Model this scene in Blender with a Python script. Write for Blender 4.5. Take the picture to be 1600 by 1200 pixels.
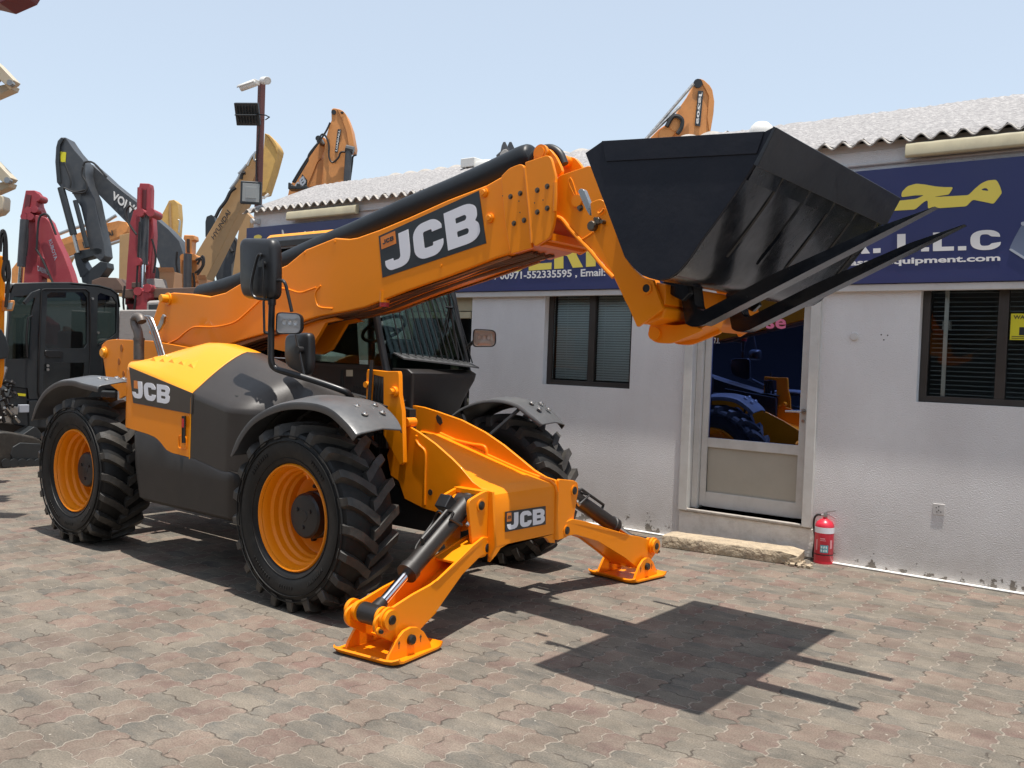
import bpy, bmesh, math, random
from math import sin, cos, pi, radians, sqrt, atan2, degrees
from mathutils import Vector, Matrix
random.seed(7)
scene = bpy.context.scene
for o in list(bpy.data.objects): bpy.data.objects.remove(o)
C = scene.collection

# ------------------------------------------------------------------ camera
F_PX, YAW, PIT, ROLL, HC = 1417.03, radians(-38.3572), radians(-1.5684), radians(2.1182), 1.5887
WROT = radians(1.2456)          # the office front is turned this much against the telehandler
FWD = Vector((sin(YAW)*cos(PIT), cos(YAW)*cos(PIT), sin(PIT)))
_R0 = Vector((cos(YAW), -sin(YAW), 0)); _U0 = _R0.cross(FWD)
RGT = cos(ROLL)*_R0 + sin(ROLL)*_U0; UPV = -sin(ROLL)*_R0 + cos(ROLL)*_U0
CAM = Vector((0, 0, HC))
cd = bpy.data.cameras.new('camera'); cam = bpy.data.objects.new('camera', cd); C.objects.link(cam)
cd.sensor_fit = 'HORIZONTAL'; cd.sensor_width = 36; cd.lens = F_PX/1600*36
cd.clip_start = 0.05; cd.clip_end = 3000
cam.matrix_world = Matrix(((RGT.x, UPV.x, -FWD.x, CAM.x), (RGT.y, UPV.y, -FWD.y, CAM.y), (RGT.z, UPV.z, -FWD.z, CAM.z), (0, 0, 0, 1)))
scene.camera = cam
scene.render.resolution_x = 1024; scene.render.resolution_y = 768

# ------------------------------------------------------------------ sky and sun
SUN = Vector((0.112, -0.050, 0.992)).normalized()
elev = math.asin(SUN.z); az = atan2(SUN.x, SUN.y)
w = bpy.data.worlds.new('World'); scene.world = w; w.use_nodes = True
nt = w.node_tree; bg = nt.nodes['Background']
sky = nt.nodes.new('ShaderNodeTexSky'); sky.sky_type = 'NISHITA'; sky.sun_disc = False
sky.sun_elevation = elev; sky.sun_rotation = az; sky.altitude = 0; sky.air_density = 1.0; sky.dust_density = 1.0; sky.ozone_density = 1.0
hz = nt.nodes.new('ShaderNodeMixRGB'); hz.inputs[0].default_value = .70; hz.inputs[2].default_value = (2.12, 2.30, 2.40, 1)     # dusty white summer haze
nt.links.new(sky.outputs[0], hz.inputs[1]); nt.links.new(hz.outputs[0], bg.inputs[0]); bg.inputs[1].default_value = 0.15
sl = bpy.data.lights.new('sun', 'SUN'); sl.energy = 3.1; sl.angle = radians(0.55); sl.color = (1, .955, .89)
so = bpy.data.objects.new('sun', sl); C.objects.link(so)
so.rotation_euler = SUN.to_track_quat('Z', 'Y').to_euler()
vs = scene.view_settings; vs.view_transform = 'Standard'; vs.look = 'None'; vs.gamma = 1; vs.exposure = 1.0

# ------------------------------------------------------------------ rays: a photo pixel seen at a known plane of the place
def ray(x, y): return FWD + RGT*((x-800)/F_PX) - UPV*((y-600)/F_PX)
def atY(x, y, Y): d = ray(x, y); return CAM + d*(Y/d.y)
def atX(x, y, X): d = ray(x, y); return CAM + d*(X/d.x)
def atZ(x, y, Z=0): d = ray(x, y); return CAM + d*((Z-HC)/d.z)
def atD(x, y, D): return CAM + ray(x, y)*D
WU = Vector((cos(WROT), sin(WROT), 0)); WN = Vector((-sin(WROT), cos(WROT), 0)); WD = 7.586
def wuz(x, y, v=0.0):           # pixel -> (u, z) on the office front, v metres behind it
    d = ray(x, y); P = CAM + d*((WD+v)/d.dot(WN)); return P.dot(WU), P.z
def wp(u, v, z): return WU*u + WN*(WD+v) + Vector((0, 0, z))

# ------------------------------------------------------------------ materials
def mat(name, color, rough=.5, metal=0., coat=0., spec=.5, var=0., scale=6., bump=0., bscale=80., dirt=None, dirt_amt=0., dirt_scale=3.):
    m = bpy.data.materials.new(name); m.use_nodes = True; n = m.node_tree.nodes; l = m.node_tree.links
    b = n['Principled BSDF']; b.inputs['Base Color'].default_value = (*color, 1); b.inputs['Roughness'].default_value = rough
    b.inputs['Metallic'].default_value = metal; b.inputs['Specular IOR Level'].default_value = spec
    b.inputs['Coat Weight'].default_value = coat; b.inputs['Coat Roughness'].default_value = .08
    tc = n.new('ShaderNodeTexCoord')
    src = None
    if var or dirt:
        no = n.new('ShaderNodeTexNoise'); no.inputs['Scale'].default_value = scale; no.inputs['Detail'].default_value = 6; no.inputs['Roughness'].default_value = .65
        l.new(tc.outputs['Object'], no.inputs['Vector'])
        hs = n.new('ShaderNodeMixRGB'); hs.blend_type = 'MIX'
        hs.inputs[1].default_value = (*[c*(1-var) for c in color], 1); hs.inputs[2].default_value = (*[min(1, c*(1+var)) for c in color], 1)
        l.new(no.outputs[0], hs.inputs[0]); src = hs.outputs[0]
        rr = n.new('ShaderNodeMapRange'); rr.inputs[1].default_value = .3; rr.inputs[2].default_value = .7
        rr.inputs[3].default_value = max(.02, rough-.12*min(1, var*3+.3)); rr.inputs[4].default_value = min(1, rough+.12)
        l.new(no.outputs[0], rr.inputs[0]); l.new(rr.outputs[0], b.inputs['Roughness'])
    if dirt:
        n2 = n.new('ShaderNodeTexNoise'); n2.inputs['Scale'].default_value = dirt_scale; n2.inputs['Detail'].default_value = 10; n2.inputs['Roughness'].default_value = .7
        l.new(tc.outputs['Object'], n2.inputs['Vector'])
        r = n.new('ShaderNodeMapRange'); r.inputs[1].default_value = .45; r.inputs[2].default_value = .75; r.inputs[4].default_value = dirt_amt
        l.new(n2.outputs[0], r.inputs[0])
        mx = n.new('ShaderNodeMixRGB'); l.new(r.outputs[0], mx.inputs[0]); l.new(src, mx.inputs[1]); mx.inputs[2].default_value = (*dirt, 1); src = mx.outputs[0]
    if src: l.new(src, b.inputs['Base Color'])
    if bump:
        n3 = n.new('ShaderNodeTexNoise'); n3.inputs['Scale'].default_value = bscale; n3.inputs['Detail'].default_value = 4
        l.new(tc.outputs['Object'], n3.inputs['Vector'])
        bp = n.new('ShaderNodeBump'); bp.inputs['Strength'].default_value = 1; bp.inputs['Distance'].default_value = bump
        l.new(n3.outputs[0], bp.inputs['Height']); l.new(bp.outputs[0], b.inputs['Normal'])
    return m
M = {}
M['orange'] = mat('paint_orange', (.90, .262, .003), .36, coat=.12, spec=.28, var=.05, scale=3, bump=.0006, bscale=12, dirt=(.62, .24, .03), dirt_amt=.10, dirt_scale=5)
M['yellow'] = mat('paint_orange_sunlit', (.90, .34, .005), .36, coat=.15, var=.04, scale=3, bump=.0005, bscale=10)  # sunlit copy of the machine orange: sun on the tops put into the colour
M['black_paint'] = mat('bucket_black', (.007, .009, .013), .20, coat=.25, var=.3, scale=5, bump=.0016, bscale=9, dirt=(.03, .031, .035), dirt_amt=.25, dirt_scale=7)
M['bucket_side'] = mat('bucket_side_black', (.010, .012, .020), .55, spec=.3, var=.25, scale=4, bump=.0008, bscale=30, dirt=(.03, .03, .035), dirt_amt=.4, dirt_scale=4)
M['charcoal'] = mat('charcoal_plastic', (.034, .028, .024), .42, var=.12, scale=2, bump=.0004, bscale=300, dirt=(.065, .055, .046), dirt_amt=.25, dirt_scale=3)
M['skirt'] = mat('dark_plastic_skirt', (.016, .0125, .0105), .44, var=.15, scale=2, bump=.0004, bscale=300, dirt=(.032, .026, .022), dirt_amt=.3, dirt_scale=2.5)
M['fender'] = mat('fender_plastic', (.088, .089, .091), .38, var=.15, scale=4, bump=.0005, bscale=60, dirt=(.17, .165, .155), dirt_amt=.4, dirt_scale=6)
M['black'] = mat('black_plastic', (.014, .014, .015), .38, var=.2, scale=6)
M['matte_black'] = mat('matte_black', (.010, .010, .010), .7)
M['tyre'] = mat('tyre_rubber', (.008, .0078, .0075), .55, spec=.35, var=.3, scale=9, bump=.0009, bscale=45, dirt=(.045, .040, .034), dirt_amt=.3, dirt_scale=8)
M['tread'] = mat('worn_tread', (.036, .033, .029), .5, spec=.45, var=.3, scale=12, bump=.0012, bscale=50, dirt=(.10, .088, .074), dirt_amt=.6, dirt_scale=9)
M['steel'] = mat('steel', (.45, .44, .42), .35, metal=1., var=.2, scale=30)
M['reflector'] = mat('lamp_reflector', (.92, .92, .92), .2, metal=.15)
M['chrome'] = mat('chrome', (.75, .76, .78), .10, metal=1.)
M['bolt'] = mat('bolt_steel', (.16, .13, .10), .4, metal=.9)
M['pin'] = mat('pin_black', (.02, .018, .016), .3, metal=.3, coat=.3)
M['white'] = mat('decal_white', (.80, .79, .82), .4)
M['decal'] = mat('decal_dark', (.026, .030, .033), .35)
M['decal_brown'] = mat('decal_brown', (.050, .038, .030), .38)
M['decal_orange'] = mat('decal_orange', (.75, .22, .03), .4)
M['red_plastic'] = mat('red_plastic', (.45, .03, .03), .4)
M['hose'] = mat('hose_rubber', (.02, .018, .017), .45)
M['hose_dusty'] = mat('hose_dusty', (.11, .055, .03), .6, var=.3, scale=20)
M['exhaust'] = mat('exhaust_steel', (.15, .13, .115), .5, metal=.6, var=.35, scale=14)
M['wall'] = None
M['frame_white'] = mat('frame_white', (.60, .58, .54), .5, var=.08, scale=5, dirt=(.35, .31, .26), dirt_amt=.35, dirt_scale=6)
M['door_panel'] = mat('door_panel', (.42, .385, .315), .5, var=.06, scale=3, dirt=(.30, .27, .22), dirt_amt=.35, dirt_scale=2.5)
M['frame_brown'] = mat('frame_brown', (.045, .036, .030), .42, var=.2, scale=5)
M['blind'] = mat('blind_slat', (.80, .86, .84), .5, var=.1, scale=5)
M['blind_dark'] = mat('blind_slat_dark', (.26, .28, .28), .5)
M['sign_blue'] = mat('sign_blue', (.026, .033, .125), .40, var=.10, scale=1.2, dirt=(.05, .055, .12), dirt_amt=.25, dirt_scale=2)
M['sign_yellow'] = mat('sign_yellow', (.84, .66, .10), .45)
M['sign_white'] = mat('sign_white', (.80, .77, .73), .5)
M['sign_grey'] = mat('sign_grey', (.14, .17, .25), .5)
M['sign_pale'] = mat('sign_pale', (.42, .45, .50), .5)
M['sticker'] = mat('sticker_yellow', (.70, .62, .02), .45)
M['tube_cover'] = mat('tube_cover', (.50, .44, .29), .35, var=.15, scale=4, dirt=(.25, .21, .15), dirt_amt=.5, dirt_scale=3)
M['lamp_glass'] = mat('lamp_glass', (.30, .31, .30), .25)
M['rust_pole'] = mat('pole_rust_paint', (.115, .035, .028), .55, var=.3, scale=10)
M['ext_red'] = mat('extinguisher_red', (.62, .020, .045), .35, coat=.3)
M['under_black'] = mat('under_black', (.02, .02, .02), .8)
M['cream'] = mat('cream_steel', (.52, .45, .33), .45, var=.1, scale=5)
M['tan'] = mat('tan_paint', (.42, .25, .11), .5, var=.15, scale=4)
M['arm_orange'] = mat('faded_orange', (.66, .27, .075), .5, var=.12, scale=3, dirt=(.28, .14, .06), dirt_amt=.5, dirt_scale=4)
M['arm_yellow'] = mat('faded_yellow', (.62, .37, .10), .5, var=.12, scale=3, dirt=(.28, .14, .06), dirt_amt=.5, dirt_scale=4)
M['arm_red'] = mat('red_arm_paint', (.33, .040, .052), .48, var=.15, scale=3, dirt=(.4, .12, .1), dirt_amt=.3, dirt_scale=5)
M['arm_grey'] = mat('dark_grey_arm', (.050, .054, .060), .45, var=.2, scale=3, dirt=(.13, .12, .11), dirt_amt=.35, dirt_scale=5)
M['cab_dark'] = mat('cab_dark', (.022, .026, .029), .42, var=.15, scale=4, dirt=(.06, .06, .055), dirt_amt=.25, dirt_scale=5)
M['cardboard'] = mat('cardboard', (.45, .26, .14), .8, var=.08, scale=4)
M['concrete_grey'] = mat('concrete_grey', (.32, .30, .28), .85, var=.15, scale=6, bump=.003, bscale=40)
M['rust_bucket'] = mat('rusty_bucket', (.14, .085, .06), .6, var=.3, scale=6)
M['plastic_white'] = mat('white_plastic', (.68, .66, .62), .5, var=.05, scale=5)
M['burgundy'] = mat('burgundy', (.13, .025, .03), .5)
M['pink'] = mat('pink_vinyl', (.75, .18, .32), .5)

def glass(name, tint, refl, trans, rough=.02, ior=1.5):
    m = bpy.data.materials.new(name); m.use_nodes = True; n = m.node_tree.nodes; l = m.node_tree.links
    n.remove(n['Principled BSDF']); out = n['Material Output']
    g = n.new('ShaderNodeBsdfGlossy'); g.inputs['Color'].default_value = (*refl, 1); g.inputs['Roughness'].default_value = rough
    t = n.new('ShaderNodeBsdfTransparent'); t.inputs['Color'].default_value = (*tint, 1)
    fr = n.new('ShaderNodeFresnel'); fr.inputs['IOR'].default_value = ior
    mx = n.new('ShaderNodeMixShader'); a = n.new('ShaderNodeMath'); a.operation = 'ADD'; a.inputs[1].default_value = trans; a.use_clamp = True
    l.new(fr.outputs[0], a.inputs[0]); l.new(a.outputs[0], mx.inputs[0]); l.new(t.outputs[0], mx.inputs[1]); l.new(g.outputs[0], mx.inputs[2])
    l.new(mx.outputs[0], out.inputs['Surface'])
    return m
M['cab_glass'] = glass('cab_glass', (.66, .74, .70), (.8, .9, .88), .0, ior=1.3)
M['dark_glass'] = glass('dark_cab_glass', (.16, .19, .19), (.8, .85, .85), .05)
M['win_glass'] = glass('window_glass', (.95, .98, .975), (.85, .9, .95), .0)
M['door_glass'] = glass('blue_mirror_glass', (.004, .008, .015), (.24, .38, 1.0), .55, rough=.012)
M['lens'] = glass('lamp_lens', (.95, .95, .95), (1, 1, 1), .04)

def wall_mat():
    m = bpy.data.materials.new('stucco_wall'); m.use_nodes = True; n = m.node_tree.nodes; l = m.node_tree.links; b = n['Principled BSDF']
    b.inputs['Roughness'].default_value = .8; b.inputs['Specular IOR Level'].default_value = .25
    tc = n.new('ShaderNodeTexCoord'); sx = n.new('ShaderNodeSeparateXYZ'); l.new(tc.outputs['Object'], sx.inputs[0])
    n1 = n.new('ShaderNodeTexNoise'); n1.inputs['Scale'].default_value = 1.1; n1.inputs['Detail'].default_value = 8; n1.inputs['Roughness'].default_value = .6
    mp = n.new('ShaderNodeMapping'); mp.inputs['Scale'].default_value = (1, 1, .45); l.new(tc.outputs['Object'], mp.inputs[0]); l.new(mp.outputs[0], n1.inputs['Vector'])
    cr = n.new('ShaderNodeValToRGB'); e = cr.color_ramp.elements
    e[0].position = .32; e[0].color = (.70, .67, .655, 1); e[1].position = .68; e[1].color = (.82, .80, .785, 1); l.new(n1.outputs[0], cr.inputs[0])
    # grime rising from the pavement
    n2 = n.new('ShaderNodeTexNoise'); n2.inputs['Scale'].default_value = 3.5; n2.inputs['Detail'].default_value = 9; n2.inputs['Roughness'].default_value = .7; l.new(tc.outputs['Object'], n2.inputs['Vector'])
    zz = n.new('ShaderNodeMapRange'); zz.inputs[1].default_value = 0; zz.inputs[2].default_value = .70; zz.inputs[3].default_value = .95; zz.inputs[4].default_value = 0; l.new(sx.outputs[2], zz.inputs[0])
    ml = n.new('ShaderNodeMath'); ml.operation = 'MULTIPLY'; l.new(zz.outputs[0], ml.inputs[0]); l.new(n2.outputs[0], ml.inputs[1])
    mx = n.new('ShaderNodeMixRGB'); l.new(ml.outputs[0], mx.inputs[0]); l.new(cr.outputs[0], mx.inputs[1]); mx.inputs[2].default_value = (.34, .30, .255, 1)
    # flaked patches close to the ground
    n3 = n.new('ShaderNodeTexNoise'); n3.inputs['Scale'].default_value = 9; n3.inputs['Detail'].default_value = 8; n3.inputs['Roughness'].default_value = .62; l.new(tc.outputs['Object'], n3.inputs['Vector'])
    zf = n.new('ShaderNodeMapRange'); zf.inputs[1].default_value = .03; zf.inputs[2].default_value = .26; zf.inputs[3].default_value = .085; zf.inputs[4].default_value = -.12; zf.clamp = True; l.new(sx.outputs[2], zf.inputs[0])
    ad = n.new('ShaderNodeMath'); ad.operation = 'ADD'; l.new(n3.outputs[0], ad.inputs[0]); l.new(zf.outputs[0], ad.inputs[1])
    th = n.new('ShaderNodeMapRange'); th.inputs[1].default_value = .605; th.inputs[2].default_value = .625; l.new(ad.outputs[0], th.inputs[0])
    m2 = n.new('ShaderNodeMixRGB'); l.new(th.outputs[0], m2.inputs[0]); l.new(mx.outputs[0], m2.inputs[1]); m2.inputs[2].default_value = (.20, .175, .15, 1)
    l.new(m2.outputs[0], b.inputs['Base Color'])
    v = n.new('ShaderNodeTexNoise'); v.inputs['Scale'].default_value = 105; v.inputs['Detail'].default_value = 3; v.inputs['Roughness'].default_value = .55; l.new(tc.outputs['Object'], v.inputs['Vector'])
    mm = n.new('ShaderNodeMath'); mm.operation = 'MULTIPLY_ADD'; mm.inputs[1].default_value = -.25; l.new(th.outputs[0], mm.inputs[0]); l.new(v.outputs[0], mm.inputs[2])
    bp = n.new('ShaderNodeBump'); bp.inputs['Strength'].default_value = 1; bp.inputs['Distance'].default_value = .010; l.new(mm.outputs[0], bp.inputs['Height']); l.new(bp.outputs[0], b.inputs['Normal'])
    return m
M['wall'] = wall_mat()
M['trim'] = mat('white_trim', (.60, .57, .54), .7, var=.08, scale=4, bump=.002, bscale=30, dirt=(.36, .32, .28), dirt_amt=.35, dirt_scale=5)
M['roof'] = mat('roof_coating', (.24, .228, .225), .8, var=.4, scale=40, bump=.02, bscale=38, dirt=(.50, .48, .46), dirt_amt=1., dirt_scale=26)
M['roof_edge'] = mat('roof_sheet', (.40, .37, .335), .85, var=.25, scale=8, bump=.003, bscale=60, dirt=(.22, .18, .14), dirt_amt=.5, dirt_scale=12)
M['slab'] = mat('worn_slab', (.44, .35, .24), .85, var=.3, scale=9, bump=.022, bscale=26, dirt=(.20, .16, .12), dirt_amt=.85, dirt_scale=11)
M['riser'] = mat('threshold_paint', (.74, .70, .64), .85, var=.1, scale=5, bump=.006, bscale=30, dirt=(.36, .32, .26), dirt_amt=.55, dirt_scale=7)
M['sill'] = mat('threshold_concrete', (.40, .36, .315), .85, var=.2, scale=5, bump=.006, bscale=30, dirt=(.22, .19, .16), dirt_amt=.6, dirt_scale=6)

def paver_mat():
    m = bpy.data.materials.new('block_paving'); m.use_nodes = True; n = m.node_tree.nodes; l = m.node_tree.links; b = n['Principled BSDF']
    def nd(t, **k):
        x = n.new(t)
        for a, v in k.items(): setattr(x, a, v)
        return x
    def mth(op, a, c=None, d=None):
        x = nd('ShaderNodeMath', operation=op)
        for i, v in enumerate((a, c, d)):
            if v is None: continue
            if isinstance(v, (int, float)): x.inputs[i].default_value = v
            else: l.new(v, x.inputs[i])
        return x.outputs[0]
    tc = nd('ShaderNodeTexCoord'); sx = nd('ShaderNodeSeparateXYZ'); l.new(tc.outputs['Object'], sx.inputs[0])
    jit = nd('ShaderNodeTexNoise'); jit.inputs['Scale'].default_value = 2.2; jit.inputs['Detail'].default_value = 4; l.new(tc.outputs['Object'], jit.inputs['Vector'])
    js = nd('ShaderNodeSeparateColor'); l.new(jit.outputs['Color'], js.inputs[0])
    L = .236
    X = mth('ADD', mth('DIVIDE', mth('ADD', sx.outputs[0], .25), L), mth('MULTIPLY', mth('SUBTRACT', js.outputs[0], .5), .20))
    Y = mth('ADD', mth('DIVIDE', mth('ADD', sx.outputs[1], -.04), L), mth('MULTIPLY', mth('SUBTRACT', js.outputs[1], .5), .20))
    # sharp zigzag on the joints running in depth, soft wave on the others
    zx = mth('MULTIPLY', mth('SUBTRACT', mth('PINGPONG', mth('MULTIPLY', Y, 1.0), .25), .125), .95)
    zx = mth('MINIMUM', mth('MAXIMUM', zx, -.046), .046)
    zy = mth('MULTIPLY', mth('ADD', mth('SINE', mth('MULTIPLY', X, 4*pi)), mth('MULTIPLY', mth('SINE', mth('MULTIPLY', X, 12*pi)), .22)), .034)
    U = mth('ADD', X, zx); V = mth('ADD', Y, zy)
    fu = mth('FLOOR', U); fv = mth('FLOOR', V); cu = mth('FRACT', U); cv = mth('FRACT', V)
    par = mth('MODULO', mth('ADD', mth('ADD', fu, fv), 1000), 2)        # 0 or 1
    KU, KV = .78, 1.25     # joints running in depth are wide and sandy, the others tight
    edge = mth('MINIMUM', mth('MULTIPLY', mth('MINIMUM', cu, mth('SUBTRACT', 1, cu)), KU), mth('MULTIPLY', mth('MINIMUM', cv, mth('SUBTRACT', 1, cv)), KV))
    du = mth('ABSOLUTE', mth('SUBTRACT', cu, .5)); dv = mth('ABSOLUTE', mth('SUBTRACT', cv, .5))
    mid = mth('ADD', mth('MULTIPLY', mth('MULTIPLY', par, du), KU*1.3), mth('MULTIPLY', mth('MULTIPLY', mth('SUBTRACT', 1, par), dv), KV))
    dist = mth('MINIMUM', edge, mid)
    half = mth('ADD', mth('MULTIPLY', par, mth('GREATER_THAN', cu, .5)), mth('MULTIPLY', mth('SUBTRACT', 1, par), mth('GREATER_THAN', cv, .5)))
    cmb = nd('ShaderNodeCombineXYZ'); l.new(fu, cmb.inputs[0]); l.new(fv, cmb.inputs[1]); l.new(half, cmb.inputs[2])
    wn = nd('ShaderNodeTexWhiteNoise', noise_dimensions='3D'); l.new(cmb.outputs[0], wn.inputs['Vector'])
    ws = nd('ShaderNodeSeparateColor'); l.new(wn.outputs['Color'], ws.inputs[0])
    red = nd('ShaderNodeMixRGB'); red.inputs[1].default_value = (.165, .104, .086, 1); red.inputs[2].default_value = (.190, .138, .108, 1); l.new(ws.outputs[0], red.inputs[0])
    gry = nd('ShaderNodeMixRGB'); gry.inputs[1].default_value = (.106, .100, .088, 1); gry.inputs[2].default_value = (.168, .146, .116, 1); l.new(ws.outputs[0], gry.inputs[0])
    # how strongly the two colours part differs over the yard
    big = nd('ShaderNodeTexNoise'); big.inputs['Scale'].default_value = .55; big.inputs['Detail'].default_value = 3; l.new(tc.outputs['Object'], big.inputs['Vector'])
    bm = nd('ShaderNodeMapRange'); bm.inputs[1].default_value = .35; bm.inputs[2].default_value = .65; bm.inputs[3].default_value = .55; bm.inputs[4].default_value = 1; l.new(big.outputs[0], bm.inputs[0])
    sel = mth('MULTIPLY', mth('MULTIPLY', par, bm.outputs[0]), mth('LESS_THAN', ws.outputs[1], .88))
    base = nd('ShaderNodeMixRGB'); l.new(sel, base.inputs[0]); l.new(gry.outputs[0], base.inputs[1]); l.new(red.outputs[0], base.inputs[2])
    # worn sandy patches
    n1 = nd('ShaderNodeTexNoise'); n1.inputs['Scale'].default_value = 7; n1.inputs['Detail'].default_value = 10; n1.inputs['Roughness'].default_value = .72
    mp = nd('ShaderNodeMapping'); mp.inputs['Scale'].default_value = (.7, 1.3, 1); l.new(tc.outputs['Object'], mp.inputs[0]); l.new(mp.outputs[0], n1.inputs['Vector'])
    r1 = nd('ShaderNodeMapRange'); r1.inputs[1].default_value = .40; r1.inputs[2].default_value = .66; r1.inputs[4].default_value = .72; l.new(n1.outputs[0], r1.inputs[0])
    m1 = nd('ShaderNodeMixRGB'); l.new(r1.outputs[0], m1.inputs[0]); l.new(base.outputs[0], m1.inputs[1]); m1.inputs[2].default_value = (.222, .186, .145, 1)
    n2 = nd('ShaderNodeTexNoise'); n2.inputs['Scale'].default_value = 130; n2.inputs['Detail'].default_value = 5; l.new(tc.outputs['Object'], n2.inputs['Vector'])
    m2 = nd('ShaderNodeMixRGB', blend_type='MULTIPLY'); m2.inputs[0].default_value = .75; l.new(m1.outputs[0], m2.inputs[1])
    r2 = nd('ShaderNodeMapRange'); r2.inputs[1].default_value = .3; r2.inputs[2].default_value = .7; r2.inputs[3].default_value = .58; r2.inputs[4].default_value = 1.30; l.new(n2.outputs[0], r2.inputs[0])
    cc = nd('ShaderNodeCombineColor'); [l.new(r2.outputs[0], cc.inputs[i]) for i in range(3)]; l.new(cc.outputs[0], m2.inputs[2])
    sp = nd('ShaderNodeTexVoronoi'); sp.inputs['Scale'].default_value = 9; l.new(tc.outputs['Object'], sp.inputs['Vector'])
    n5 = nd('ShaderNodeTexNoise'); n5.inputs['Scale'].default_value = 2.6; n5.inputs['Detail'].default_value = 7; n5.inputs['Roughness'].default_value = .7; l.new(tc.outputs['Object'], n5.inputs['Vector'])
    r5 = nd('ShaderNodeMapRange'); r5.inputs[1].default_value = .36; r5.inputs[2].default_value = .64; r5.inputs[3].default_value = .76; r5.inputs[4].default_value = 1.16; l.new(n5.outputs[0], r5.inputs[0])
    m5 = nd('ShaderNodeMixRGB', blend_type='MULTIPLY'); m5.inputs[0].default_value = 1; l.new(m2.outputs[0], m5.inputs[1]); c5_ = nd('ShaderNodeCombineColor'); [l.new(r5.outputs[0], c5_.inputs[i]) for i in range(3)]; l.new(c5_.outputs[0], m5.inputs[2])
    m6 = nd('ShaderNodeMixRGB'); l.new(mth('MULTIPLY', mth('LESS_THAN', sp.outputs['Distance'], .045), .8), m6.inputs[0]); l.new(m5.outputs[0], m6.inputs[1]); m6.inputs[2].default_value = (.42, .38, .32, 1); m2 = m6
    # old oil and water stains, large and soft
    n4 = nd('ShaderNodeTexNoise'); n4.inputs['Scale'].default_value = .9; n4.inputs['Detail'].default_value = 6; l.new(tc.outputs['Object'], n4.inputs['Vector'])
    r4 = nd('ShaderNodeMapRange'); r4.inputs[1].default_value = .54; r4.inputs[2].default_value = .72; r4.inputs[4].default_value = .5; l.new(n4.outputs[0], r4.inputs[0])
    m4 = nd('ShaderNodeMixRGB'); l.new(r4.outputs[0], m4.inputs[0]); l.new(m2.outputs[0], m4.inputs[1]); m4.inputs[2].default_value = (.11, .09, .07, 1)
    # joints: mostly pale sand, some open and dark
    n3 = nd('ShaderNodeTexNoise'); n3.inputs['Scale'].default_value = 5.5; n3.inputs['Detail'].default_value = 5; l.new(tc.outputs['Object'], n3.inputs['Vector'])
    jc = nd('ShaderNodeValToRGB'); e = jc.color_ramp.elements; e[0].position = .42; e[0].color = (.065, .052, .042, 1); e[1].position = .47; e[1].color = (.285, .245, .20, 1); l.new(n3.outputs[0], jc.inputs[0])
    jw = nd('ShaderNodeMapRange'); jw.inputs[1].default_value = .3; jw.inputs[2].default_value = .7; jw.inputs[3].default_value = .004; jw.inputs[4].default_value = .015; l.new(n1.outputs[0], jw.inputs[0])
    jm = nd('ShaderNodeMapRange'); l.new(dist, jm.inputs[0]); l.new(jw.outputs[0], jm.inputs[1]); l.new(mth('ADD', jw.outputs[0], .015), jm.inputs[2]); jm.inputs[3].default_value = 1; jm.inputs[4].default_value = 0
    mj = nd('ShaderNodeMixRGB'); jn = nd('ShaderNodeTexNoise'); jn.inputs['Scale'].default_value = 26; jn.inputs['Detail'].default_value = 3; l.new(tc.outputs['Object'], jn.inputs['Vector'])
    jr = nd('ShaderNodeMapRange'); jr.inputs[1].default_value = .38; jr.inputs[2].default_value = .56; jr.inputs[3].default_value = .40; jr.inputs[4].default_value = .9; l.new(jn.outputs[0], jr.inputs[0])
    l.new(mth('MULTIPLY', jm.outputs[0], jr.outputs[0]), mj.inputs[0]); l.new(m4.outputs[0], mj.inputs[1]); l.new(jc.outputs[0], mj.inputs[2])
    l.new(mj.outputs[0], b.inputs['Base Color'])
    b.inputs['Roughness'].default_value = .85; b.inputs['Specular IOR Level'].default_value = .3
    hgt = mth('ADD', mth('MULTIPLY', jm.outputs[0], -.55), mth('ADD', mth('MULTIPLY', n2.outputs[0], .28), mth('MULTIPLY', ws.outputs[2], .25)))
    bp = nd('ShaderNodeBump'); bp.inputs['Distance'].default_value = .006; l.new(hgt, bp.inputs['Height']); l.new(bp.outputs[0], b.inputs['Normal'])
    return m
M['paving'] = paver_mat()

# ------------------------------------------------------------------ mesh helpers
def wmat(o):
    m = o.matrix_basis.copy()
    while o.parent: o = o.parent; m = o.matrix_basis @ m
    return m
def finish(o, bevel=0, seg=2, ang=35):
    me = o.data
    if bevel:
        md = o.modifiers.new('bevel', 'BEVEL'); md.width = bevel; md.segments = seg; md.limit_method = 'ANGLE'; md.angle_limit = radians(40); md.harden_normals = True
        md.use_clamp_overlap = True
    b = bmesh.new(); b.from_mesh(me)
    for f in b.faces: f.smooth = True
    for e in b.edges:
        if len(e.link_faces) == 2: e.smooth = e.calc_face_angle(0) < radians(ang)
        else: e.smooth = True
    b.to_mesh(me); b.free()
SPLIT = {'frame_opening','weld_bead','guard_bar','foot_lug','tilt_link','boss','fender_stay','lug_plate','gable','side_wall','jamb','door_frame','hitch_hook','head_ear','ram_lug','lower_flange','rib','bolt','fender_bolt','pin','arrow_mark','pillar','screw_holes','wheel_nut','base_strip','conduit'}
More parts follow.
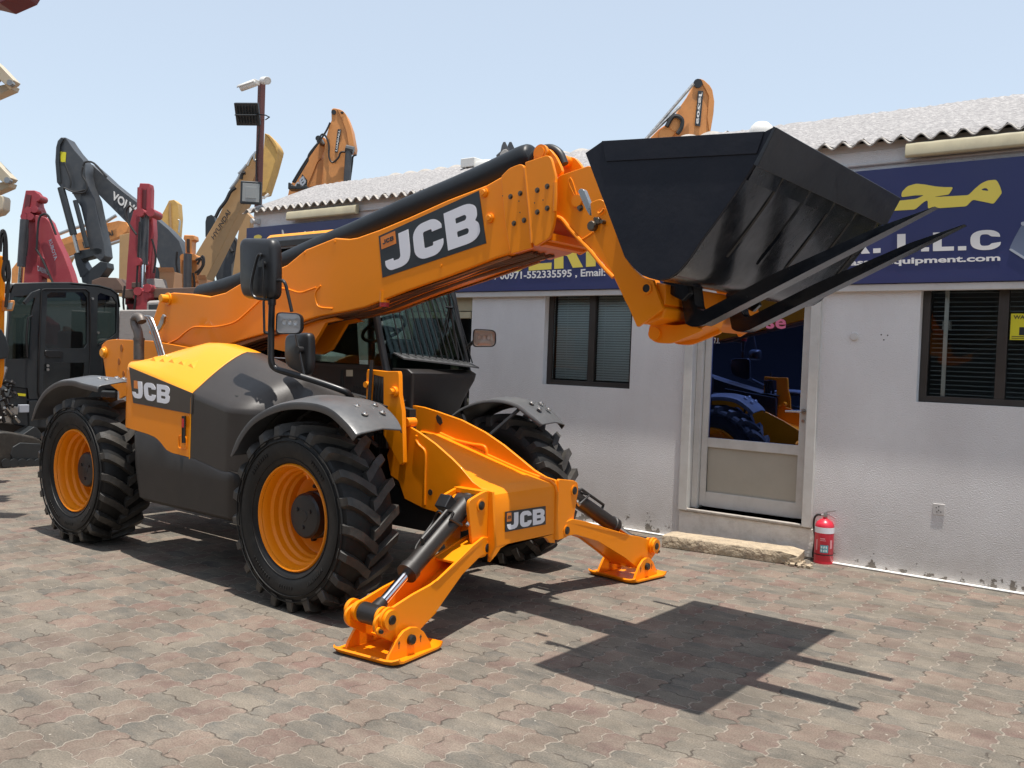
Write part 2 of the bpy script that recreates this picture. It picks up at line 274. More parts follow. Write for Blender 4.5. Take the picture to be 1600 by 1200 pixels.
class MB:
    def __init__(s): s.v = []; s.f = []
    def add(s, v, f):
        n = len(s.v); s.v += [Vector(p) for p in v]; s.f += [tuple(i+n for i in q) for q in f]; return s
    def box(s, a, b, rot=None, org=None):
        x0, y0, z0 = [min(a[i], b[i]) for i in range(3)]; x1, y1, z1 = [max(a[i], b[i]) for i in range(3)]
        v = [Vector(p) for p in ((x0,y0,z0),(x1,y0,z0),(x1,y1,z0),(x0,y1,z0),(x0,y0,z1),(x1,y0,z1),(x1,y1,z1),(x0,y1,z1))]
        if rot is not None:
            o = Vector(org) if org is not None else (Vector(a)+Vector(b))/2
            v = [o+rot@(p-o) for p in v]
        return s.add(v, [(0,3,2,1),(4,5,6,7),(0,1,5,4),(1,2,6,5),(2,3,7,6),(3,0,4,7)])
    def hexa(s, lo, hi):  # two quads
        return s.add(list(lo)+list(hi), [(0,3,2,1),(4,5,6,7),(0,1,5,4),(1,2,6,5),(2,3,7,6),(3,0,4,7)])
    def loft(s, rings, close=True, caps=True, flip=False):
        n = len(rings[0]); v = [p for r in rings for p in r]; f = []
        for i in range(len(rings)-1):
            for j in range(n if close else n-1):
                k = (j+1) % n; q = (i*n+j, i*n+k, (i+1)*n+k, (i+1)*n+j); f.append(q[::-1] if flip else q)
        if caps and close: f.append(tuple(range(n))[::-1]); f.append(tuple(range((len(rings)-1)*n, len(rings)*n)))
        return s.add(v, f)
    def prism(s, pts, d):   # pts: 3D polygon, d: extrusion vector
        d = Vector(d); pts = [Vector(p) for p in pts]; return s.loft([pts, [p+d for p in pts]])
    def XZ(s, pts, y0, y1): return s.prism([(p[0], y0, p[1]) for p in pts], (0, y1-y0, 0))
    def tube(s, pts, r, n=12, caps=True):
        pts = [Vector(p) for p in pts]; m = len(pts); rr = r if isinstance(r, (list, tuple)) else [r]*m
        rings = []; up = None
        for i, p in enumerate(pts):
            a = pts[max(0, i-1)]; c = pts[min(m-1, i+1)]; t = (c-a).normalized()
            if up is None: up = Vector((0,0,1)) if abs(t.z) < .9 else Vector((1,0,0))
            u = t.cross(up).normalized(); w_ = u.cross(t).normalized(); up = w_
            rings.append([p+(u*cos(2*pi*k/n)+w_*sin(2*pi*k/n))*rr[i] for k in range(n)])
        return s.loft(rings, caps=caps)
    def cyl(s, a, b, r, n=24): return s.tube([a, b], r, n)
    def ring(s, a, b, ro, ri, n=28):
        a = Vector(a); b = Vector(b); t = (b-a).normalized(); up = Vector((0,0,1)) if abs(t.z) < .9 else Vector((1,0,0)); u = t.cross(up).normalized(); w_ = u.cross(t)
        c = lambda o, r: [o+(u*cos(2*pi*k/n)+w_*sin(2*pi*k/n))*r for k in range(n)]
        return s.loft([c(a, ri), c(a, ro), c(b, ro), c(b, ri), c(a, ri)], caps=False)
    def lathe(s, prof, org, axis=(0,0,1), n=48):   # prof: (r, h)
        t = Vector(axis).normalized(); up = Vector((0,0,1)) if abs(t.z) < .9 else Vector((1,0,0)); u = t.cross(up).normalized(); w_ = u.cross(t); o = Vector(org)
        return s.loft([[o+t*h+(u*cos(2*pi*k/n)+w_*sin(2*pi*k/n))*max(r, 1e-4) for k in range(n)] for r, h in prof], caps=False)
    def grid(s, g, thick=None):
        return s.loft(g, close=False, caps=False)
    def pieces(s, gap=.004):
        par = list(range(len(s.v)))
        def fd(i):
            while par[i] != i: par[i] = par[par[i]]; i = par[i]
            return i
        for f in s.f:
            for i in f[1:]: par[fd(i)] = fd(f[0])
        grp = {}
        for f in s.f: grp.setdefault(fd(f[0]), []).append(f)
        items = []
        for fs in grp.values():
            P = [s.v[i] for f in fs for i in f]; items.append([fs, [min(p[k] for p in P) for k in range(3)], [max(p[k] for p in P) for k in range(3)]])
        ch = True
        while ch:
            ch = False
            for i in range(len(items)):
                for j in range(i+1, len(items)):
                    a, b = items[i], items[j]
                    if all(a[1][k]-gap <= b[2][k] and b[1][k]-gap <= a[2][k] for k in range(3)):
                        items[i] = [a[0]+b[0], [min(a[1][k], b[1][k]) for k in range(3)], [max(a[2][k], b[2][k]) for k in range(3)]]; items.pop(j); ch = True; break
                if ch: break
        out = []
        for fs, _, _ in items:
            q = MB(); ids = {}
            for f in fs:
                q.f.append(tuple(ids.setdefault(i, len(ids)) for i in f))
            q.v = [None]*len(ids)
            for i, k in ids.items(): q.v[k] = s.v[i].copy()
            out.append(q)
        return out
    def build(s, name, m, parent=None, bevel=0, seg=2, ang=35, solid=0, subs=0):
        if parent and name in SPLIT:
            ps = s.pieces()
            if len(ps) > 1: return [q.build(name, m, parent, bevel, seg, ang, solid, subs) for q in ps][0]
        me = bpy.data.meshes.new(name); me.from_pydata(s.v, [], s.f)
        if parent: me.transform(wmat(parent).inverted())
        b = bmesh.new(); b.from_mesh(me); bmesh.ops.remove_doubles(b, verts=b.verts, dist=1e-5)
        if not solid: bmesh.ops.recalc_face_normals(b, faces=b.faces)
        b.to_mesh(me); b.free()
        o = bpy.data.objects.new(name, me); C.objects.link(o); o.parent = parent
        me.materials.append(M[m] if isinstance(m, str) else m)
        if solid: md = o.modifiers.new('solidify', 'SOLIDIFY'); md.thickness = solid; md.offset = 0
        if subs: md = o.modifiers.new('subdivision', 'SUBSURF'); md.levels = subs; md.render_levels = subs
        finish(o, bevel, seg, ang); return o
def thing(name, label, cat, loc=(0,0,0), rz=0, group=None, kind=None):
    o = bpy.data.objects.new(name, None); C.objects.link(o); o.location = loc; o.rotation_euler = (0, 0, rz); o.empty_display_size = .2
    return tag(o, label, cat, group, kind)
def tag(o, label=None, cat=None, group=None, kind=None):
    if label: o['label'] = label
    if cat: o['category'] = cat
    if group: o['group'] = group
    if kind: o['kind'] = kind
    return o
def arc(cx, cy, r, a0, a1, n): return [(cx+r*cos(radians(a0+(a1-a0)*i/n)), cy+r*sin(radians(a0+(a1-a0)*i/n))) for i in range(n+1)]
def rounded(pts, r, n=4):
    out = []; m = len(pts); rr = r if isinstance(r, (list, tuple)) else [r]*m
    for i in range(m):
        p = Vector(pts[i]); a = Vector(pts[i-1]); c = Vector(pts[(i+1) % m]); q = rr[i]
        if q <= 0: out.append(tuple(p)); continue
        d1 = (a-p); d2 = (c-p); q1 = min(q, d1.length*.48); q2 = min(q, d2.length*.48); s1 = p+d1.normalized()*q1; s2 = p+d2.normalized()*q2
        for k in range(n+1):
            t = k/n; out.append(tuple(s1*(1-t)**2+p*2*t*(1-t)+s2*t*t))
    return out
def smooth(pts, n=6):       # Catmull-Rom through points of any dimension
    P = [Vector(p) for p in pts]; out = []
    for i in range(len(P)-1):
        a = P[max(0, i-1)]; b = P[i]; c = P[i+1]; d = P[min(len(P)-1, i+2)]
        for k in range(n):
            t = k/n; out.append(.5*((2*b)+(c-a)*t+(2*a-5*b+4*c-d)*t*t+(3*b-a-3*c+d)*t**3))
    out.append(P[-1]); return out
def flat_mesh(loops, depth):    # 2D loops with holes -> filled mesh (x, y, z 0..depth)
    cu = bpy.data.curves.new('c', 'CURVE'); cu.dimensions = '2D'; cu.fill_mode = 'BOTH'; cu.extrude = depth/2
    for lp in loops:
        sp = cu.splines.new('POLY'); sp.points.add(len(lp)-1)
        for q, p in zip(sp.points, lp): q.co = (p[0], p[1], 0, 1)
        sp.use_cyclic_u = True
    o = bpy.data.objects.new('c', cu); C.objects.link(o); dg = bpy.context.evaluated_depsgraph_get(); dg.update()
    me = bpy.data.meshes.new_from_object(o.evaluated_get(dg)); bpy.data.objects.remove(o); bpy.data.curves.remove(cu)
    for v in me.vertices: v.co.z += depth/2
    me.materials.clear(); return me
def text_mesh(s, bold=.02, depth=.01, sx=1):
    cu = bpy.data.curves.new('t', 'FONT'); cu.body = s; cu.size = 1; cu.offset = bold; cu.extrude = depth/2; cu.resolution_u = 3; cu.space_character = sx
    o = bpy.data.objects.new('t', cu); C.objects.link(o); dg = bpy.context.evaluated_depsgraph_get(); dg.update()
    me = bpy.data.meshes.new_from_object(o.evaluated_get(dg)); bpy.data.objects.remove(o); bpy.data.curves.remove(cu)
    for v in me.vertices: v.co.z += depth/2
    me.materials.clear(); return me
def place_quad(me, quad, name, m, parent, thick=.002, rect=None):
    """map mesh x,y (bounding box or rect) onto a 3D quad (bl, br, tr, tl), z outwards by the quad normal"""
    q = [Vector(p) for p in quad]; xs = [v.co.x for v in me.vertices]; ys = [v.co.y for v in me.vertices]; zs = [v.co.z for v in me.vertices]
    x0, x1, y0, y1 = rect if rect else (min(xs), max(xs), min(ys), max(ys)); zm = max(zs) or 1
    nn = (q[1]-q[0]).cross(q[3]-q[0]).normalized()
    for v in me.vertices:
        a = (v.co.x-x0)/(x1-x0); b = (v.co.y-y0)/(y1-y0)
        v.co = (q[0]*(1-a)+q[1]*a)*(1-b)+(q[3]*(1-a)+q[2]*a)*b + nn*(v.co.z/zm*thick)
    if parent: me.transform(wmat(parent).inverted())
    me.name = name; o = bpy.data.objects.new(name, me); C.objects.link(o); o.parent = parent; me.materials.append(M[m]); return o
def sub_quad(quad, a0, a1, b0, b1, off=0):
    q = [Vector(p) for p in quad]; nn = (q[1]-q[0]).cross(q[3]-q[0]).normalized()
    f = lambda a, b: (q[0]*(1-a)+q[1]*a)*(1-b)+(q[3]*(1-a)+q[2]*a)*b + nn*off
    return [f(a0, b0), f(a1, b0), f(a1, b1), f(a0, b1)]
# squared bold letters of the maker's plate, drawn in a 0..3 x 0..1 box
def jcb_loops():
    J = rounded([(.50,1),(.82,1),(.82,.22),(.64,0),(.12,0),(0,.18),(0,.34),(.26,.34),(.27,.26),(.45,.26),(.50,.32)], [0,0,.25,.25,.12,.1,0,0,.03,.05,.05])
    c = lambda x: x+.94
    Cc = rounded([(c(.88),.66),(c(.88),.80),(c(.68),1),(c(.20),1),(c(0),.80),(c(0),.20),(c(.20),0),(c(.68),0),(c(.88),.20),(c(.88),.37),(c(.58),.37),(c(.58),.28),(c(.34),.28),(c(.31),.31),(c(.31),.70),(c(.34),.74),(c(.58),.74),(c(.58),.66)],
                 [0,.15,.15,.15,.15,.15,.15,.15,.15,0,0,.04,.02,.02,.02,.02,.04,0])
    b = lambda x: x+1.92
    B = rounded([(b(0),0),(b(.72),0),(b(.94),.16),(b(.94),.42),(b(.84),.51),(b(.92),.60),(b(.92),.85),(b(.72),1),(b(0),1)], [0,.2,.1,.1,.03,.08,.1,.2,0])
    B1 = rounded([(b(.31),.25),(b(.60),.25),(b(.64),.30),(b(.64),.36),(b(.60),.40),(b(.31),.40)], .03); B2 = rounded([(b(.31),.61),(b(.58),.61),(b(.62),.65),(b(.62),.71),(b(.58),.75),(b(.31),.75)], .03)
    return [J, Cc, B, B1, B2]
def jcb_plate(quad, parent, back='decal', margin=(.04, .03, .10, .10), square=(.035, .235, .62, .93), name='maker_plate', t=.003):
    p = MB(); q = sub_quad(quad, 0, 1, 0, 1); nn = (q[1]-q[0]).cross(q[3]-q[0]).normalized()
    p.prism(q, nn*t); o = p.build(name, back, parent)
    l, r, b, u = margin
    place_quad(flat_mesh(jcb_loops(), .01), sub_quad(quad, l, 1-r, b, 1-u, t), 'lettering', 'white', o, .0015, rect=(0, 2.86, 0, 1))
    if square:
        s = sub_quad(quad, square[0], square[1], square[2], square[3], t); e = MB(); e.prism(s, nn*.0022); e.build('emblem', 'decal_orange', o)
        place_quad(flat_mesh(jcb_loops(), .01), sub_quad(s, .12, .88, .32, .68, .0026), 'emblem_lettering', 'decal', o, .001, rect=(0, 2.86, 0, 1))
    return o
def lettering(s, quad, m, parent, name='lettering', bold=.02, thick=.002, rect=None, sx=1): return place_quad(text_mesh(s, bold, .01, sx), quad, name, m, parent, thick, rect)
def cbolt(mb, p, d, r=.012, h=.012): p = Vector(p); d = Vector(d).normalized(); mb.tube([p, p+d*h], r, 6); mb.tube([p-d*.001, p+d*.003], r*1.5, 14)

def glyphs(s, gap=.10):
    R_ = rounded; out = []; x = 0
    G = {
     'L': ([[(0,0),(.62,0),(.62,.22),(.26,.22),(.26,1),(0,1)]], .62), 'I': ([[(0,0),(.26,0),(.26,1),(0,1)]], .26), '.': ([[(0,0),(.24,0),(.24,.22),(0,.22)]], .24),
     'E': ([[(0,0),(.66,0),(.66,.20),(.26,.20),(.26,.41),(.60,.41),(.60,.60),(.26,.60),(.26,.80),(.65,.80),(.65,1),(0,1)]], .66),
     'T': ([[(.24,0),(.50,0),(.50,.79),(.74,.79),(.74,1),(0,1),(0,.79),(.24,.79)]], .74),
     'R': ([R_([(0,0),(.26,0),(.26,.38),(.36,.38),(.52,0),(.80,0),(.60,.42),(.74,.52),(.76,.78),(.66,1),(0,1)], [0,0,0,.05,0,0,.08,.12,.15,.15,0]), R_([(.26,.58),(.44,.58),(.50,.63),(.50,.75),(.44,.81),(.26,.81)], [0,.04,.04,.04,.04,0])], .80),
     'A': ([[(0,0),(.27,0),(.33,.20),(.57,.20),(.63,0),(.90,0),(.58,1),(.32,1)], [(.38,.38),(.52,.38),(.45,.66)]], .90),
     'C': ([R_([(.84,.64),(.82,.84),(.62,1.02),(.24,1.02),(0,.80),(0,.20),(.24,-.02),(.62,-.02),(.84,.18),(.86,.38),(.60,.32),(.52,.20),(.32,.20),(.27,.32),(.27,.68),(.32,.80),(.50,.80),(.58,.68)], [0,.12,.2,.2,.25,.25,.2,.2,.12,0,0,.08,.08,.08,.08,.08,.08,.05])], .86),
     'S': ([R_([(.02,.31),(.08,.08),(.24,-.02),(.56,-.02),(.76,.10),(.78,.44),(.62,.56),(.30,.66),(.30,.78),(.48,.82),(.54,.70),(.76,.72),(.72,.92),(.56,1.02),(.24,1.02),(.06,.90),(.05,.58),(.20,.46),(.50,.36),(.52,.22),(.32,.17),(.27,.33)], .07)], .80),
     'Q': ([R_([(.24,1.02),(0,.80),(0,.20),(.24,-.02),(.60,-.02),(.76,-.10),(.86,.02),(.80,.14),(.86,.24),(.86,.80),(.62,1.02)], .12), R_([(.34,.82),(.27,.72),(.27,.28),(.34,.18),(.52,.18),(.59,.28),(.59,.72),(.52,.82)], .08)], .88),
     'U': ([R_([(0,1),(0,.22),(.20,-.02),(.60,-.02),(.80,.22),(.80,1),(.54,1),(.54,.30),(.48,.20),(.32,.20),(.26,.30),(.26,1)], [0,.2,.15,.15,.2,0,0,.06,.05,.05,.06,0])], .80),
     'P': ([R_([(0,0),(.26,0),(.26,.34),(.60,.36),(.76,.52),(.76,.84),(.60,1),(0,1)], [0,0,0,.1,.12,.12,.1,0]), R_([(.26,.54),(.44,.54),(.50,.60),(.50,.74),(.44,.80),(.26,.80)], [0,.04,.04,.04,.04,0])], .76), ' ': ([], .3)}
    for c in s:
        lp, w_ = G[c]; out += [[(px+x, py) for px, py in l] for l in lp]; x += w_+gap
    return out, x-gap
# ------------------------------------------------------------------ ground
g = MB(); g.add([(-300,-300,0),(300,-300,0),(300,300,0),(-300,300,0)], [(0,1,2,3)]); gr = g.build('ground', 'paving'); tag(gr, kind='structure')

# ------------------------------------------------------------------ office building
office = thing('office_building', 'low white stuccoed office with a corrugated roof behind the telehandler', 'building', wp(-5, 0, 0), WROT)
def W(mb, u0, u1, v0, v1, z0, z1):
    mb.hexa([wp(u0,v0,z0), wp(u1,v0,z0), wp(u1,v1,z0), wp(u0,v1,z0)], [wp(u0,v0,z1), wp(u1,v0,z1), wp(u1,v1,z1), wp(u0,v1,z1)]); return mb
UL, UR, HW = -10.17, 1.6, 3.375
w1 = (wuz(847,601)[0], wuz(989,470)[0], 1.345, 2.42); w2 = (wuz(1431,628)[0], .05, 1.372, 2.42)
dr = (-3.70, -2.58, .29, 2.42); d2 = (-7.35, wuz(735,560)[0], .12, 2.42)
wl = MB()
segs = [(UL, d2[0], None), (d2[0], d2[1], d2), (d2[1], w1[0], None), (w1[0], w1[1], w1), (w1[1], dr[0], None), (dr[0], dr[1], dr), (dr[1], w2[0], None), (w2[0], w2[1], w2), (w2[1], UR, None)]
# one continuous front sheet with the openings cut, then its thickness
rects = [[(UL,0),(UR,0),(UR,HW),(UL,HW)]] + [[(a,c),(b,c),(b,d),(a,d)] for a, b, c, d in (w1, w2, dr, d2)]
me = flat_mesh(rects, .22)
for v in me.vertices: v.co = wp(v.co.x, .22-v.co.z, v.co.y)
me.transform(wmat(office).inverted()); wo = bpy.data.objects.new('wall', me); C.objects.link(wo); wo.parent = office; me.materials.append(M['wall'])
W(MB(), UL, UR, .0, .05, HW+.001, 3.44).build('eave_infill', 'trim', office)
sd = MB(); W(sd, UL, UL+.2, .225, 5.19, 0, HW); W(sd, UR-.2, UR, .225, 5.19, 0, HW); W(sd, UL, UR, 5.205, 5.4, 0, HW); sd.build('side_wall', 'trim', office)
fl = MB(); W(fl, UL+.21, UR-.21, .23, 5.2, .02, .10); fl.build('floor', 'concrete_grey', office)
cl = MB(); W(cl, UL+.21, UR-.21, .23, 5.2, 2.75, 2.8); cl.build('ceiling', 'trim', office)
pt_ = MB(); W(pt_, UL+.21, UR-.21, 1.6, 1.66, .1, 2.75); pt_.build('partition', mat('inner_wall', (.16,.15,.14), .8), office)
# roof: corrugated sheet whose troughs are filled with a rough white coating
E0, ZE = -.10, 3.425
nu = 900; ub0, ub1 = UL-.12, UR+.1; pitch = .150
def corr(u): return .026*cos(2*pi*u/pitch)
rf = MB(); rows = []
for v, fz, k in ((E0, 0, 1.0), (E0+.02, .006, 1.0), (E0+.07, .02, .8)):
    rows.append([wp(ub0+(ub1-ub0)*i/nu, v, ZE+fz+corr(ub0+(ub1-ub0)*i/nu)*k) for i in range(nu+1)])
rows2 = [[p-Vector((0,0,.010)) for p in r] for r in rows]
rf.loft(rows2[::-1]+rows, close=False, caps=False); ro = rf.build('roof_sheet', 'roof_edge', office, ang=60)
random.seed(3)
rf = MB(); rows = []; n2u = 420
prof = [(E0+.035, .014, .9), (E0+.07, .036, .45), (E0+.13, .066, .15), (E0+.3, .142, .03), (E0+.6, .275, 0), (E0+1.0, .45, 0), (E0+1.27, .575, 0)]
for v, fz, k in prof:
    rows.append([wp(ub0+(ub1-ub0)*i/n2u, v+random.uniform(-.006,.006)*(k > 0), ZE+fz+corr(ub0+(ub1-ub0)*i/n2u)*k+random.uniform(-.006,.009)) for i in range(n2u+1)])
rows.append([wp(ub0+(ub1-ub0)*i/n2u, 5.4, ZE-.1) for i in range(n2u+1)])
rf.loft(rows, close=False, caps=False); rf.build('roof', 'roof', office, ang=50)
# gable infill under the roof ends
gb = MB()
for u in (ub0+.13, ub1-.14): gb.prism([wp(u, -.0, HW), wp(u, 5.3, HW), wp(u, 1.17, ZE+.55), wp(u, .0, ZE+.03)], WU*.04)
gb.build('gable', 'trim', office)
# second corrugated ridge further back, showing its ends above the roof line
rg = MB(); rows = []
ur0, ur1 = -8.9, -4.0
for v, fz, k in ((1.18, .555, .3), (1.22, .585, 1), (1.6, .60, 1)):
    rows.append([wp(ur0+(ur1-ur0)*i/300, v, ZE+fz+.035*k*abs(sin(pi*(ur0+(ur1-ur0)*i/300)/.27))) for i in range(301)])
rg.loft(rows, close=False, caps=False); rg.build('ridge_sheet', 'roof_edge', office, ang=60)
# trims
tr_ = MB(); sb = 2.295
W(tr_, UL+.002, UR, -.055, -.002, sb-.055, sb+.0); tr_.build('ledge', 'trim', office, .004)
t2 = MB(); W(t2, UL, dr[0]-.12, -.042, -.002, .003, .014); W(t2, dr[1]+.12, UR, -.042, -.002, .003, .014)
t2.build('base_strip', mat('white_base_strip', (.80,.78,.73), .8, var=.15, scale=10, bump=.004, bscale=30), office, .004)
cd1 = MB(); cd1.tube([wp(-6.2,-.02,3.265), wp(-1.6,-.02,3.262), wp(UR,-.02,3.26)], .011, 8)
cd1.tube([wp(-9.0,-.02,3.30), wp(-6.9,-.02,3.30)], .009, 8); cd1.build('conduit', 'trim', office)
# windows
def window(u0, u1, z0, z1, mull, v, slat, inset_z1, warn=False):
    f = MB(); t = .055
    W(f, u0+.002, u0+t, v-.03, v+.05, z0, z1); W(f, u1-t, u1-.002, v-.03, v+.05, z0, z1); W(f, u0+t, u1-t, v-.028, v+.05, z0, z0+t*.9); W(f, u0+t, u1-t, v-.028, v+.05, z1-t, z1)
    for m_ in mull: W(f, m_-.035, m_+.035, v-.022, v+.045, z0+t*.9, z1-t)
    fo = f.build('window', 'frame_brown', office, .003)
    gl = MB(); W(gl, u0+t, u1-t, v+.0, v+.006, z0+t*.9, z1-t); gl.build('pane', 'win_glass', fo)
    sl_ = MB(); z = z0+.065
    while z < z1-.08:
        sl_.hexa([wp(u0+t+.01, v+.035, z), wp(u1-t-.01, v+.035, z), wp(u1-t-.01, v+.045, z+slat[1]), wp(u0+t+.01, v+.045, z+slat[1])], [wp(u0+t+.01, v+.036, z+.0015), wp(u1-t-.01, v+.036, z+.0015), wp(u1-t-.01, v+.046, z+slat[1]+.0015), wp(u0+t+.01, v+.046, z+slat[1]+.0015)]); z += slat[0]
    for uu in (u0+.16, (u0+u1)/2+.1): W(sl_, uu, uu+.004, v+.08, v+.083, z0+.06, z1-.06)
    sl_.build('blind', slat[2], fo)
    return fo
window(w1[0], w1[1], w1[2], w1[3], [(w1[0]+w1[1])/2+.01], .10, (.0245, .019, 'blind'), 0)
wn2 = window(w2[0], w2[1], w2[2], w2[3], [wuz(1568,500,.1)[0]], .10, (.036, .006, 'blind_dark'), 0)
sh = MB(); uu = wuz(1479,500,.12)[0]; W(sh, uu-.015, uu+.015, .108, .118, w2[2]+.05, w2[3]-.05); sh.build('sash_strip', 'frame_white', wn2)
# warning sticker on the right window
us0, zs1 = wuz(1580,490,.10); us1 = us0+.24; zs0 = wuz(1580,531,.10)[1]
st = MB(); W(st, us0, us1, .094, .0965, zs0, zs1); so_ = st.build('warning_sticker', 'sticker', wn2)
def wq(u0, u1, z0, z1, v): return [wp(u0,v,z0), wp(u1,v,z0), wp(u1,v,z1), wp(u0,v,z1)]
lettering('WARNING', wq(us0+.018, us1-.018, zs1-.042, zs1-.012, .0935), 'decal_brown', so_, bold=.02, thick=.0008)
W(MB(), us0+.06, us0+.18, .0925, .0938, zs0+.035, zs0+.095).build('symbol', 'decal', so_)
for k in range(2): W(MB(), us0+.012, us1-.014-.03*k, .0925, .0938, zs0+.010+.013*k, zs0+.015+.013*k).build('small_print', 'decal_brown', so_)
# things lying inside the right window
ib = MB(); W(ib, w2[0]+.10, w2[0]+.16, .30, .36, 1.95, 2.02); ib.build('inner_switch', 'frame_white', wn2)
# door
dm = MB(); v0 = .04
jw = .075
W(dm, dr[0]-.055, dr[0]+.03, -.035, .13, dr[2]-.02, dr[3]); W(dm, dr[1]-.03, dr[1]+.05, -.035, .13, dr[2]-.02, dr[3]); do = dm.build('door_frame', 'frame_white', office, .004)
L0, L1 = dr[0]+.095, dr[1]-.065; zb = .315
lf = MB(); vv = .085
jb = MB(); W(jb, dr[0]+.032, L0-.004, .05, .20, dr[2], dr[3]-.002); W(jb, L1+.004, dr[1]-.032, .05, .20, dr[2], dr[3]-.002); jb.build('jamb', 'frame_white', office, .003)
zg = wuz(1100,683,.09)[1]; zp = zg-.085
W(lf, L0, L0+.062, vv, vv+.045, zb, dr[3]-.004); W(lf, L1-.062, L1, vv, vv+.045, zb, dr[3]-.004); W(lf, L0+.062, L1-.062, vv, vv+.045, zp, zg); W(lf, L0+.062, L1-.062, vv, vv+.045, zb, zb+.13)
dl = lf.build('door', 'frame_white', office, .003)
W(MB(), L0+.062, L1-.062, vv+.018, vv+.03, zb+.13, zp).build('door_panel', 'door_panel', dl)
W(MB(), L0+.062, L1-.062, vv+.015, vv+.023, zg, dr[3]-.004).build('door_glass', 'door_glass', dl)
ha = MB(); hu, hz = L1-.03, wuz(1255,643,.09)[1]
ha.cyl(wp(hu,vv,hz), wp(hu,vv-.05,hz), .012, 12); ha.tube([wp(hu,vv-.05,hz), wp(hu-.04,vv-.055,hz), wp(hu-.14,vv-.05,hz-.004)], [.012,.011,.009], 10); ha.ring(wp(hu,vv,hz), wp(hu,vv-.008,hz), .024, .012, 16); ha.cyl(wp(hu,vv,hz-.08), wp(hu,vv-.012,hz-.08), .013, 12)
ha.build('handle', 'steel', dl)
lettering('se', wq(*(lambda a, b: (a[0], b[0], a[1]+.02, a[1]+.105))(wuz(1196,517,vv), wuz(1227,517,vv)), vv+.0125), 'pink', dl, 'glass_lettering', bold=.02, thick=.0008)
lettering('7.1.', wq(L0+.075, L0+.13, 1.80, 1.85, vv+.0125), 'sign_white', dl, 'glass_lettering', bold=0, thick=.0008)
sl_ = MB(); W(sl_, dr[0]-.05, dr[1]+.05, -.03, .22, dr[2]-.03, dr[2]); sl_.build('sill', 'sill', office, .01)
rs = MB(); W(rs, dr[0]-.05, dr[1]+.08, -.014, -.001, .02, dr[2]-.032); rs.build('threshold_riser', 'riser', office, .004)
# rear doorway behind the cab
r2 = MB(); W(r2, d2[0]+.003, d2[0]+.05, .08, .14, d2[2], d2[3]); W(r2, d2[1]-.05, d2[1]-.003, .08, .14, d2[2], d2[3]); W(r2, d2[0]+.05, d2[1]-.05, .04, .15, 2.02, 2.09); W(r2, d2[0]+.05, d2[1]-.05, .06, .15, 2.10, 2.28); d2o = r2.build('shutter', 'tube_cover', office, .003)
W(MB(), d2[0]+.05, d2[1]-.05, .12, .13, d2[2], 2.02).build('pane', 'dark_glass', d2o)
# socket, disc
sk = MB(); su, sz = wuz(1467,796); W(sk, su-.043, su+.043, -.006, -.0, sz-.043, sz+.043); sko = sk.build('wall_socket', 'trim', office, .003)
sk = MB()
for a, b in ((-.018,.012), (-.0,.022), (.0,-.006), (-.012,-.02), (.016,-.018)): W(sk, su+a-.004, su+a+.004, -.0075, -.0062, sz+b-.004, sz+b+.004)
sk.build('socket_holes', 'decal_brown', sko)
du_, dz_ = wuz(1335,526); MB().lathe([(.0,-.02),(.028,-.018),(.033,-.010),(.034,-.0)], wp(du_,0,dz_), WN, 20).build('cover_disc', 'trim', office)
hl = MB()
for q in ((1377,523),(1387,524),(1381,531)): a, b = wuz(*q); hl.cyl(wp(a,-.0015,b), wp(a,.01,b), .006, 8)
hl.build('screw_holes', 'decal_brown', office)

# things on or at the office front
def slab():
    a = atZ(1034,855); b = atZ(1246,885); L = (b-a).length; random.seed(5)
    o = thing('doorstep', 'worn concrete step slab on the paving under the glazed door', 'step', (a+b)/2, atan2(b.y-a.y, b.x-a.x))
    n = 26; g_ = []; h = .105; dpt = .26; ux = (b-a).normalized(); uy = Vector((-ux.y, ux.x, 0))
    prof = [(0,.004),(-.003,h*.5),(.000,h*.93),(.007,h),(dpt*.25,h+.003),(dpt*.6,h+.003),(dpt-.004,h),(dpt,h*.5),(dpt,.004)]
    for i in range(n+1):
        t = i/n; e = 1 if 0 < i < n else .96; j = .014 if t > .88 else .0035
        g_.append([a+ux*(L*t)+uy*(y+random.uniform(-j, j))+Vector((0,0,max(.003, z*e*(1-.18*max(0,(t-.9)/.1))+random.uniform(-j, j)*.5))) for y, z in prof])
    m_ = MB(); m_.loft(g_); m_.build('slab', 'slab', o, ang=50)
    rb = MB(); random.seed(9)
    for k in range(26):
        c = b+ux*random.uniform(-.10,.10)+uy*random.uniform(-.05,.2); s = random.uniform(.008,.024)
        rb.box(c-Vector((s,s,-.002)), c+Vector((s,s,s*1.4)), Matrix.Rotation(random.uniform(0,3),3,'Z')@Matrix.Rotation(random.uniform(-.4,.4),3,'X'))
    tag(rb.build('rubble', 'slab'), 'small broken crumbs of concrete at the chipped end of the step', 'rubble', kind='stuff')
slab()

def tube_light(x0, y0, x1, y1, label):
    u0, z0 = wuz(x0, y0, -.11); u1, z1 = wuz(x1, y1, -.11); c = (z0+z1)/2
    o = thing('tube_light', label, 'light', wp((u0+u1)/2, -.06, c), WROT, 'fluorescent tube lights under the eave')
    b = MB(); W(b, u0+.03, u1-.03, -.045, -.003, c-.03, c+.035); b.build('housing', 'frame_white', o, .004)
    m_ = MB(); pr = [(-.046,-.052),(-.10,-.058),(-.115,-.045),(-.112,.03),(-.095,.055),(-.046,.062)]
    m_.loft([[wp(u, v, c+z) for v, z in pr] for u in (u0, u1)]); m_.build('cover', 'tube_cover', o, .006)
tube_light(1414,233, 1640,213, 'long yellowed tube light above the blue sign at the right edge')
tube_light(447,336, 555,328, 'shorter yellowed tube light near the left end of the eave')

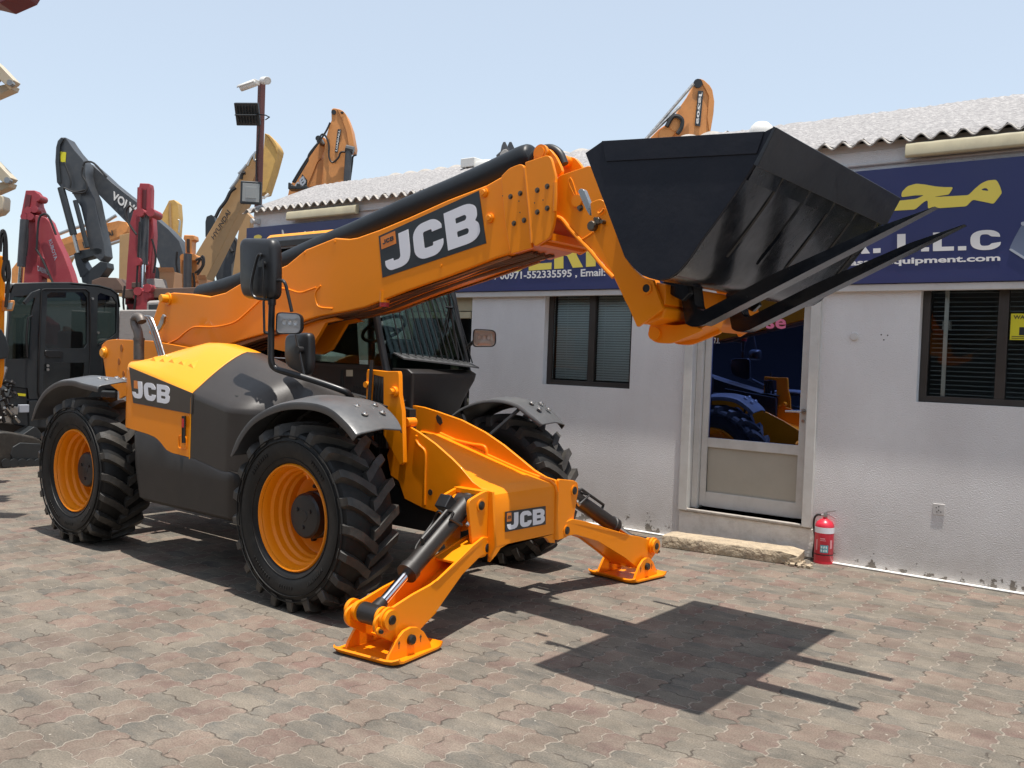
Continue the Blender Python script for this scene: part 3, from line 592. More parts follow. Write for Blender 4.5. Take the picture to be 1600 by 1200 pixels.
def sign():
    v = -.075
    u0, _ = wuz(384, 400, v); zt = 3.205; zb_ = sb+.003; u1 = 1.5
    o = thing('signboard', 'long dark blue company signboard with yellow and white lettering across the office front', 'sign', wp(-4.5, v, 2.7), WROT)
    b = MB(); W(b, u0, u1, v, -.003, zb_, zt); b.build('board', 'sign_blue', o, .003)
    def P(x, y): return wuz(x, y, v)
    def q(px):      # four pixels bl br tr tl -> 3D quad just proud of the board
        return [wp(*((lambda a: (a[0], v-.001, a[1]))(P(*p)))) for p in px]
    def poly(pxs, m_, name='lettering'):
        lp = [[P(*p) for p in rounded(l, 3.5, 4)] for l in pxs]; me = flat_mesh(lp, .002)
        for vt in me.vertices: vt.co = wp(vt.co.x, v-.0035+vt.co.z, vt.co.y)
        me.transform(wmat(o).inverted()); me.name = name; ob = bpy.data.objects.new(name, me); C.objects.link(ob); ob.parent = o; me.materials.append(M[m_]); return ob
    T = lambda s, px, m_, bold=.03, **k: lettering(s, q(px), m_, o, bold=bold, thick=.002, **k)
    def B(s, px, m_, gap=.10):
        lp, wd = glyphs(s, gap); return place_quad(flat_mesh(lp, .01), q(px), 'lettering', m_, o, .002, rect=(0, wd, 0, 1))
    # arabic letters at the right, traced (crop origin 1400,130 scale 6)
    a = lambda l: [(1400+x/6, 130+y/6) for x, y in l]
    poly([a([(-230,1010),(-60,945),(0,1105),(190,1085),(265,1050),(180,1052),(50,1070),(55,1020),(110,965),(190,942),(270,950),(370,968),(450,975),(538,975),(500,1040),(480,1048),(420,1055),(355,1068),(680,1050),(740,990),(800,940),(860,912),(942,905),(975,965),(995,1030),(915,1133),(860,1120),(720,1092),(660,1155),(400,1172),(375,1160),(340,1160),(300,1180),(298,1095),(260,1115),(180,1185),(0,1195),(-130,1200)][2:]),
          a([(795,1000),(822,985),(850,984),(872,1010),(840,1008)])], 'sign_yellow')
    # left arabic glimpses (crop origin 280,80 scale 3)
    c = lambda l: [(280+x/3, 80+y/3) for x, y in l]
    for l in ([(480,838),(488,836),(494,860),(488,890),(476,888),(486,866)], [(470,888),(482,878),(497,888),(484,898)], [(520,893),(540,878),(556,894)], [(584,848),(592,842),(598,850),(590,856)], [(586,862),(600,852),(612,884),(640,888),(640,898),(590,898)],
              [(624,846),(632,840),(638,848),(630,854)], [(642,846),(650,841),(656,848),(648,855)], [(632,884),(655,852),(664,884),(650,898),(632,898)], [(703,846),(710,844),(716,880),(707,882)]):
        poly([c(l)], 'sign_white')
    for l in ([(350,866),(375,858),(392,870),(378,882),(352,882)], [(400,884),(440,868),(452,900),(420,912)], [(330,880),(350,886),(348,900),(326,896)]): poly([c(l)], 'sign_yellow')
    # english name, phone and address lines
    B('SERI', [(781,426),(931,416),(931,363),(781,377)], 'sign_yellow', .08)
    B('T', [(927,416),(968,414),(968,360),(927,363)], 'sign_white')
    B('R.', [(1322,398),(1376,395),(1376,362),(1322,365)], 'sign_white')
    B('L.L.C', [(1402,394),(1564,389.5),(1564,359),(1402,366)], 'sign_white', .12)
    T('056599558 / 00971-552335595 , Email:', [(707,441),(946,433),(946,419),(707,428)], 'sign_white', bold=.02)
    T('asserequipment.com', [(1328,418),(1563,410.5),(1563,398),(1328,406)], 'sign_white', bold=.03)
    # picture of an attachment at the far right
    poly([[(1577,389),(1584,374),(1596,352),(1640,340),(1650,400),(1604,404)]], 'sign_grey', 'picture'); 
    pc = poly([[(1576,390),(1580,388),(1602,402),(1640,400),(1640,404),(1603,407)]], 'sign_pale', 'picture_edge'); pc.location.y -= .0025
    pc = poly([[(1595,347),(1606,346),(1606,352),(1596,353)]], 'sign_pale', 'picture_edge'); pc.location.y -= .0025
sign()

def extinguisher():
    p = atZ(1286, 879); o = thing('fire_extinguisher', 'red fire extinguisher with a white band standing against the wall beside the step', 'fire extinguisher', p, 0)
    r = .076; H = .305
    up = Vector((0,0,1))
    MB().lathe([(0,.002),(r*.93,.002),(r,.01),(r,H-.01),(r*.97,H+.012),(r*.82,H+.034),(r*.5,H+.052),(.018,H+.062),(.016,H+.075),(0,H+.075)], p, (0,0,1), 36).build('cylinder', 'ext_red', o)
    MB().lathe([(r+.0012,H-.052),(r+.0012,H-.004)], p, (0,0,1), 36).build('white_band', 'white', o)
    MB().lathe([(r+.0012,.072),(r+.0012,.080)], p, (0,0,1), 36).build('black_band', 'black', o)
    d = (CAM-p); d.z = 0; d.normalize(); s = Vector((-d.y, d.x, 0))
    lb = MB()
    g_ = [[p+(d*cos(a)+s*sin(a))*(r+.0016)+up*z for a in [(-.42+.84*i/8+.05) for i in range(9)]] for z in (.095, .158)]
    lb.grid(g_); lo = lb.build('label', mat('label_blue', (.10,.32,.38), .4, var=.5, scale=90), o)
    gl_ = MB()
    for i_ in range(3):
        for j_ in range(2):
            a0 = -.30+i_*.24; z0 = .103+j_*.028
            gl_.grid([[p+(d*cos(a)+s*sin(a))*(r+.0022)+up*(z0+z+.004*sin(k*2.1+i_*3)) for k, a in enumerate([a0, a0+.06, a0+.12, a0+.16])] for z in (0, .018)])
    gl_.build('label_symbols', mat('label_pale', (.62,.72,.68), .5), o)
    lt = MB()
    for i, (a0, a1, z0, z1) in enumerate([(-.4,.1,.205,.214),(-.4,.2,.192,.197),(-.9,-.7,.11,.20),(.65,.95,.13,.2)]):
        lt.grid([[p+(d*cos(a)+s*sin(a))*(r+.0016)+up*z for a in [a0+(a1-a0)*k/3 for k in range(4)]] for z in (z0, z1)])
    lt.build('lettering', mat('label_pink', (.72,.30,.32), .5), o)
    z = H+.075; c = p+up*z; side = WU
    vb = MB(); vb.cyl(c-up*.005, c+up*.03, .013, 12); vb.cyl(c+up*.012-side*.032, c+up*.012+side*.018, .008, 10)
    vb.tube([c+up*.028-side*.01, c+up*.045+side*.02, c+up*.062+side*.085], [.006,.006,.004], 8); vb.tube([c+up*.026, c+up*.022+side*.03, c-up*.002+side*.09], [.006,.006,.004], 8)
    vb.lathe([(0,0),(.012,0),(.012,.008),(0,.008)], c+up*.012+d*.014, d, 14); vb.build('valve', 'steel', o)
    h0 = c+up*.012-side*.032; pts = smooth([h0, h0-side*.03-up*.002, h0-side*.055-up*.03, h0-side*.06-up*.10, h0-side*.045-up*.2, p-side*(r+.01)+up*.07, p-side*(r+.008)+up*.03], 5)
    MB().tube(pts, .009, 8).build('hose', 'hose', o)
    MB().lathe([(r*1.0,.016),(r+.002,.017),(r+.002,.0),(r,.0)], p, (0,0,1), 30).build('foot_ring', 'ext_red', o)
extinguisher()

# ================================================================== TELEHANDLER
XF, XR, YC, YL, RZ = -4.452, -7.202, 4.64, 3.504, .571
tele = thing('telehandler', 'large orange and black telehandler with raised boom, black bucket and spread stabiliser legs', 'telehandler', (-5.6, YC, 0))
def tY(px, Y): return [(lambda P: (P.x, P.z))(atY(x, y, Y)) for x, y in px]
def crop(l, ox, oy, s): return [(ox+x/s, oy+y/s) for x, y in l]

# ---- wheels
def make_wheel(parent, loc):
    # local frame: axis along +Y, outer side at y = 0 (rim lip), tyre runs from -.035 to .37
    m = MB(); R = .330
    m.lathe([(R,-.0),(R+.004,.012),(R-.02,.016),(R-.028,.035),(R-.030,.07),(R-.045,.085),(R-.047,.12),(R-.06,.135),(R-.062,.165),(R-.075,.18),(R-.078,.225),(R-.10,.235),(.17,.24),(.13,.235),(0,.235)], (0,0,0), (0,1,0), 72)
    m.lathe([(R,.0),(R-.006,-.006),(R-.012,-.004),(R-.018,.012)], (0,0,0), (0,1,0), 72)
    wh = m.build('wheel', 'orange', None, ang=30); wh.parent = parent
    hb = MB(); hb.lathe([(0,.092),(.10,.092),(.128,.096),(.140,.108),(.142,.16),(.150,.165),(.150,.238)], (0,0,0), (0,1,0), 48)
    hb.lathe([(0,.088),(.035,.089),(.04,.096)], (.0,0,.0), (0,1,0), 24)
    for k in range(3): a = radians(30+120*k); hb.lathe([(0,.084),(.012,.085),(.014,.095)], (.07*cos(a),0,.07*sin(a)), (0,1,0), 12)
    for k in range(10): a = 2*pi*k/10; hb.tube([(.178*cos(a),.24,.178*sin(a)),(.178*cos(a),.212,.178*sin(a))], .013, 6)
    h_ = hb.build('hub', 'black'); h_.parent = wh
    vb = MB(); vb.tube([(.10,.05,.245),(.075,.06,.27),(.06,.05,.285)], [.012,.016,.02], 8); vb.build('valve_guard', 'orange').parent = wh
    t = MB(); c = .548
    pr = [(R-.012,.018),(R+.004,.004),(R+.02,-.012),(.40,-.030),(.45,-.036),(.50,-.026),(.522,-.012),(.535,.02),(.546,.09),(c+.004,.168)]
    prof = pr+[(r, .336-y) for r, y in pr[::-1]]
    t.lathe(prof, (0,0,0), (0,1,0), 96)
    # ribs on the side wall
    for rr in (.365, .47, .503): t.lathe([(rr-.003,-.030 if rr > .4 else -.012),(rr-.001,-.041 if rr > .4 else -.022),(rr+.002,-.041 if rr > .4 else -.022),(rr+.004,-.030 if rr > .4 else -.012)], (0,0,0), (0,1,0), 96)
    t.build('tyre_', 'tyre') if False else None; N = 21; Wd = .336; tr = MB()
    for s in (0, 1):
        for k in range(N):
            th0 = 2*pi*(k+(.5 if s else 0))/N
            secs = []
            for (y, dth, ro, ri, wb, wt) in [(-.036,.015,.522,.49,.030,.021),(-.028,.012,.566,.50,.033,.023),(-.008,.0,.578,.52,.035,.026),(.05,-.055,.583,.53,.036,.028),(.10,-.115,.586,.54,.037,.029),(.150,-.185,.587,.54,.042,.031),(.188,-.23,.586,.54,.042,.031)]:
                yy = y if not s else Wd-y; th = th0+dth
                def pp(r, w_): a = th+w_/r; return Vector((r*cos(a), yy, r*sin(a)))
                secs.append([pp(ri, wb), pp(ro, wt), pp(ro, -wt), pp(ri, -wb)])
            tr.loft(secs)
    ty = t.build('tyre', 'tyre', None, ang=28); ty.parent = wh
    td = tr.build('tread', 'tread', None, ang=28); td.parent = wh
    for v in list(ty.data.vertices)+list(td.data.vertices):      # flattened where it stands
        if v.co.z < -(RZ-.002): v.co.z = -(RZ-.002)
    rl = MB()     # short moulded marks round the side wall
    for a_, n_ in ((222,9),(262,6),(300,8),(40,7),(120,9)):
        for k in range(n_):
            a = radians(a_+k*3.1); b = a+radians(1.7)
            rl.loft([[Vector((r*cos(t), y, r*sin(t))) for r, y in ((.412,-.0325),(.412,-.0360),(.432,-.0385),(.432,-.0345))] for t in (a, b)])
    rl.build('moulded_marks', 'tyre').parent = wh
    wh.location = Vector(loc)-Vector(parent.location)
    return wh
w0 = make_wheel(tele, (XF, YL, RZ))
def copy_part(o, parent, **k):
    c = o.copy(); C.objects.link(c); c.parent = parent
    for ch in o.children: d = ch.copy(); C.objects.link(d); d.parent = c
    return c
for X_, far, rot in ((XR, 0, 12), (XF, 1, 7), (XR, 1, 0)):
    c = copy_part(w0, tele); c.location = Vector((X_, 2*YC-YL if far else YL, RZ))-Vector(tele.location)
    if far: c.scale = (1, -1, 1)
    c.rotation_euler = (0, 0, 0)

# ---- fenders
def fender(pts, y0, y1, name='fender', lip=.05, dome=.03, taper=None):
    m = MB(); P = smooth(pts, 6); rings = []; n = len(P)
    sgn = 1 if y1 > y0 else -1
    for i, p in enumerate(P):
        a = P[max(0,i-1)]; b = P[min(n-1,i+1)]; t = (b-a).normalized(); nn = Vector((-t.y, t.x))
        if nn.dot(Vector((0,1))) < 0 and i > 2: nn = nn
        ye = y1-(taper*max(0, (i/n-.75)/.25)**1.5*sgn if taper else 0)
        cs = [(y0, -lip), (y0+.006*sgn, -lip*.2), (y0+.03*sgn, .0), ((y0+ye)/2, dome), (ye-.02*sgn, .012), (ye, -.01)]
        e = 1.0 if i > 3 else .4+.15*i
        rings.append([Vector((p.x+nn.x*d*e, y, p.y+nn.y*d*e)) for y, d in cs])
    m.loft(rings, close=False, caps=False)
    return m.build(name, 'fender', tele, solid=.008, ang=30)
fp = [(-5.03,.90),(-4.96,1.03),(-4.80,1.17),(-4.55,1.265),(-4.30,1.295),(-4.08,1.275),(-3.92,1.20),(-3.83,1.135)]
f1 = fender(fp, 3.455, 3.86, taper=.06)
f2 = fender([(XF+(x-XF)*.84-.07, z-.035) for x, z in fp], 5.74, 5.36, taper=.06)
def fbolts(par, pts):
    b = MB()
    for p in pts: b.lathe([(0,.016),(.006,.016),(.012,.008),(.021,.006),(.022,0)], p, (.35,0,.93), 14)
    b.build('fender_bolt', 'steel', par)
fbolts(f1, [(-4.02,3.62,1.278),(-4.02,3.76,1.283),(-3.93,3.60,1.238),(-3.93,3.74,1.243)])
fbolts(f2, [(-4.155,5.62,1.255),(-4.155,5.50,1.26),(-4.08,5.62,1.215),(-4.08,5.50,1.22)])
fr_ = [(XR+x-XF+0, z) for x, z in fp]
rp = [(-7.86,.93),(-7.79,1.06),(-7.64,1.19),(-7.42,1.275),(-7.18,1.30),(-6.98,1.285),(-6.75,1.27)]
f3 = fender(rp, 3.455, 3.86); fender([(x, z) for x, z in rp], 5.82, 5.42)
fbolts(f3, [(-7.04,3.62,1.315),(-7.04,3.76,1.318),(-6.93,3.62,1.312),(-6.93,3.76,1.315)])
st = MB(); st.tube([(-4.80,5.42,1.17),(-4.45,5.16,.98)], .014, 8); st.tube([(-4.20,5.42,1.22),(-4.38,5.16,.94)], .014, 8); st.tube([(-4.50,3.82,1.25),(-4.40,4.15,.98)], .014, 8); st.build('fender_stay', 'black', tele)

# ---- chassis, axles
ch = MB()
ch.box((-8.25,4.26,.55),(-4.5,4.42,.98)); ch.box((-8.25,4.86,.55),(-4.5,5.02,.98)); ch.box((-4.5,4.26,.45),(-3.9,5.0,.72)); ch.box((-6.2,4.43,.60),(-5.0,4.85,.95)); ch.box((-8.2,4.43,.6),(-7.9,4.85,.95)); ch.box((-6.1,4.2,.985),(-4.9,4.95,1.25))
ch.build('chassis', 'matte_black', tele, .01)
ax = MB()
for X_ in (XF, XR):
    ax.tube([(X_,3.74,RZ),(X_,3.9,RZ),(X_,4.3,RZ),(X_,4.45,RZ),(X_,4.64,RZ),(X_,4.83,RZ),(X_,4.98,RZ),(X_,5.38,RZ),(X_,5.54,RZ)], [.15,.12,.085,.12,.19,.12,.085,.12,.15], 20)
    ax.tube([(X_+.16,4.1,RZ-.02),(X_+.16,5.18,RZ-.02)], .03, 10)
ax.tube([(XF,4.64,RZ),(XR,4.64,RZ)], .04, 10); ax.build('axle', 'matte_black', tele)

# ---- engine cover on the near side: a loft along X
YS = 3.535
def lerp_tab(tab, x):
    if x <= tab[0][0]: return tab[0][1]
    for (a, va), (b, vb) in zip(tab, tab[1:]):
        if x <= b: return va+(vb-va)*(x-a)/(b-a)
    return tab[-1][1]
crease = [(-6.60,1.455),(-6.45,1.435),(-6.1,1.375),(-5.64,1.278),(-5.4,1.235),(-5.2,1.20),(-5.0,1.19),(-4.7,1.19),(-4.3,1.16)]
ridge = [(-6.60,1.50),(-6.50,1.54),(-6.35,1.585),(-6.12,1.628),(-5.95,1.63),(-5.71,1.592),(-5.36,1.512),(-5.0,1.415),(-4.7,1.345),(-4.3,1.255)]
side_y = [(-6.60,3.62),(-6.50,3.545),(-6.40,YS),(-5.18,YS),(-5.10,3.56),(-5.03,3.62),(-4.98,3.72),(-4.92,3.84),(-4.3,3.90)]
def top_prof(X, ny=9):
    ys = lerp_tab(side_y, X); zc = lerp_tab(crease, X); zr = lerp_tab(ridge, X); YR = 3.98
    out = [(ys, zc-.035), (ys+.003, zc-.010), (ys+.013, zc+.006)]
    for i in range(1, ny+1):
        t = i/ny; out.append((ys+.016+(YR-ys-.016)*t, zc+.006+(zr-zc-.006)*(1-(1-t)**1.32)))
    out += [(4.10, zr-.004), (4.16, zr-.03), (4.17, zr-.2)]
    return out
def xs(a, b, n): return [a+(b-a)*i/n for i in range(n+1)]
XB = -5.615
def top_patch(x0, x1, n, name, m, par=None, bump=False):
    mb = MB(); mb.loft([[Vector((X, y, z)) for y, z in top_prof(X)] for X in xs(x0, x1, n)], close=False, caps=False); return mb.build(name, m, par or tele, ang=50)
hood = top_patch(-6.60, XB, 24, 'engine_hood', 'yellow')
# five small ridges pressed in the hood
rb = MB()
for k in range(5):
    X = -6.345+k*.115; p = top_prof(X); f = lambda y: lerp_tab([(a, b) for a, b in p], y)
    y0 = 3.66+k*.006
    v = [Vector((X-.055,y0,f(y0)-.004)), Vector((X+.055,y0,f(y0)-.012)), Vector((X,y0+.01,f(y0)+.030)), Vector((X-.05,y0+.40,f(y0+.40)-.006)), Vector((X+.05,y0+.40,f(y0+.40)-.012))]
    rb.add(v, [(0,1,2),(0,2,3),(1,4,2),(3,2,4)])
rb.build('hood_louvre', 'yellow', hood, .004)
# side faces
low = [(-6.60,.975),(-6.40,.965),(-6.16,.945),(-6.06,.93),(-5.99,.90),(-5.92,.855),(-5.84,.838),(-5.56,.825),(-5.25,.775),(-5.0,.77)]
def side_patch(x0, x1, n, zlo, zhi, name, m, off=0., par=None):
    mb = MB(); R = []
    for X in xs(x0, x1, n):
        ys = lerp_tab(side_y, X)+off; a = zlo(X) if callable(zlo) else zlo; b = zhi(X) if callable(zhi) else zhi
        R.append([Vector((X, ys, a+(b-a)*k/5)) for k in range(6)])
    mb.loft(R, close=False, caps=False); return mb.build(name, m, par or tele, ang=50)
zc = lambda X: lerp_tab(crease, X)-.035; zl = lambda X: lerp_tab(low, X)
sp_ = side_patch(-6.60, XB, 30, zl, zc, 'side_panel', 'orange')
front_side = side_patch(XB, -4.98, 26, lambda X: lerp_tab(low, X) if X < -5.06 else lerp_tab([(-5.06,.77),(-4.98,1.0)], X), zc, 'front_cover', 'charcoal')
top_patch(XB, -4.3, 30, 'cover_top', 'charcoal', front_side)
# pale seam between hood and front cover
sm = MB(); pr = top_prof(XB)[:-3]
sm.tube([Vector((XB, YS-.001, .80)), Vector((XB, YS-.001, 1.0))]+[Vector((XB, y-.001, z+.001)) for y, z in pr], .0045, 6); sm.build('edge_bead', 'yellow', hood)
# wheel arch behind the front tyre, closed towards the chassis
wa = MB(); R = []
for a in range(0, 13):
    t = radians(190-a*9.5); r = .70; R.append([Vector((XF+r*cos(t)-.0, y, RZ+r*sin(t))) for y in (3.66,3.8,3.95,4.15,4.25)])
wa.loft(R, close=False, caps=False); wa.build('wheel_arch', 'matte_black', tele, solid=.01)
ib = MB(); ib.box((-6.45,3.62,.62),(-5.2,4.24,1.28)); ib.build('engine_block', 'matte_black', tele, .02)
# lower skirt with rounded corners
sk = MB(); R = []
def sk_ring(z, X0, X1, y, r):
    pts = rounded([(X0, 4.2), (X0, y), (X1, y), (X1, 4.2)], [0, r, r, 0], 6); pts = pts[:8]+[(pts[7][0]+(pts[8][0]-pts[7][0])*k/26, y) for k in range(1, 26)]+pts[8:]; return [Vector((p[0], p[1], z)) for p in pts]
zs = [(.44,.05,.0),(.452,.022,.0),(.475,.0,0),(.60,0,0),(.70,0,0)]
low_t = lambda X: lerp_tab(low, X)+.003
rings = [sk_ring(z, -6.30-.3*max(0,(z-.45))+i, -5.06-i*.6, YS-.008+i, .10) for z, i, _ in zs]
top = sk_ring(.7, -6.40, -5.06, YS-.008, .10)
rings.append([Vector((p.x, p.y, lerp_tab(low, p.x)-.018)) for p in top]); 
rings.append([Vector((p.x, p.y+(.012 if p.y < 4 else 0), lerp_tab(low, p.x)+.002)) for p in top])
sk.loft(rings, close=False, caps=False); sk.add(rings[0], [tuple(range(len(rings[0])))])
sk.add([Vector((-6.40,YS+.002,lerp_tab(low,-6.4))), Vector((-5.06,YS+.002,.77)), Vector((-5.06,4.2,.77)), Vector((-6.40,4.2,.95))], [(0,1,2,3)])
sk.build('skirt', 'skirt', tele, ang=40)
# dark panel and lettering on the side
def ys_(px): return [Vector((P[0], YS-.002, P[1])) for P in tY(px, YS)]
dq = ys_([(209,629.5),(301,647),(302,614.5),(202.5,573.5)])
pl = MB(); pl.prism(dq, (0,-.003,0)); plo = pl.build('name_panel', 'decal_brown', sp_)
lq = [Vector((p.x, YS-.005, p.z)) for p in ys_([(209,621),(266,632),(267,603),(206,594)])]
place_quad(flat_mesh(jcb_loops(), .01), lq, 'lettering', 'white', plo, .002, rect=(0,2.86,0,1))
eq = [Vector((p.x, YS-.005, p.z)) for p in ys_([(210.5,606.5),(216.5,607.5),(216.5,595.5),(210.5,594.5)])]
pl = MB(); pl.prism(eq, (0,-.002,0)); pl.build('emblem', 'decal_orange', plo)
# latch with its red gauge
lt = MB(); a = tY([(287,650),(287,692)], YS-.012); lt.tube([(a[0][0],YS-.012,a[0][1]),(a[1][0],YS-.012,a[1][1])], .014, 8); lto = lt.build('latch', 'black', tele)
a = tY([(285.5,654),(285.5,668)], YS-.026); MB().tube([(a[0][0],YS-.026,a[0][1]),(a[1][0],YS-.026,a[1][1])], .008, 8).build('gauge', 'red_plastic', lto)
lr = MB(); a = tY([(279,680),(279,700),(291,702),(291,682)], YS-.004); a2 = [(Vector(p)).to_3d() for p in a]
lr.tube([(p[0], YS-.004, p[1]) for p in rounded(a, .02)], .003, 6); lr.build('latch_rim', 'orange', lto)

# ---- rear frame plates, exhaust, pipes
rpz = tY([(158,540),(166,532),(178,530),(236,532.5),(262,537),(306,545),(330,640),(300,650),(201,625),(196,618),(186,624),(186,612),(170,600),(166,592)], 4.30)
m = MB(); m.XZ(rounded(rpz, [.03,.03,.03,.02,.02,0,0,0,.02,.02,.02,.02,.02,.02]), 4.30, 4.325); rf_ = m.build('rear_frame', 'orange', tele, .004)
m = MB(); m.XZ([(x+.06, z+.02) for x, z in rpz], 4.93, 4.955); m.build('frame_plate', 'orange', rf_, .004)
m = MB(); p = tY([(163,551)], 4.30)[0]
m.lathe([(.0,.03),(.035,.03),(.04,.026),(.042,.01),(.055,.01),(.055,0)], (p[0],4.30,p[1]), (0,-1,0), 28); m.cyl((p[0],4.326,p[1]),(p[0],4.93,p[1]), .05); m.box((-8.30,4.326,1.36),(-8.1,4.93,1.58)); m.build('frame_boss', 'yellow', rf_, .004)
m = MB()
for q, s in (((190,544),.05),((186,565),.045),((193,584),.04)):
    p = tY([q], 4.2985)[0]; m.XZ([(p[0]+s*.5*cos(radians(t)), p[1]+s*.7*sin(radians(t))) for t in range(0,360,24)], 4.2965, 4.2998)
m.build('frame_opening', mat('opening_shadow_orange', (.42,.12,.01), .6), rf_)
m = MB(); a = [Vector((x,3.98+.0,z)) for x, z in tY([(216,559),(217,548),(215,535),(212,515),(214,501),(222,494)], 3.98)]
e = smooth([atY(x, y, 3.98) for x, y in ((217,562),(217,548),(217,530),(215,517),(211.5,508),(210.5,500),(214,495.5),(219.5,497),(222,503))], 5)
m.tube(e[:11], .042, 20); m.tube(e[9:], .037, 20); m.tube([atY(217,532,3.98), atY(217,528,3.98)], .047, 20); m.build('exhaust', 'exhaust', tele)
m = MB()
for k in range(3):
    a = [(lambda P: Vector((P.x,P.y,P.z)))(atY(x+k*4.2-2, y, 4.12)) for x, y in ((222,494),(229,496),(234,505),(243,530),(252,560))]; m.tube(smooth(a, 5), .010, 8)
m.build('steel_pipe', 'steel', tele)
m = MB(); m.prism([atY(x,y,4.2) for x,y in ((240,516),(247,508),(251,497),(254,491),(257,494),(255,505),(250,514),(243,521))], (0,.02,0)); m.build('pipe_bracket', 'steel', tele, .002)


# ---- boom
YB0, YB1 = 4.40, 4.775
bt = tY([(249,468),(258,460),(270,457),(300,459),(328,463),(352,457),(372,445),(395,432),(427,423),(448,414),(477,390),(523,371.5),(545,373),(558,371),(592,359),(640,339),(700,312),(760,289),(790,272)], YB0)
bb = tY([(798,396),(775,403),(700,432),(640,453),(570,480),(540,487),(500,494),(470,503),(416,521),(380,531),(348,541),(300,551),(276,540),(246,534),(232,520)], YB0)
bm_ = MB(); bm_.XZ(bt+bb, YB0, YB1); boom = bm_.build('boom', 'orange', tele, .012, 3)
# raised reinforcement edge at the foot, drawn as a welded bead
def bead(px, Y, r=.006, m='orange', par=None, name='weld_bead', n=5):
    b = MB(); b.tube(smooth([atY(x, y, Y) for x, y in px], n), r, 8); return b.build(name, m, par or boom)
bead([(262,537),(277,530),(290,519),(304,511),(330,511),(352,508),(372,500),(400,475),(425,452),(437,450),(450,452),(468,457),(483,453),(494,449)], YB0-.002, .006)
bead([(501,446),(493,457),(494,472),(500,480),(520,482)], YB0-.002, .006)
m = MB(); p = tY([(263,467)], YB0)[0]; m.lathe([(0,.075),(.032,.075),(.036,.07),(.036,.012),(.055,.012),(.055,0)], (p[0],YB0,p[1]), (0,-1,0), 24); m.cyl((p[0],YB0,p[1]),(p[0],YB1+.06,p[1]), .03); m.build('pivot_pin', 'yellow', boom)
# lower flange with the hose bundle under the boom
low_line = [(400,540),(440,522),(480,507),(530,496),(580,478),(640,459),(700,438),(740,424),(780,412)]
m = MB(); a = tY([(330,548),(430,517),(500,495),(570,481),(700,433),(795,399)], YB0+.02); b = tY([(795,402),(702,435),(640,455),(570,483.5),(500,498),(430,522),(345,551)], YB0+.02)
m.XZ(a+b, YB0+.02, YB0+.05); m.XZ([(x+.0, z) for x, z in a+b], YB1-.05, YB1-.02); fl_ = m.build('lower_flange', mat('flange_dark_orange', (.30,.115,.03), .55, var=.25, scale=8), boom, .003)  # darker, browner orange than the boom sides
m = MB(); random.seed(4)
for k in range(9):
    y = YB0+.06+k*.028; dz = random.uniform(-.012,.012)
    pts = [Vector((x, y+random.uniform(-.012,.012), z+.01+dz+random.uniform(-.006,.006))) for x, z in tY([(360,548),(430,523),(500,499),(570,483),(640,457),(700,435),(750,418),(800,404),(830,396)], YB0+.05)]
    m.tube(smooth(pts, 4), .011, 6)
m.build('hose', 'hose_dusty', boom)
m = MB(); random.seed(8)
for k in range(7):
    x0 = 735+k*12
    pts = [atY(x0-12, 412+random.uniform(-3,6)-k*3, YB0+.1+.02*k), atY(x0, 404+random.uniform(-4,4)-k*2, YB0+.06), atY(x0+10, 408-k*2.5, YB0+.08), atY(x0+24, 400-k*2, YB0+.14), atY(x0+34, 404-k*2.6, YB0+.2)]
    m.tube(smooth(pts, 5), .010, 6)
m.build('clamped_pipe', 'hose_dusty', boom)
# red capped rubbing blocks
m = MB(); p = atY(601,466,YB0+.03); m.cyl(p+Vector((0,0,.05)), p-Vector((0,0,.03)), .036, 16); m.build('stop_block', 'orange', boom); m = MB(); m.cyl(p-Vector((0,0,.031)), p-Vector((0,0,.06)), .034, 16); m.build('stop_pad', 'red_plastic', boom)
# lift cylinder lug under the boom
m = MB(); m.XZ(tY([(470,507),(530,496),(540,500),(515,505),(492,545),(478,553),(462,552),(430,545),(425,520)], 4.5), 4.46, 4.49); m.XZ(tY([(470,507),(530,496),(540,500),(515,505),(492,545),(478,553),(462,552),(430,545),(425,520)], 4.5), 4.66, 4.69); m.build('ram_lug', 'orange', boom, .003)
# decals
dq = [atY(x, y, YB0) for x, y in ((598,434),(760,380),(748.5,298),(592,369))]; dq = [Vector((p.x, YB0, p.z)) for p in dq]
jcb_plate(dq, boom, margin=(.045,.035,.10,.14), square=(.02,.175,.66,.95))
m = MB()
for q in ((476,395),(523,378),(689,415)): p = atY(*q, YB0); m.lathe([(0,.004),(.010,.004),(.011,0)], (p.x,YB0,p.z), (0,-1,0), 10)
for q in ((757,301),(766,341)): p = atY(*q, YB0); m.lathe([(0,.022),(.016,.022),(.02,.014),(.03,.012),(.03,0)], (p.x,YB0,p.z), (0,-1,0), 14)
m.build('boss', 'orange', boom)
# black hose guard on top of the boom: half round sheath
pts = [Vector((x, (YB0+YB1)/2-.03, z)) for x, z in tY([(318,462),(372,447),(440,417),(500,390),(560,366),(640,330),(720,297),(790,266),(825,249),(836,243)], (YB0+YB1)/2-.03)]
m = MB(); m.tube(smooth(pts, 3), [.10]*24+[.096,.09,.08,.055], 28); m.build('hose_guard', mat('guard_black', (.010,.012,.014), .5, spec=.35, var=.2, scale=5), boom)
m = MB(); m.tube(smooth([(-3.52,4.52,2.80),(-3.44,4.50,2.87),(-3.34,4.50,2.89),(-3.26,4.50,2.85),(-3.22,4.5,2.78)], 5), .026, 14); m.build('hose_bend', 'hose', boom)

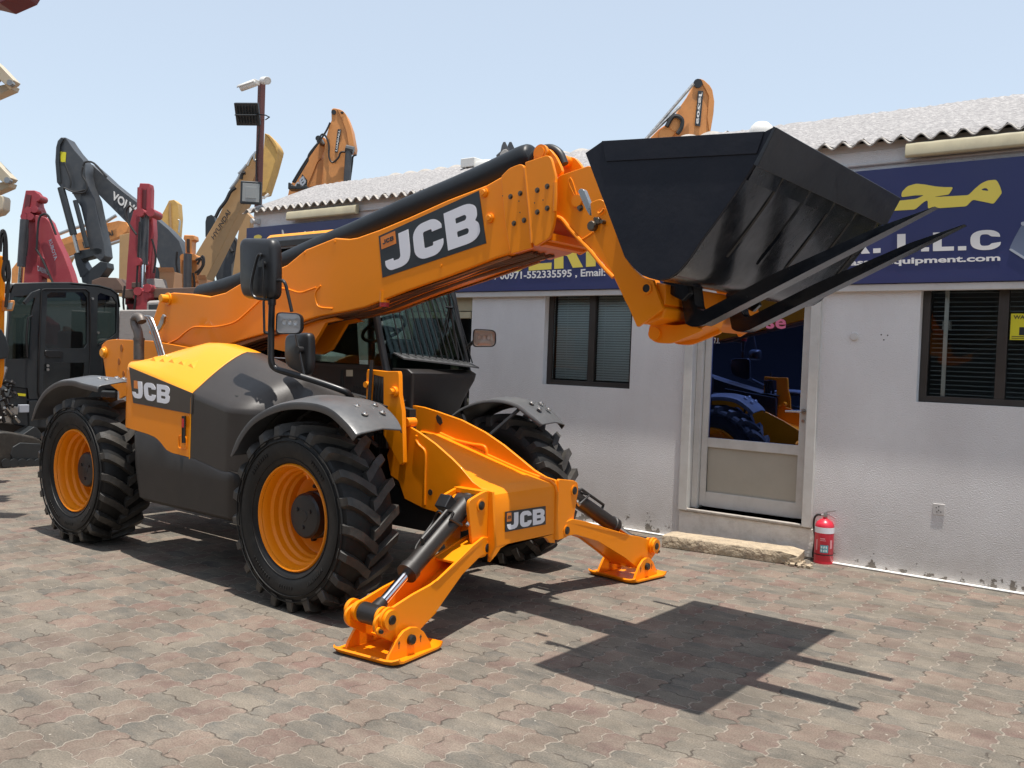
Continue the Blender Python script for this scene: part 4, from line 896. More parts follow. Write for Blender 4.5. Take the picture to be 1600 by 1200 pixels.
# ---- boom head: clamp plates, ears, nose
YH = 4.35
def plate(px, y0, y1, name, m_='orange', par=None, bev=.005, r=None):
    a = tY(px, y0); a = rounded(a, r) if r else a
    m = MB(); m.XZ(a, y0, y1); return m.build(name, m_, par or boom, bev)
hA = plate(crop([(262,300),(300,262),(350,240),(372,245),(382,300),(400,480),(412,655),(310,685),(285,560),(268,400)], 700,180,3.157), YH, YH+.025, 'clamp_plate', r=[.01,.02,.03,.02,0,0,.01,.01,0,0])
hB = plate(crop([(378,232),(490,195),(508,210),(530,300),(527,490),(520,540),(500,605),(425,650),(412,600),(395,400)], 700,180,3.157), YH-.012, YH+.013, 'clamp_plate', r=[.01,.03,.03,.0,0,0,.02,.02,0,0])
plate(crop([(378,232),(490,195),(508,210),(530,300),(527,490),(520,540),(500,605),(425,650),(412,600),(395,400)], 700,180,3.157), YH-.012, YH+.013, 'clamp_plate', r=[.01,.03,.03,.0,0,0,.02,.02,0,0]).location.y = .46
m = MB()
for q in ((303,400),(351,384),(320,532),(370,517),(441,370),(490,351),(441,478),(490,459)):
    p = atY(700+q[0]/3.157, 180+q[1]/3.157, YH-.012); cbolt(m, (p.x, YH-(.012 if q[0] > 400 else 0), p.z), (0,-1,0), .011, .012)
m.build('bolt', 'bolt', hA)
m = MB()
for q in ((270,398),(350,424),(355,480),(433,434),(475,420)):
    p = atY(700+q[0]/3.157, 180+q[1]/3.157, YH); m.cyl((p.x, YH-(.0135 if q[0] > 400 else .0015), p.z), (p.x, YH+.005, p.z), .004, 8)
m.build('screw_hole', 'decal_brown', hA)
bead([(821,262),(825,300),(829,340),(832,380)], YH-.004, .012, 'orange', hA, n=3)
bead([(868,285),(868,310),(867,330)], YH-.01, .012, 'orange', hB, n=3)
# underside box of the clamp with cross ribs
m = MB(); a = tY([(800,392),(866,336),(870,350),(860,374),(838,388)], YB0)
cx = tY([(803,335),(864,300),(864,338),(856,371),(834,386),(801,396)], YB0); m.XZ(cx, YH+.025, YH+.44); und = m.build('clamp_box', mat('orange_shaded_under', (.62,.15,.03), .45, coat=.3), boom, .006)  # redder, darker orange: the underside's shade is put into the colour
m = MB()
for q0, q1 in (((842,381),(851,379)),((853,374),(862,372))):
    a = atY(*q0, YH+.02); b = atY(*q1, YH+.02); m.hexa([Vector((a.x,YH+.03,a.z-.012)), Vector((b.x,YH+.03,b.z-.012)), Vector((b.x,YH+.43,b.z-.012)), Vector((a.x,YH+.43,a.z-.012))], [Vector((a.x,YH+.03,a.z+.03)), Vector((b.x,YH+.03,b.z+.03)), Vector((b.x,YH+.43,b.z+.03)), Vector((a.x,YH+.43,a.z+.03))])
m.build('rib', 'orange', und)
# ears
def ear(Y, dx=0):
    px = [(828,262),(829,243),(834,233),(844,229),(854,231),(864,243),(872,260),(874,268),(862,276),(845,280)]
    a = tY(px, 4.40); m = MB(); m.XZ(rounded(a, .02), Y, Y+.028); return m
m = ear(4.43); e1 = m.build('head_ear', 'orange', boom, .004); m = ear(4.70); m.build('head_ear', 'orange', boom, .004)
m = MB(); p = atY(843,238,4.40); m.cyl((p.x,4.40,p.z),(p.x,4.76,p.z), .034, 20); m.ring((p.x,4.405,p.z),(p.x,4.43,p.z), .05, .03); m.build('ear_pin', 'orange', e1)
# nose box (inner boom) and gooseneck down to the carriage
YN = 4.42
nz = crop([(533,318),(548,298),(695,248),(720,262),(760,390),(800,470),(860,640),(900,760),(960,900),(1000,1000),(930,1000),(880,930),(815,795),(700,650),(640,590),(560,505),(533,500)], 700,180,3.157)
m = MB(); m.XZ(rounded(tY(nz, YN), .015), YN, YN+.30); nose = m.build('boom_nose', 'orange', boom, .014, 3)
bead(crop([(525,500),(560,512),(600,560),(640,605),(700,668),(760,742),(815,800)], 700,180,3.157), YN-.002, .012, 'orange', nose)
bead(crop([(603,308),(615,330),(632,385),(640,420)], 700,180,3.157), YN-.001, .004, 'orange', nose); bead(crop([(603,308),(596,330),(612,370),(628,400)], 700,180,3.157), YN-.001, .004, 'orange', nose)
bead(crop([(655,618),(700,590),(718,575)], 700,180,3.157), YN-.001, .006, 'orange', nose)
m = MB(); p = atY(700+640/3.157, 180+423/3.157, YN); m.lathe([(0,.014),(.036,.014),(.038,0)], (p.x,YN,p.z), (0,-1,0), 24); m.build('boss', 'orange', nose)
m = MB(); p = atY(700+654/3.157, 180+458/3.157, YN); cbolt(m, (p.x,YN,p.z), (0,-1,0), .013, .02); m.build('bolt', 'bolt', nose)

# ---- carriage
YK = 4.02
k1 = crop([(700,432),(742,412),(768,420),(775,445),(800,500),(845,620),(868,690),(900,740),(960,800),(1010,812),(1058,948),(1050,965),(932,1046),(895,960),(835,830),(770,690),(716,580)], 700,180,3.157)
m = MB(); kp = rounded(tY(k1, YK), [.01,.03,.02,0,0,0,0,.02,.02,.0,.01,.02,.01,0,0,0,.02]); m.XZ(kp, YK, YK+.025); car = m.build('carriage', 'orange', tele, .004)
m = MB(); m.XZ([(x, z) for x, z in kp], 5.235, 5.26); m.build('carriage_plate', 'orange', car, .004)
m = MB(); m.ring(*[(lambda P: (P.x, YK-d, P.z))(atY(1010.5,450.5,YK)) for d in (0, .006)], .030, .021); m.build('bore_rim', 'orange', car)
m = MB(); p = atY(1010.5,450.5,YK); m.cyl((p.x,YK-.003,p.z),(p.x,YK+.01,p.z), .022, 20); m.build('bore', 'matte_black', car)
m = MB()
for q, r, h in (((719,548),.028,.03),((743,522),.020,.018),((771,528),.012,.03),((733,513),.010,.02)):
    p = atY(700+q[0]/3.157, 180+q[1]/3.157, YK); m.lathe([(0,h),(r*.8,h),(r,h*.7),(r,0)], (p.x,YK,p.z), (0,-1,0), 14)
m.build('bolt', 'bolt', car)
m = MB(); m.tube(smooth([atY(700+x/3.157, 180+y/3.157, YK-.012) for x, y in ((738,478),(745,485),(760,475),(768,462))], 4), .006, 6); m.build('hook', 'orange', car)
m = MB(); m.XZ(rounded(tY(crop([(645,375),(658,362),(676,368),(700,430),(706,500),(692,478),(668,430)], 700,180,3.157), 4.1), .012), 4.09, 4.12); m.build('lock_pin', 'steel', car, .003)
# cross beam and coupling between the plates, top tube
o_ = tY([(1024,470),(1036,481),(1031,497),(1000,507),(990,485),(1005,462)], YK)
m = MB(); m.XZ(o_, YK+.025, 5.235); xb = m.build('cross_beam', 'orange', car, .01)
m = MB(); a = tY([(1000,462)], YK)[0]; m.cyl((a[0],YK+.025,a[1]),(a[0],5.235,a[1]), .04, 16); m.build('cross_tube', 'orange', car)
m = MB(); a = tY([(1020,440),(1036,443),(1034,475),(1024,478)], YK); m.XZ(a, 4.05, 5.2); m.build('bucket_bracket', 'orange', car, .006)
# quick hitch link below
lk = crop([(240,765),(215,790),(203,840),(205,890),(235,935),(290,960),(420,966),(735,835),(600,770),(470,790),(300,770)], 980,380,6.154)
m = MB(); lp_ = rounded(tY(lk, 4.20), .03); m.XZ(lp_, 4.20, 4.225); m.XZ(lp_, 4.42, 4.445); lko = m.build('tilt_link', 'orange', car, .004)
m = MB(); p = atY(980+270/6.154, 380+870/6.154, 4.20); m.cyl((p.x,4.185,p.z),(p.x,4.46,p.z), .034, 24); m.build('link_pin', 'orange', lko)
m = MB(); q = tY([(1040,520),(1080,505),(1110,495),(1105,510),(1070,527),(1040,533)], 4.25); m.XZ(q, 4.23, 4.415); m.build('link_web', 'orange', lko)
# ---- bucket
YA, YE = 3.645, 5.455
bs = tY([(914.5,239),(941,220.5),(1195,205.5),(1210,197.5),(1179,256),(1150,300),(1122,340),(1096,375),(1078,402),(1060,424),(1046,434),(1030,438),(1016,435),(1003,430),(990,419),(976,402)], YA)
def smooth_corner(p): return p
m = MB(); m.XZ(bs, YA, YA+.02); buc = m.build('bucket', 'bucket_side', tele, .002)
m = MB(); m.XZ(bs, YE-.02, YE); m.build('side_plate', 'bucket_side', buc, .002)
# shell: bottom from the cutting edge round the heel to the back
B = [Vector((x, z)) for x, z in bs]
sh_ = [B[4], B[5], B[6], B[7], B[8], B[9], B[10], B[11], B[12], B[13], B[14], B[15], B[15]*.6+B[0]*.4, B[0]]
Q = smooth(sh_, 4); cen = Vector((-2.05, 2.4))
m = MB(); inn = []
for q in Q: inn.append(q+(cen-q).normalized()*.014)
m.loft([[Vector((p.x, y, p.y)) for p in Q]+[Vector((p.x, y, p.y)) for p in inn[::-1]] for y in (YA+.02, YE-.02)]); shell = m.build('shell', 'black_paint', buc, ang=50)
# cutting edge: thicker straight plate proud of the shell
t_ = (B[3]-B[4]); L_ = t_.normalized(); nrm = Vector((L_.y, -L_.x))
ce = [B[4]-L_*.005-nrm*.0, B[3]+L_*.0, B[3]+nrm*.014, B[4]-L_*.005+nrm*.022]
m = MB(); m.XZ([tuple(p) for p in ce], YA-.006, YE+.006); m.build('cutting_edge', mat('cutting_edge_black', (.020,.022,.026), .4, coat=.1, var=.3, scale=6, bump=.0006, bscale=40), buc, .003)
m = MB(); m.XZ([tuple(p) for p in (B[3], B[3]-L_*.24, B[3]-L_*.24-nrm*.015, B[3]-nrm*.015)], YA+.021, YE-.021); m.build('lip_plate', 'black_paint', buc)
# wear strips on the underside
for k, (ya, yb) in enumerate(((.20,.24),(.42,.46),(.64,.68),(.86,.90),(1.10,1.14))):
    m = MB(); y0 = YA+YE-YA-ya*1.45 if False else YA+ya*1.55
    rr = []
    for q, w_ in ((B[4]*.98+B[5]*.02, 0), (B[5], .003), (B[6], .003), (B[7], .003), (B[8]*.5+B[7]*.5, .0)):
        n_ = nrm; rr.append([Vector((q.x+n_.x*w_, y0, q.y+n_.y*w_)), Vector((q.x+n_.x*(w_+.007), y0+.008, q.y+n_.y*(w_+.007))), Vector((q.x+n_.x*(w_+.007), y0+.032, q.y+n_.y*(w_+.007))), Vector((q.x+n_.x*w_, y0+.04, q.y+n_.y*w_))])
    m.loft(rr); m.build('wear_strip', 'black_paint', buc)
# side edge strip on the near plate
m = MB(); m.XZ([tuple(p) for p in (B[0], B[1], B[1]+Vector((.0,-.07)), B[0]+Vector((.045,-.05)))], YE-.024, YE-.0205); m.build('edge_plate', 'bucket_side', buc)
m = MB(); m.XZ([(B[1].x,B[1].y),(B[2].x,B[2].y),(B[2].x-.03,B[2].y-.09),(B[1].x+.03,B[1].y-.10)], YA-.006, YA-.0005); m.build('edge_plate', 'bucket_side', buc, .002)
# heel bracket (dark hitch hooks)
m = MB(); hk = tY([(1034,440),(1060,436),(1072,440),(1078,458),(1066,470),(1052,463),(1040,454)], 4.1)
for y in (4.10, 4.95): m.XZ(hk, y, y+.04)
m.build('hitch_hook', 'black_paint', buc, .004)
# ---- fork tines
def tine(y0, name='fork'):
    w_ = .105; px = None
    tip = Vector((-1.033, 2.318)); heel = Vector((-2.158, 1.768)); d = (tip-heel).normalized(); n_ = Vector((-d.y, d.x)); up_ = Vector((-.28, .96)).normalized()
    t = .066
    bot = [heel+d*.05, heel+d*.5, tip-d*.25, tip-d*.03]; topp = [tip, tip-d*.25+n_*.034, heel+d*.5+n_*t, heel+d*.085+n_*(t+.001)]
    sh2 = [heel+n_*.10+d*.062, heel+up_*.25+d*.062, heel+up_*.25-d*.018, heel+n_*.05-d*.022, heel+n_*.018+d*.003]
    pts = [tuple(p) for p in bot+topp+sh2]
    pts = rounded(pts, [.035 if i in (0, len(pts)-1) else (.02 if i in (7, 8) else .008) for i in range(len(pts))], 4)
    m = MB(); m.XZ(pts, y0, y0+w_); o = m.build(name, 'black_paint', tele, .006)
    for v in o.data.vertices:   # points narrow towards the tip
        k = max(0, (v.co.x+tele.location.x-(-1.35))/.33)
        c = y0+w_/2-tele.location.y; v.co.y = c+(v.co.y-c)*(1-.45*k)
    return o
tine(4.19); tine(4.74)


# ---- front frame carrying the stabilisers
c5 = lambda l: crop(l, 500, 620, 2.727)
n_out = tY(c5([(345,115),(365,118),(420,150),(490,200),(560,262),(600,302),(650,362),(690,392),(735,405),(740,520),(745,640),(722,688),(700,640),(690,560),(650,560),(600,575),(520,500),(440,475),(360,435),(335,360),(300,335),(285,250),(300,200)]), 4.22)
m = MB(); m.XZ(n_out, 4.22, 4.24); ff = m.build('front_frame', 'orange', tele, .004)
f_out = tY(c5([(352,66),(372,44),(400,37),(440,44),(500,63),(600,98),(700,150),(780,205),(850,262),(910,312),(960,342),(1000,355),(1008,480),(1010,610),(960,600),(800,600),(600,500),(400,400),(350,300)]), 4.92)
m = MB(); m.XZ(rounded(f_out, .01), 4.92, 4.945); fo2 = m.build('frame_plate', 'orange', ff, .004)
m = MB(); hp = tY(c5([(500,75),(516,88),(522,110),(512,122),(500,108),(494,88)]), 4.917); m.XZ(hp, 4.915, 4.919); m.build('plate_opening', 'decal_brown', fo2)
# sloping top and folded front face
XFc = -3.48
m = MB()
sect = [(-4.55,1.02),(-4.10,.905),(-3.78,.825),(-3.62,.795),(-3.53,.778),(-3.495,.755),(-3.482,.715),(-3.478,.60),(-3.476,.44)]
Y0, Y1 = 4.242, 4.918
m.loft([[Vector((x, y, z)) for y in (Y0, Y1)]+[Vector((x-.018, y, z-.014)) for y in (Y1, Y0)] for x, z in sect])
fc = m.build('front_plate', 'orange', ff, ang=25)
# arched lower lip
arch = [(Y0,.44),(Y1,.44),(Y1,.375),(4.86,.385),(4.82,.42),(4.76,.439),(4.42,.439),(4.34,.42),(4.30,.385),(Y0,.35)]
m = MB(); m.prism([(XFc+.003, y, z-.0005) for y, z in arch], (-.02,0,0)); m.build('front_lip', 'orange', fc, .002)
m = MB()
ptz = [Vector((x+.002, Y0+.002, z+.004)) for x, z in sect]; m.tube(ptz, .010, 8); m.tube([Vector((p.x, Y1-.002, p.z)) for p in ptz], .010, 8)
m.tube([Vector((XFc+.004,Y0+.002,.72)), Vector((XFc+.004,Y0+.002,.37))], .012, 8); m.tube([Vector((XFc+.004,Y1-.002,.72)), Vector((XFc+.004,Y1-.002,.40))], .012, 8); m.build('weld_bead', 'orange', ff)
bead(c5([(412,165),(408,180),(422,205),(445,228),(450,260),(448,340),(446,460)]), 4.217, .008, 'orange', ff)
bead(c5([(430,150),(470,158),(560,180),(640,200),(700,212),(712,250)]), 4.913, .010, 'orange', ff)
m = MB(); p = atY(*c5([(470,407)])[0], 4.22); m.cyl((p.x,4.2185,p.z),(p.x,4.225,p.z), .020, 16); m.build('hole', 'decal_brown', ff)
dq = [Vector((XFc+.006, y, z)) for y, z in ((4.368,.500),(4.795,.520),(4.789,.637),(4.368,.645))]
a = atX(788,831,XFc); b = atX(851,819,XFc); dq[0] = Vector((XFc+.006,a.y,a.z)); dq[1] = Vector((XFc+.006,b.y,b.z))
jcb_plate(dq, fc, margin=(.04,.03,.08,.10), square=(.03,.135,.50,.92))
# lugs: pairs of plates that take the pins of ram and leg
def lug(side):
    s = 1 if side else -1
    if not side: o_ = [(4.218,.79),(4.17,.785),(4.10,.765),(4.04,.745),(4.035,.70),(4.085,.46),(4.11,.40),(4.16,.385),(4.218,.39)]
    else: o_ = [(4.947,.80),(5.13,.775),(5.175,.755),(5.185,.70),(5.14,.50),(5.10,.405),(5.05,.39),(4.947,.385)]
    m = MB(); m.prism([(-3.485, y, z) for y, z in rounded(o_, .018)], (-.022,0,0)); m.prism([(-3.70, y, z) for y, z in rounded(o_, .018)], (-.022,0,0)); l_ = m.build('lug_plate', 'orange', ff, .004)
    m = MB()
    pins = ((4.64+s*.492,.7055),(4.64+s*.421,.4405))
    for y, z in pins: m.lathe([(0,.012),(.019,.012),(.027,.008),(.027,0)], (-3.485,y,z), (1,0,0), 20); m.cyl((-3.49,y,z),(-3.72,y,z), .024, 16)
    m.build('pin', 'pin', l_)
    m = MB(); m.ring((-3.484,pins[0][0],pins[0][1]),(-3.48,pins[0][0],pins[0][1]), .038, .027); m.ring((-3.484,pins[1][0],pins[1][1]),(-3.48,pins[1][0],pins[1][1]), .038, .027); m.build('pin_seat', 'orange', l_)
    m = MB(); y = 4.64+s*.492; m.cyl((-3.52,y,.7055),(-3.545,y,.7055), .045, 18); m.cyl((-3.69,y,.7055),(-3.66,y,.7055), .045, 18); m.build('boss', 'orange', l_)
lug(0); lug(1)
m = MB(); m.XZ([(-3.72,.79),(-3.50,.79),(-3.50,.76),(-3.72,.76)], 4.16, 4.219); m.build('lug_plate', 'orange', ff, .003)

# ---- stabiliser legs, rams and feet
def leg(side):
    s = 1 if side else -1
    Yp = lambda w_: 4.64+s*w_
    # outline in (w, z), w measured from the machine's centre line
    o_ = [(.40,.50),(.47,.515),(.60,.485),(.80,.420),(.98,.365),(1.05,.345),(1.18,.318),(1.33,.275),(1.405,.262),(1.45,.235),(1.455,.19),(1.43,.155),(1.33,.10),(1.26,.065),(1.19,.075),(1.10,.125),(.98,.195),(.72,.335),(.50,.405),(.40,.40)]
    o_ = rounded(o_, .02)
    P = lambda x: [(x, Yp(a), z) for a, z in o_]
    m = MB(); m.prism(P(-3.355), (-.018,0,0)); lg = m.build('stabiliser_leg', 'orange', tele, .003)
    # legs are wider at the pivot: the inner ends run back to the lugs
    for v in lg.data.vertices: 
        wv = abs(v.co.y+tele.location.y-4.64); v.co.x -= max(0, (1.0-wv))*.22
    m = MB(); m.prism(P(-3.575), (-.018,0,0)); l2 = m.build('rear_cheek', 'orange', lg, .003)
    # web (bottom of the channel)
    wb = [(.45,.43),(.72,.355),(.98,.215),(1.10,.145),(1.19,.09),(1.27,.085)]
    m = MB(); m.loft([[Vector((-3.372-max(0,1-a)*.22, Yp(a), z)), Vector((-3.576, Yp(a), z)), Vector((-3.576, Yp(a), z-.012)), Vector((-3.372-max(0,1-a)*.22, Yp(a), z-.012))] for a, z in wb]); m.build('web', 'orange', lg)
    m = MB(); tp = [(.45,.50),(.60,.475),(.78,.42)]; m.loft([[Vector((-3.372-max(0,1-a)*.22, Yp(a), z)), Vector((-3.576, Yp(a), z)), Vector((-3.576, Yp(a), z-.012)), Vector((-3.372-max(0,1-a)*.22, Yp(a), z-.012))] for a, z in tp]); m.build('cover_plate', 'orange', lg)
    # ram eye bosses
    ye, ze = Yp(1.369), .2265
    m = MB(); m.ring((-3.352,ye,ze),(-3.315,ye,ze), .052, .026); m.ring((-3.352,ye,ze),(-3.335,ye,ze), .062, .05); m.ring((-3.60,ye,ze),(-3.625,ye,ze), .055, .02); m.ring((-3.375,ye,ze),(-3.395,ye,ze), .055, .02); m.ring((-3.573,ye,ze),(-3.545,ye,ze), .055, .02); m.cyl((-3.352,Yp(1.43),ze-.05),(-3.338,Yp(1.43),ze-.05), .02, 12); m.build('boss', 'orange', lg)
    m = MB(); m.lathe([(0,.045),(.020,.045),(.026,.040),(.026,0)], (-3.352,ye,ze), (1,0,0), 18); m.cyl((-3.36,ye,ze),(-3.61,ye,ze), .025, 14); m.lathe([(0,.018),(.010,.018),(.012,0)], (-3.34,Yp(1.43),ze-.05), (1,0,0), 10); m.build('pin', 'pin', lg)
    # ram
    a = Vector((-3.60,Yp(.492),.7055)); b = Vector((-3.465,ye,ze)); d = (b-a).normalized(); L_ = (b-a).length
    e = a+d*(L_*.67)
    m = MB(); m.tube([a-d*.03, a+d*.03, a+d*.035, e-d*.05, e-d*.045, e], [.055,.055,.054,.054,.062,.062], 28); m.cyl(a-Vector((.062,0,0)), a+Vector((.062,0,0)), .056, 24); rm = m.build('ram', 'skirt', tele, ang=30)
    m = MB(); m.tube([e-d*.02, b-d*.03], .027, 24); m.build('ram_rod', 'chrome', rm)
    m = MB(); m.cyl(b-Vector((.065,0,0)), b+Vector((.065,0,0)), .055, 28); m.tube([b-d*.10, b-d*.02], [.034,.045], 20); m.build('ram_eye', 'skirt', rm, .004)
    u_ = Vector((0,0,1)); n_ = (u_-d*u_.dot(d)).normalized()
    m = MB(); m.tube([e-d*.20+n_*.052, e-d*.20+n_*.085, a+d*.20+n_*.085, a+d*.16+n_*.050], .011, 8); m.tube(smooth([a+d*.22+n_*.055, a+d*.22+n_*.09+Vector((-.05,0,0)), a+d*.26+Vector((-.10,0,.02)), a+d*.45+Vector((-.085,0,.01)), a+d*.50+Vector((-.06,0,0))], 5), .007, 8)
    m.tube([a+d*.17+n_*.05+Vector((.02,0,0)), a+d*.24+n_*.062+Vector((.045,0,0)), a+d*.17-n_*.03+Vector((.06,0,0)), a+d*.13-n_*.05+Vector((.02,0,0))], .010, 8); m.build('hose', 'hose', rm)
    if not side: m = MB(); m.box(a+d*.12+Vector((-.12,-.06,.0)), a+d*.12+Vector((-.03,.06,.09)), Matrix.Rotation(radians(-38),3,'X')); m.build('valve_block', 'black', rm, .008)
    m = MB(); m.tube([a+Vector((.05,0,-.02))-n_*.02, a+d*.10+Vector((.085,0,0))-n_*.04], [.009,.009], 8); m.tube([a+d*.10+Vector((.085,0,0))-n_*.04, a+d*.14+Vector((.08,0,0))-n_*.05], .014, 8); m.build('hose_fitting', 'steel', rm)
    # foot
    yf, zf = Yp(1.2296), .0961; x0, x1 = -3.665, -3.275; hw = .190
    cs = [(-hw-.03,.030),(-hw-.012,.008),(-hw+.02,.002),(hw-.02,.002),(hw+.012,.008),(hw+.03,.030)]
    cs2 = [(-hw-.022,.038),(-hw-.004,.020),(-hw+.022,.014),(hw-.022,.014),(hw+.004,.020),(hw+.022,.038)]
    m = MB(); rings = []
    for x, dz, k in ((x0-.022,.006,.93),(x0-.01,.002,.97),(x0+.03,0,1),(x1-.05,0,1),(x1-.01,.003,.97),(x1+.018,.012,.88)):
        rings.append([Vector((x, yf+y*k, z+dz)) for y, z in cs]+[Vector((x, yf+y*k, z+dz)) for y, z in cs2[::-1]])
    rr_ = Matrix.Rotation(radians(7 if not side else -7), 3, 'Z'); pv = Vector(((x0+x1)/2, yf, 0)); rings = [[pv+rr_@(p-pv) for p in r] for r in rings]
    m.loft(rings); ft = m.build('foot_plate', 'orange', lg, ang=40)
    lugp = [(-.165,.014),(-.15,.05),(-.10,.115),(-.05,.150),(0,.160),(.05,.150),(.10,.115),(.15,.05),(.165,.014)]
    m = MB(); m.prism([(-3.315, yf+y, z) for y, z in lugp], (-.018,0,0)); m.prism([(-3.625, yf+y, z) for y, z in lugp], (-.018,0,0)); m.build('foot_lug', 'orange', ft, .002)
    m = MB(); m.lathe([(0,.022),(.020,.022),(.027,.016),(.028,0)], (-3.315,yf,zf), (1,0,0), 20); m.cyl((-3.32,yf,zf),(-3.65,yf,zf), .026, 16); m.build('foot_pin', 'pin', ft)
    m = MB()
    for dy in (-.085,.075):
        y = yf+dy; m.prism([(-3.3145,y-.002,zf-.03),(-3.3145,y+.002,zf-.03),(-3.3145,y+.002,zf-.005),(-3.3145,y+.008,zf-.005),(-3.3145,y,zf+.012),(-3.3145,y-.008,zf-.005),(-3.3145,y-.002,zf-.005)], (.001,0,0))
    m.build('arrow_mark', 'decal_brown', ft)
leg(0); leg(1)

# ---- upright bracket with hoses, left of the front frame
cz = lambda l: crop(l, 340, 360, 2.727)
ob = tY(cz([(638,592),(716,600),(768,600),(772,615),(774,700),(786,770),(792,990),(776,1000),(724,905),(706,870),(706,625),(650,612),(646,745),(632,735),(634,610)]), 4.12)
m = MB(); m.XZ(ob, 4.12, 4.155); ub = m.build('upright_bracket', 'orange', tele, .004)
p = atY(617,612,4.12); m = MB(); m.lathe([(0,.045),(.018,.045),(.020,.04),(.020,.022),(.032,.022),(.034,.018),(.034,0)], (p.x,4.12,p.z), (0,-1,0), 24); p = atY(574,601,4.12); m.lathe([(0,.02),(.02,.02),(.022,0)], (p.x,4.12,p.z), (0,-1,0), 14); m.build('boss', 'orange', ub)
m = MB(); random.seed(12)
for k in range(6):
    x = 584+k*3.2; m.tube(smooth([atY(x+2, 588, 4.18), atY(x+random.uniform(-3,3), 620, 4.16), atY(x+random.uniform(-2,4), 660, 4.18), atY(x+4, 700, 4.2)], 5), .013, 8)
m.tube([atY(581,563,4.10), atY(576,640,4.10)], .012, 8)
for k in range(3): m.cyl(atY(590,640+k*16,4.15)-Vector((.03,0,0)), atY(590,640+k*16,4.15)+Vector((.03,0,0)), .02, 10)
m.build('hose', 'hose', ub)
m = MB(); p = atY(634,655,4.2); m.cyl((p.x,4.2,p.z-.02),(p.x,4.28,p.z-.02), .03, 14); m.build('stub', 'orange', ub)
m = MB(); m.XZ(tY([(535,612),(640,640),(640,705),(600,700),(545,660)], 4.30), 4.30, 4.36); m.build('splash_panel', 'matte_black', tele)

# ---- cab
cab = MB()
XA = -5.08
def cabz(x): return x
cab.XZ([(-6.95,1.0),(-5.06,1.0),(-5.06,1.47),(-6.95,1.50)], 4.86, 4.90); cab.XZ([(-6.95,1.0),(-5.0,1.0),(-5.0,1.46),(-6.95,1.50)], 5.69, 5.72); cab.box((-6.95,4.90,1.0),(-5.06,5.69,1.06)); cab.box((-6.95,4.90,1.0),(-6.9,5.69,1.5))
co = cab.build('cab', 'skirt', tele, .008)
# pillars and roof
m = MB()
for y, xb in ((4.865, XA), (5.70, -4.98)):
    m.tube([(xb,y,1.45),(xb-.09,y,1.72),(xb-.19,y,2.05),(xb-.32,y,2.48)], .030, 10)
    m.tube([(-6.15,y,1.48),(-6.18,y,1.8),(-6.15,y,2.48)], .034, 10); m.tube([(-6.88,y,1.48),(-6.86,y,2.1),(-6.72,y,2.48)], .032, 10)
m.XZ([(-6.88,1.47),(-5.06,1.455),(-5.075,1.50),(-6.87,1.53)], 4.862, 4.89); m.build('pillar', 'black', co)
m = MB(); rp_ = rounded([(-6.78,4.86),(-5.38,4.86),(-5.30,5.70),(-6.78,5.70)], .12); m.loft([[Vector((x, y, 2.475)) for x, y in rp_], [Vector((x, y, 2.53)) for x, y in rp_], [Vector(((x+6.05)*.93-6.05, (y-5.28)*.9+5.28, 2.575)) for x, y in rp_]]); m.build('roof', 'black', co, .01)
m = MB(); rp2 = [((x+6.05)*.97-6.05, (y-5.28)*.92+5.28) for x, y in rp_]; m.loft([[Vector((x, y, 2.562)) for x, y in rp2], [Vector(((x+6.05)*.97-6.05, (y-5.28)*.92+5.28, 2.60)) for x, y in rp2]]); m.build('roof_cover', 'yellow', co, .01)
# glazing
def pane(pts, name='pane', m_='cab_glass'):
    p = [Vector(q) for q in pts]; n_ = (p[1]-p[0]).cross(p[2]-p[0]).normalized()*.006; m = MB(); m.prism(p, n_); return m.build(name, m_, co)
pane([(-5.10,4.868,1.50),(-5.17,4.868,1.72),(-5.28,4.868,2.05),(-5.40,4.868,2.46),(-6.12,4.868,2.46),(-6.14,4.868,1.5)])
pane([(-6.19,4.868,1.53),(-6.19,4.868,2.46),(-6.72,4.868,2.46),(-6.84,4.868,1.53)]); pane([(-5.02,5.705,1.50),(-5.30,5.705,2.46),(-6.12,5.705,2.46),(-6.14,5.705,1.5)])
pane([(-6.19,5.705,1.53),(-6.19,5.705,2.46),(-6.72,5.705,2.46),(-6.84,5.705,1.53)])
ws = [(XA+.02,4.90,1.49),(-4.96,5.66,1.49),(-5.29,5.66,2.46),(-5.39,4.90,2.46)]; pane(ws, 'windscreen')
m = MB()
# roundish dark masks around the side glass
m.XZ([(-6.16,1.50),(-5.75,1.50),(-5.85,1.62),(-6.0,1.66),(-6.16,1.64)], 4.872, 4.876); m.build('glass_mask', 'black', co)
# cowl under the screen
m = MB(); cw = rounded([(-5.06,4.90),(-4.84,4.90),(-4.90,5.72),(-5.06,5.72)], [0,.03,.06,0]); m.loft([[Vector((x-.12*(y > 5.3), y-.10*(y > 5.3), 1.05)) for x, y in cw], [Vector((x-.06*(y > 5.3), y-.05*(y>5.3), 1.25)) for x, y in cw], [Vector((x, y, 1.40)) for x, y in cw], [Vector((x, y+.02*(y>5.3), 1.455)) for x, y in cw], [Vector((x-.05*(x>-5), y, 1.485)) for x, y in cw]]); m.build('cowl', 'skirt', co, .01)
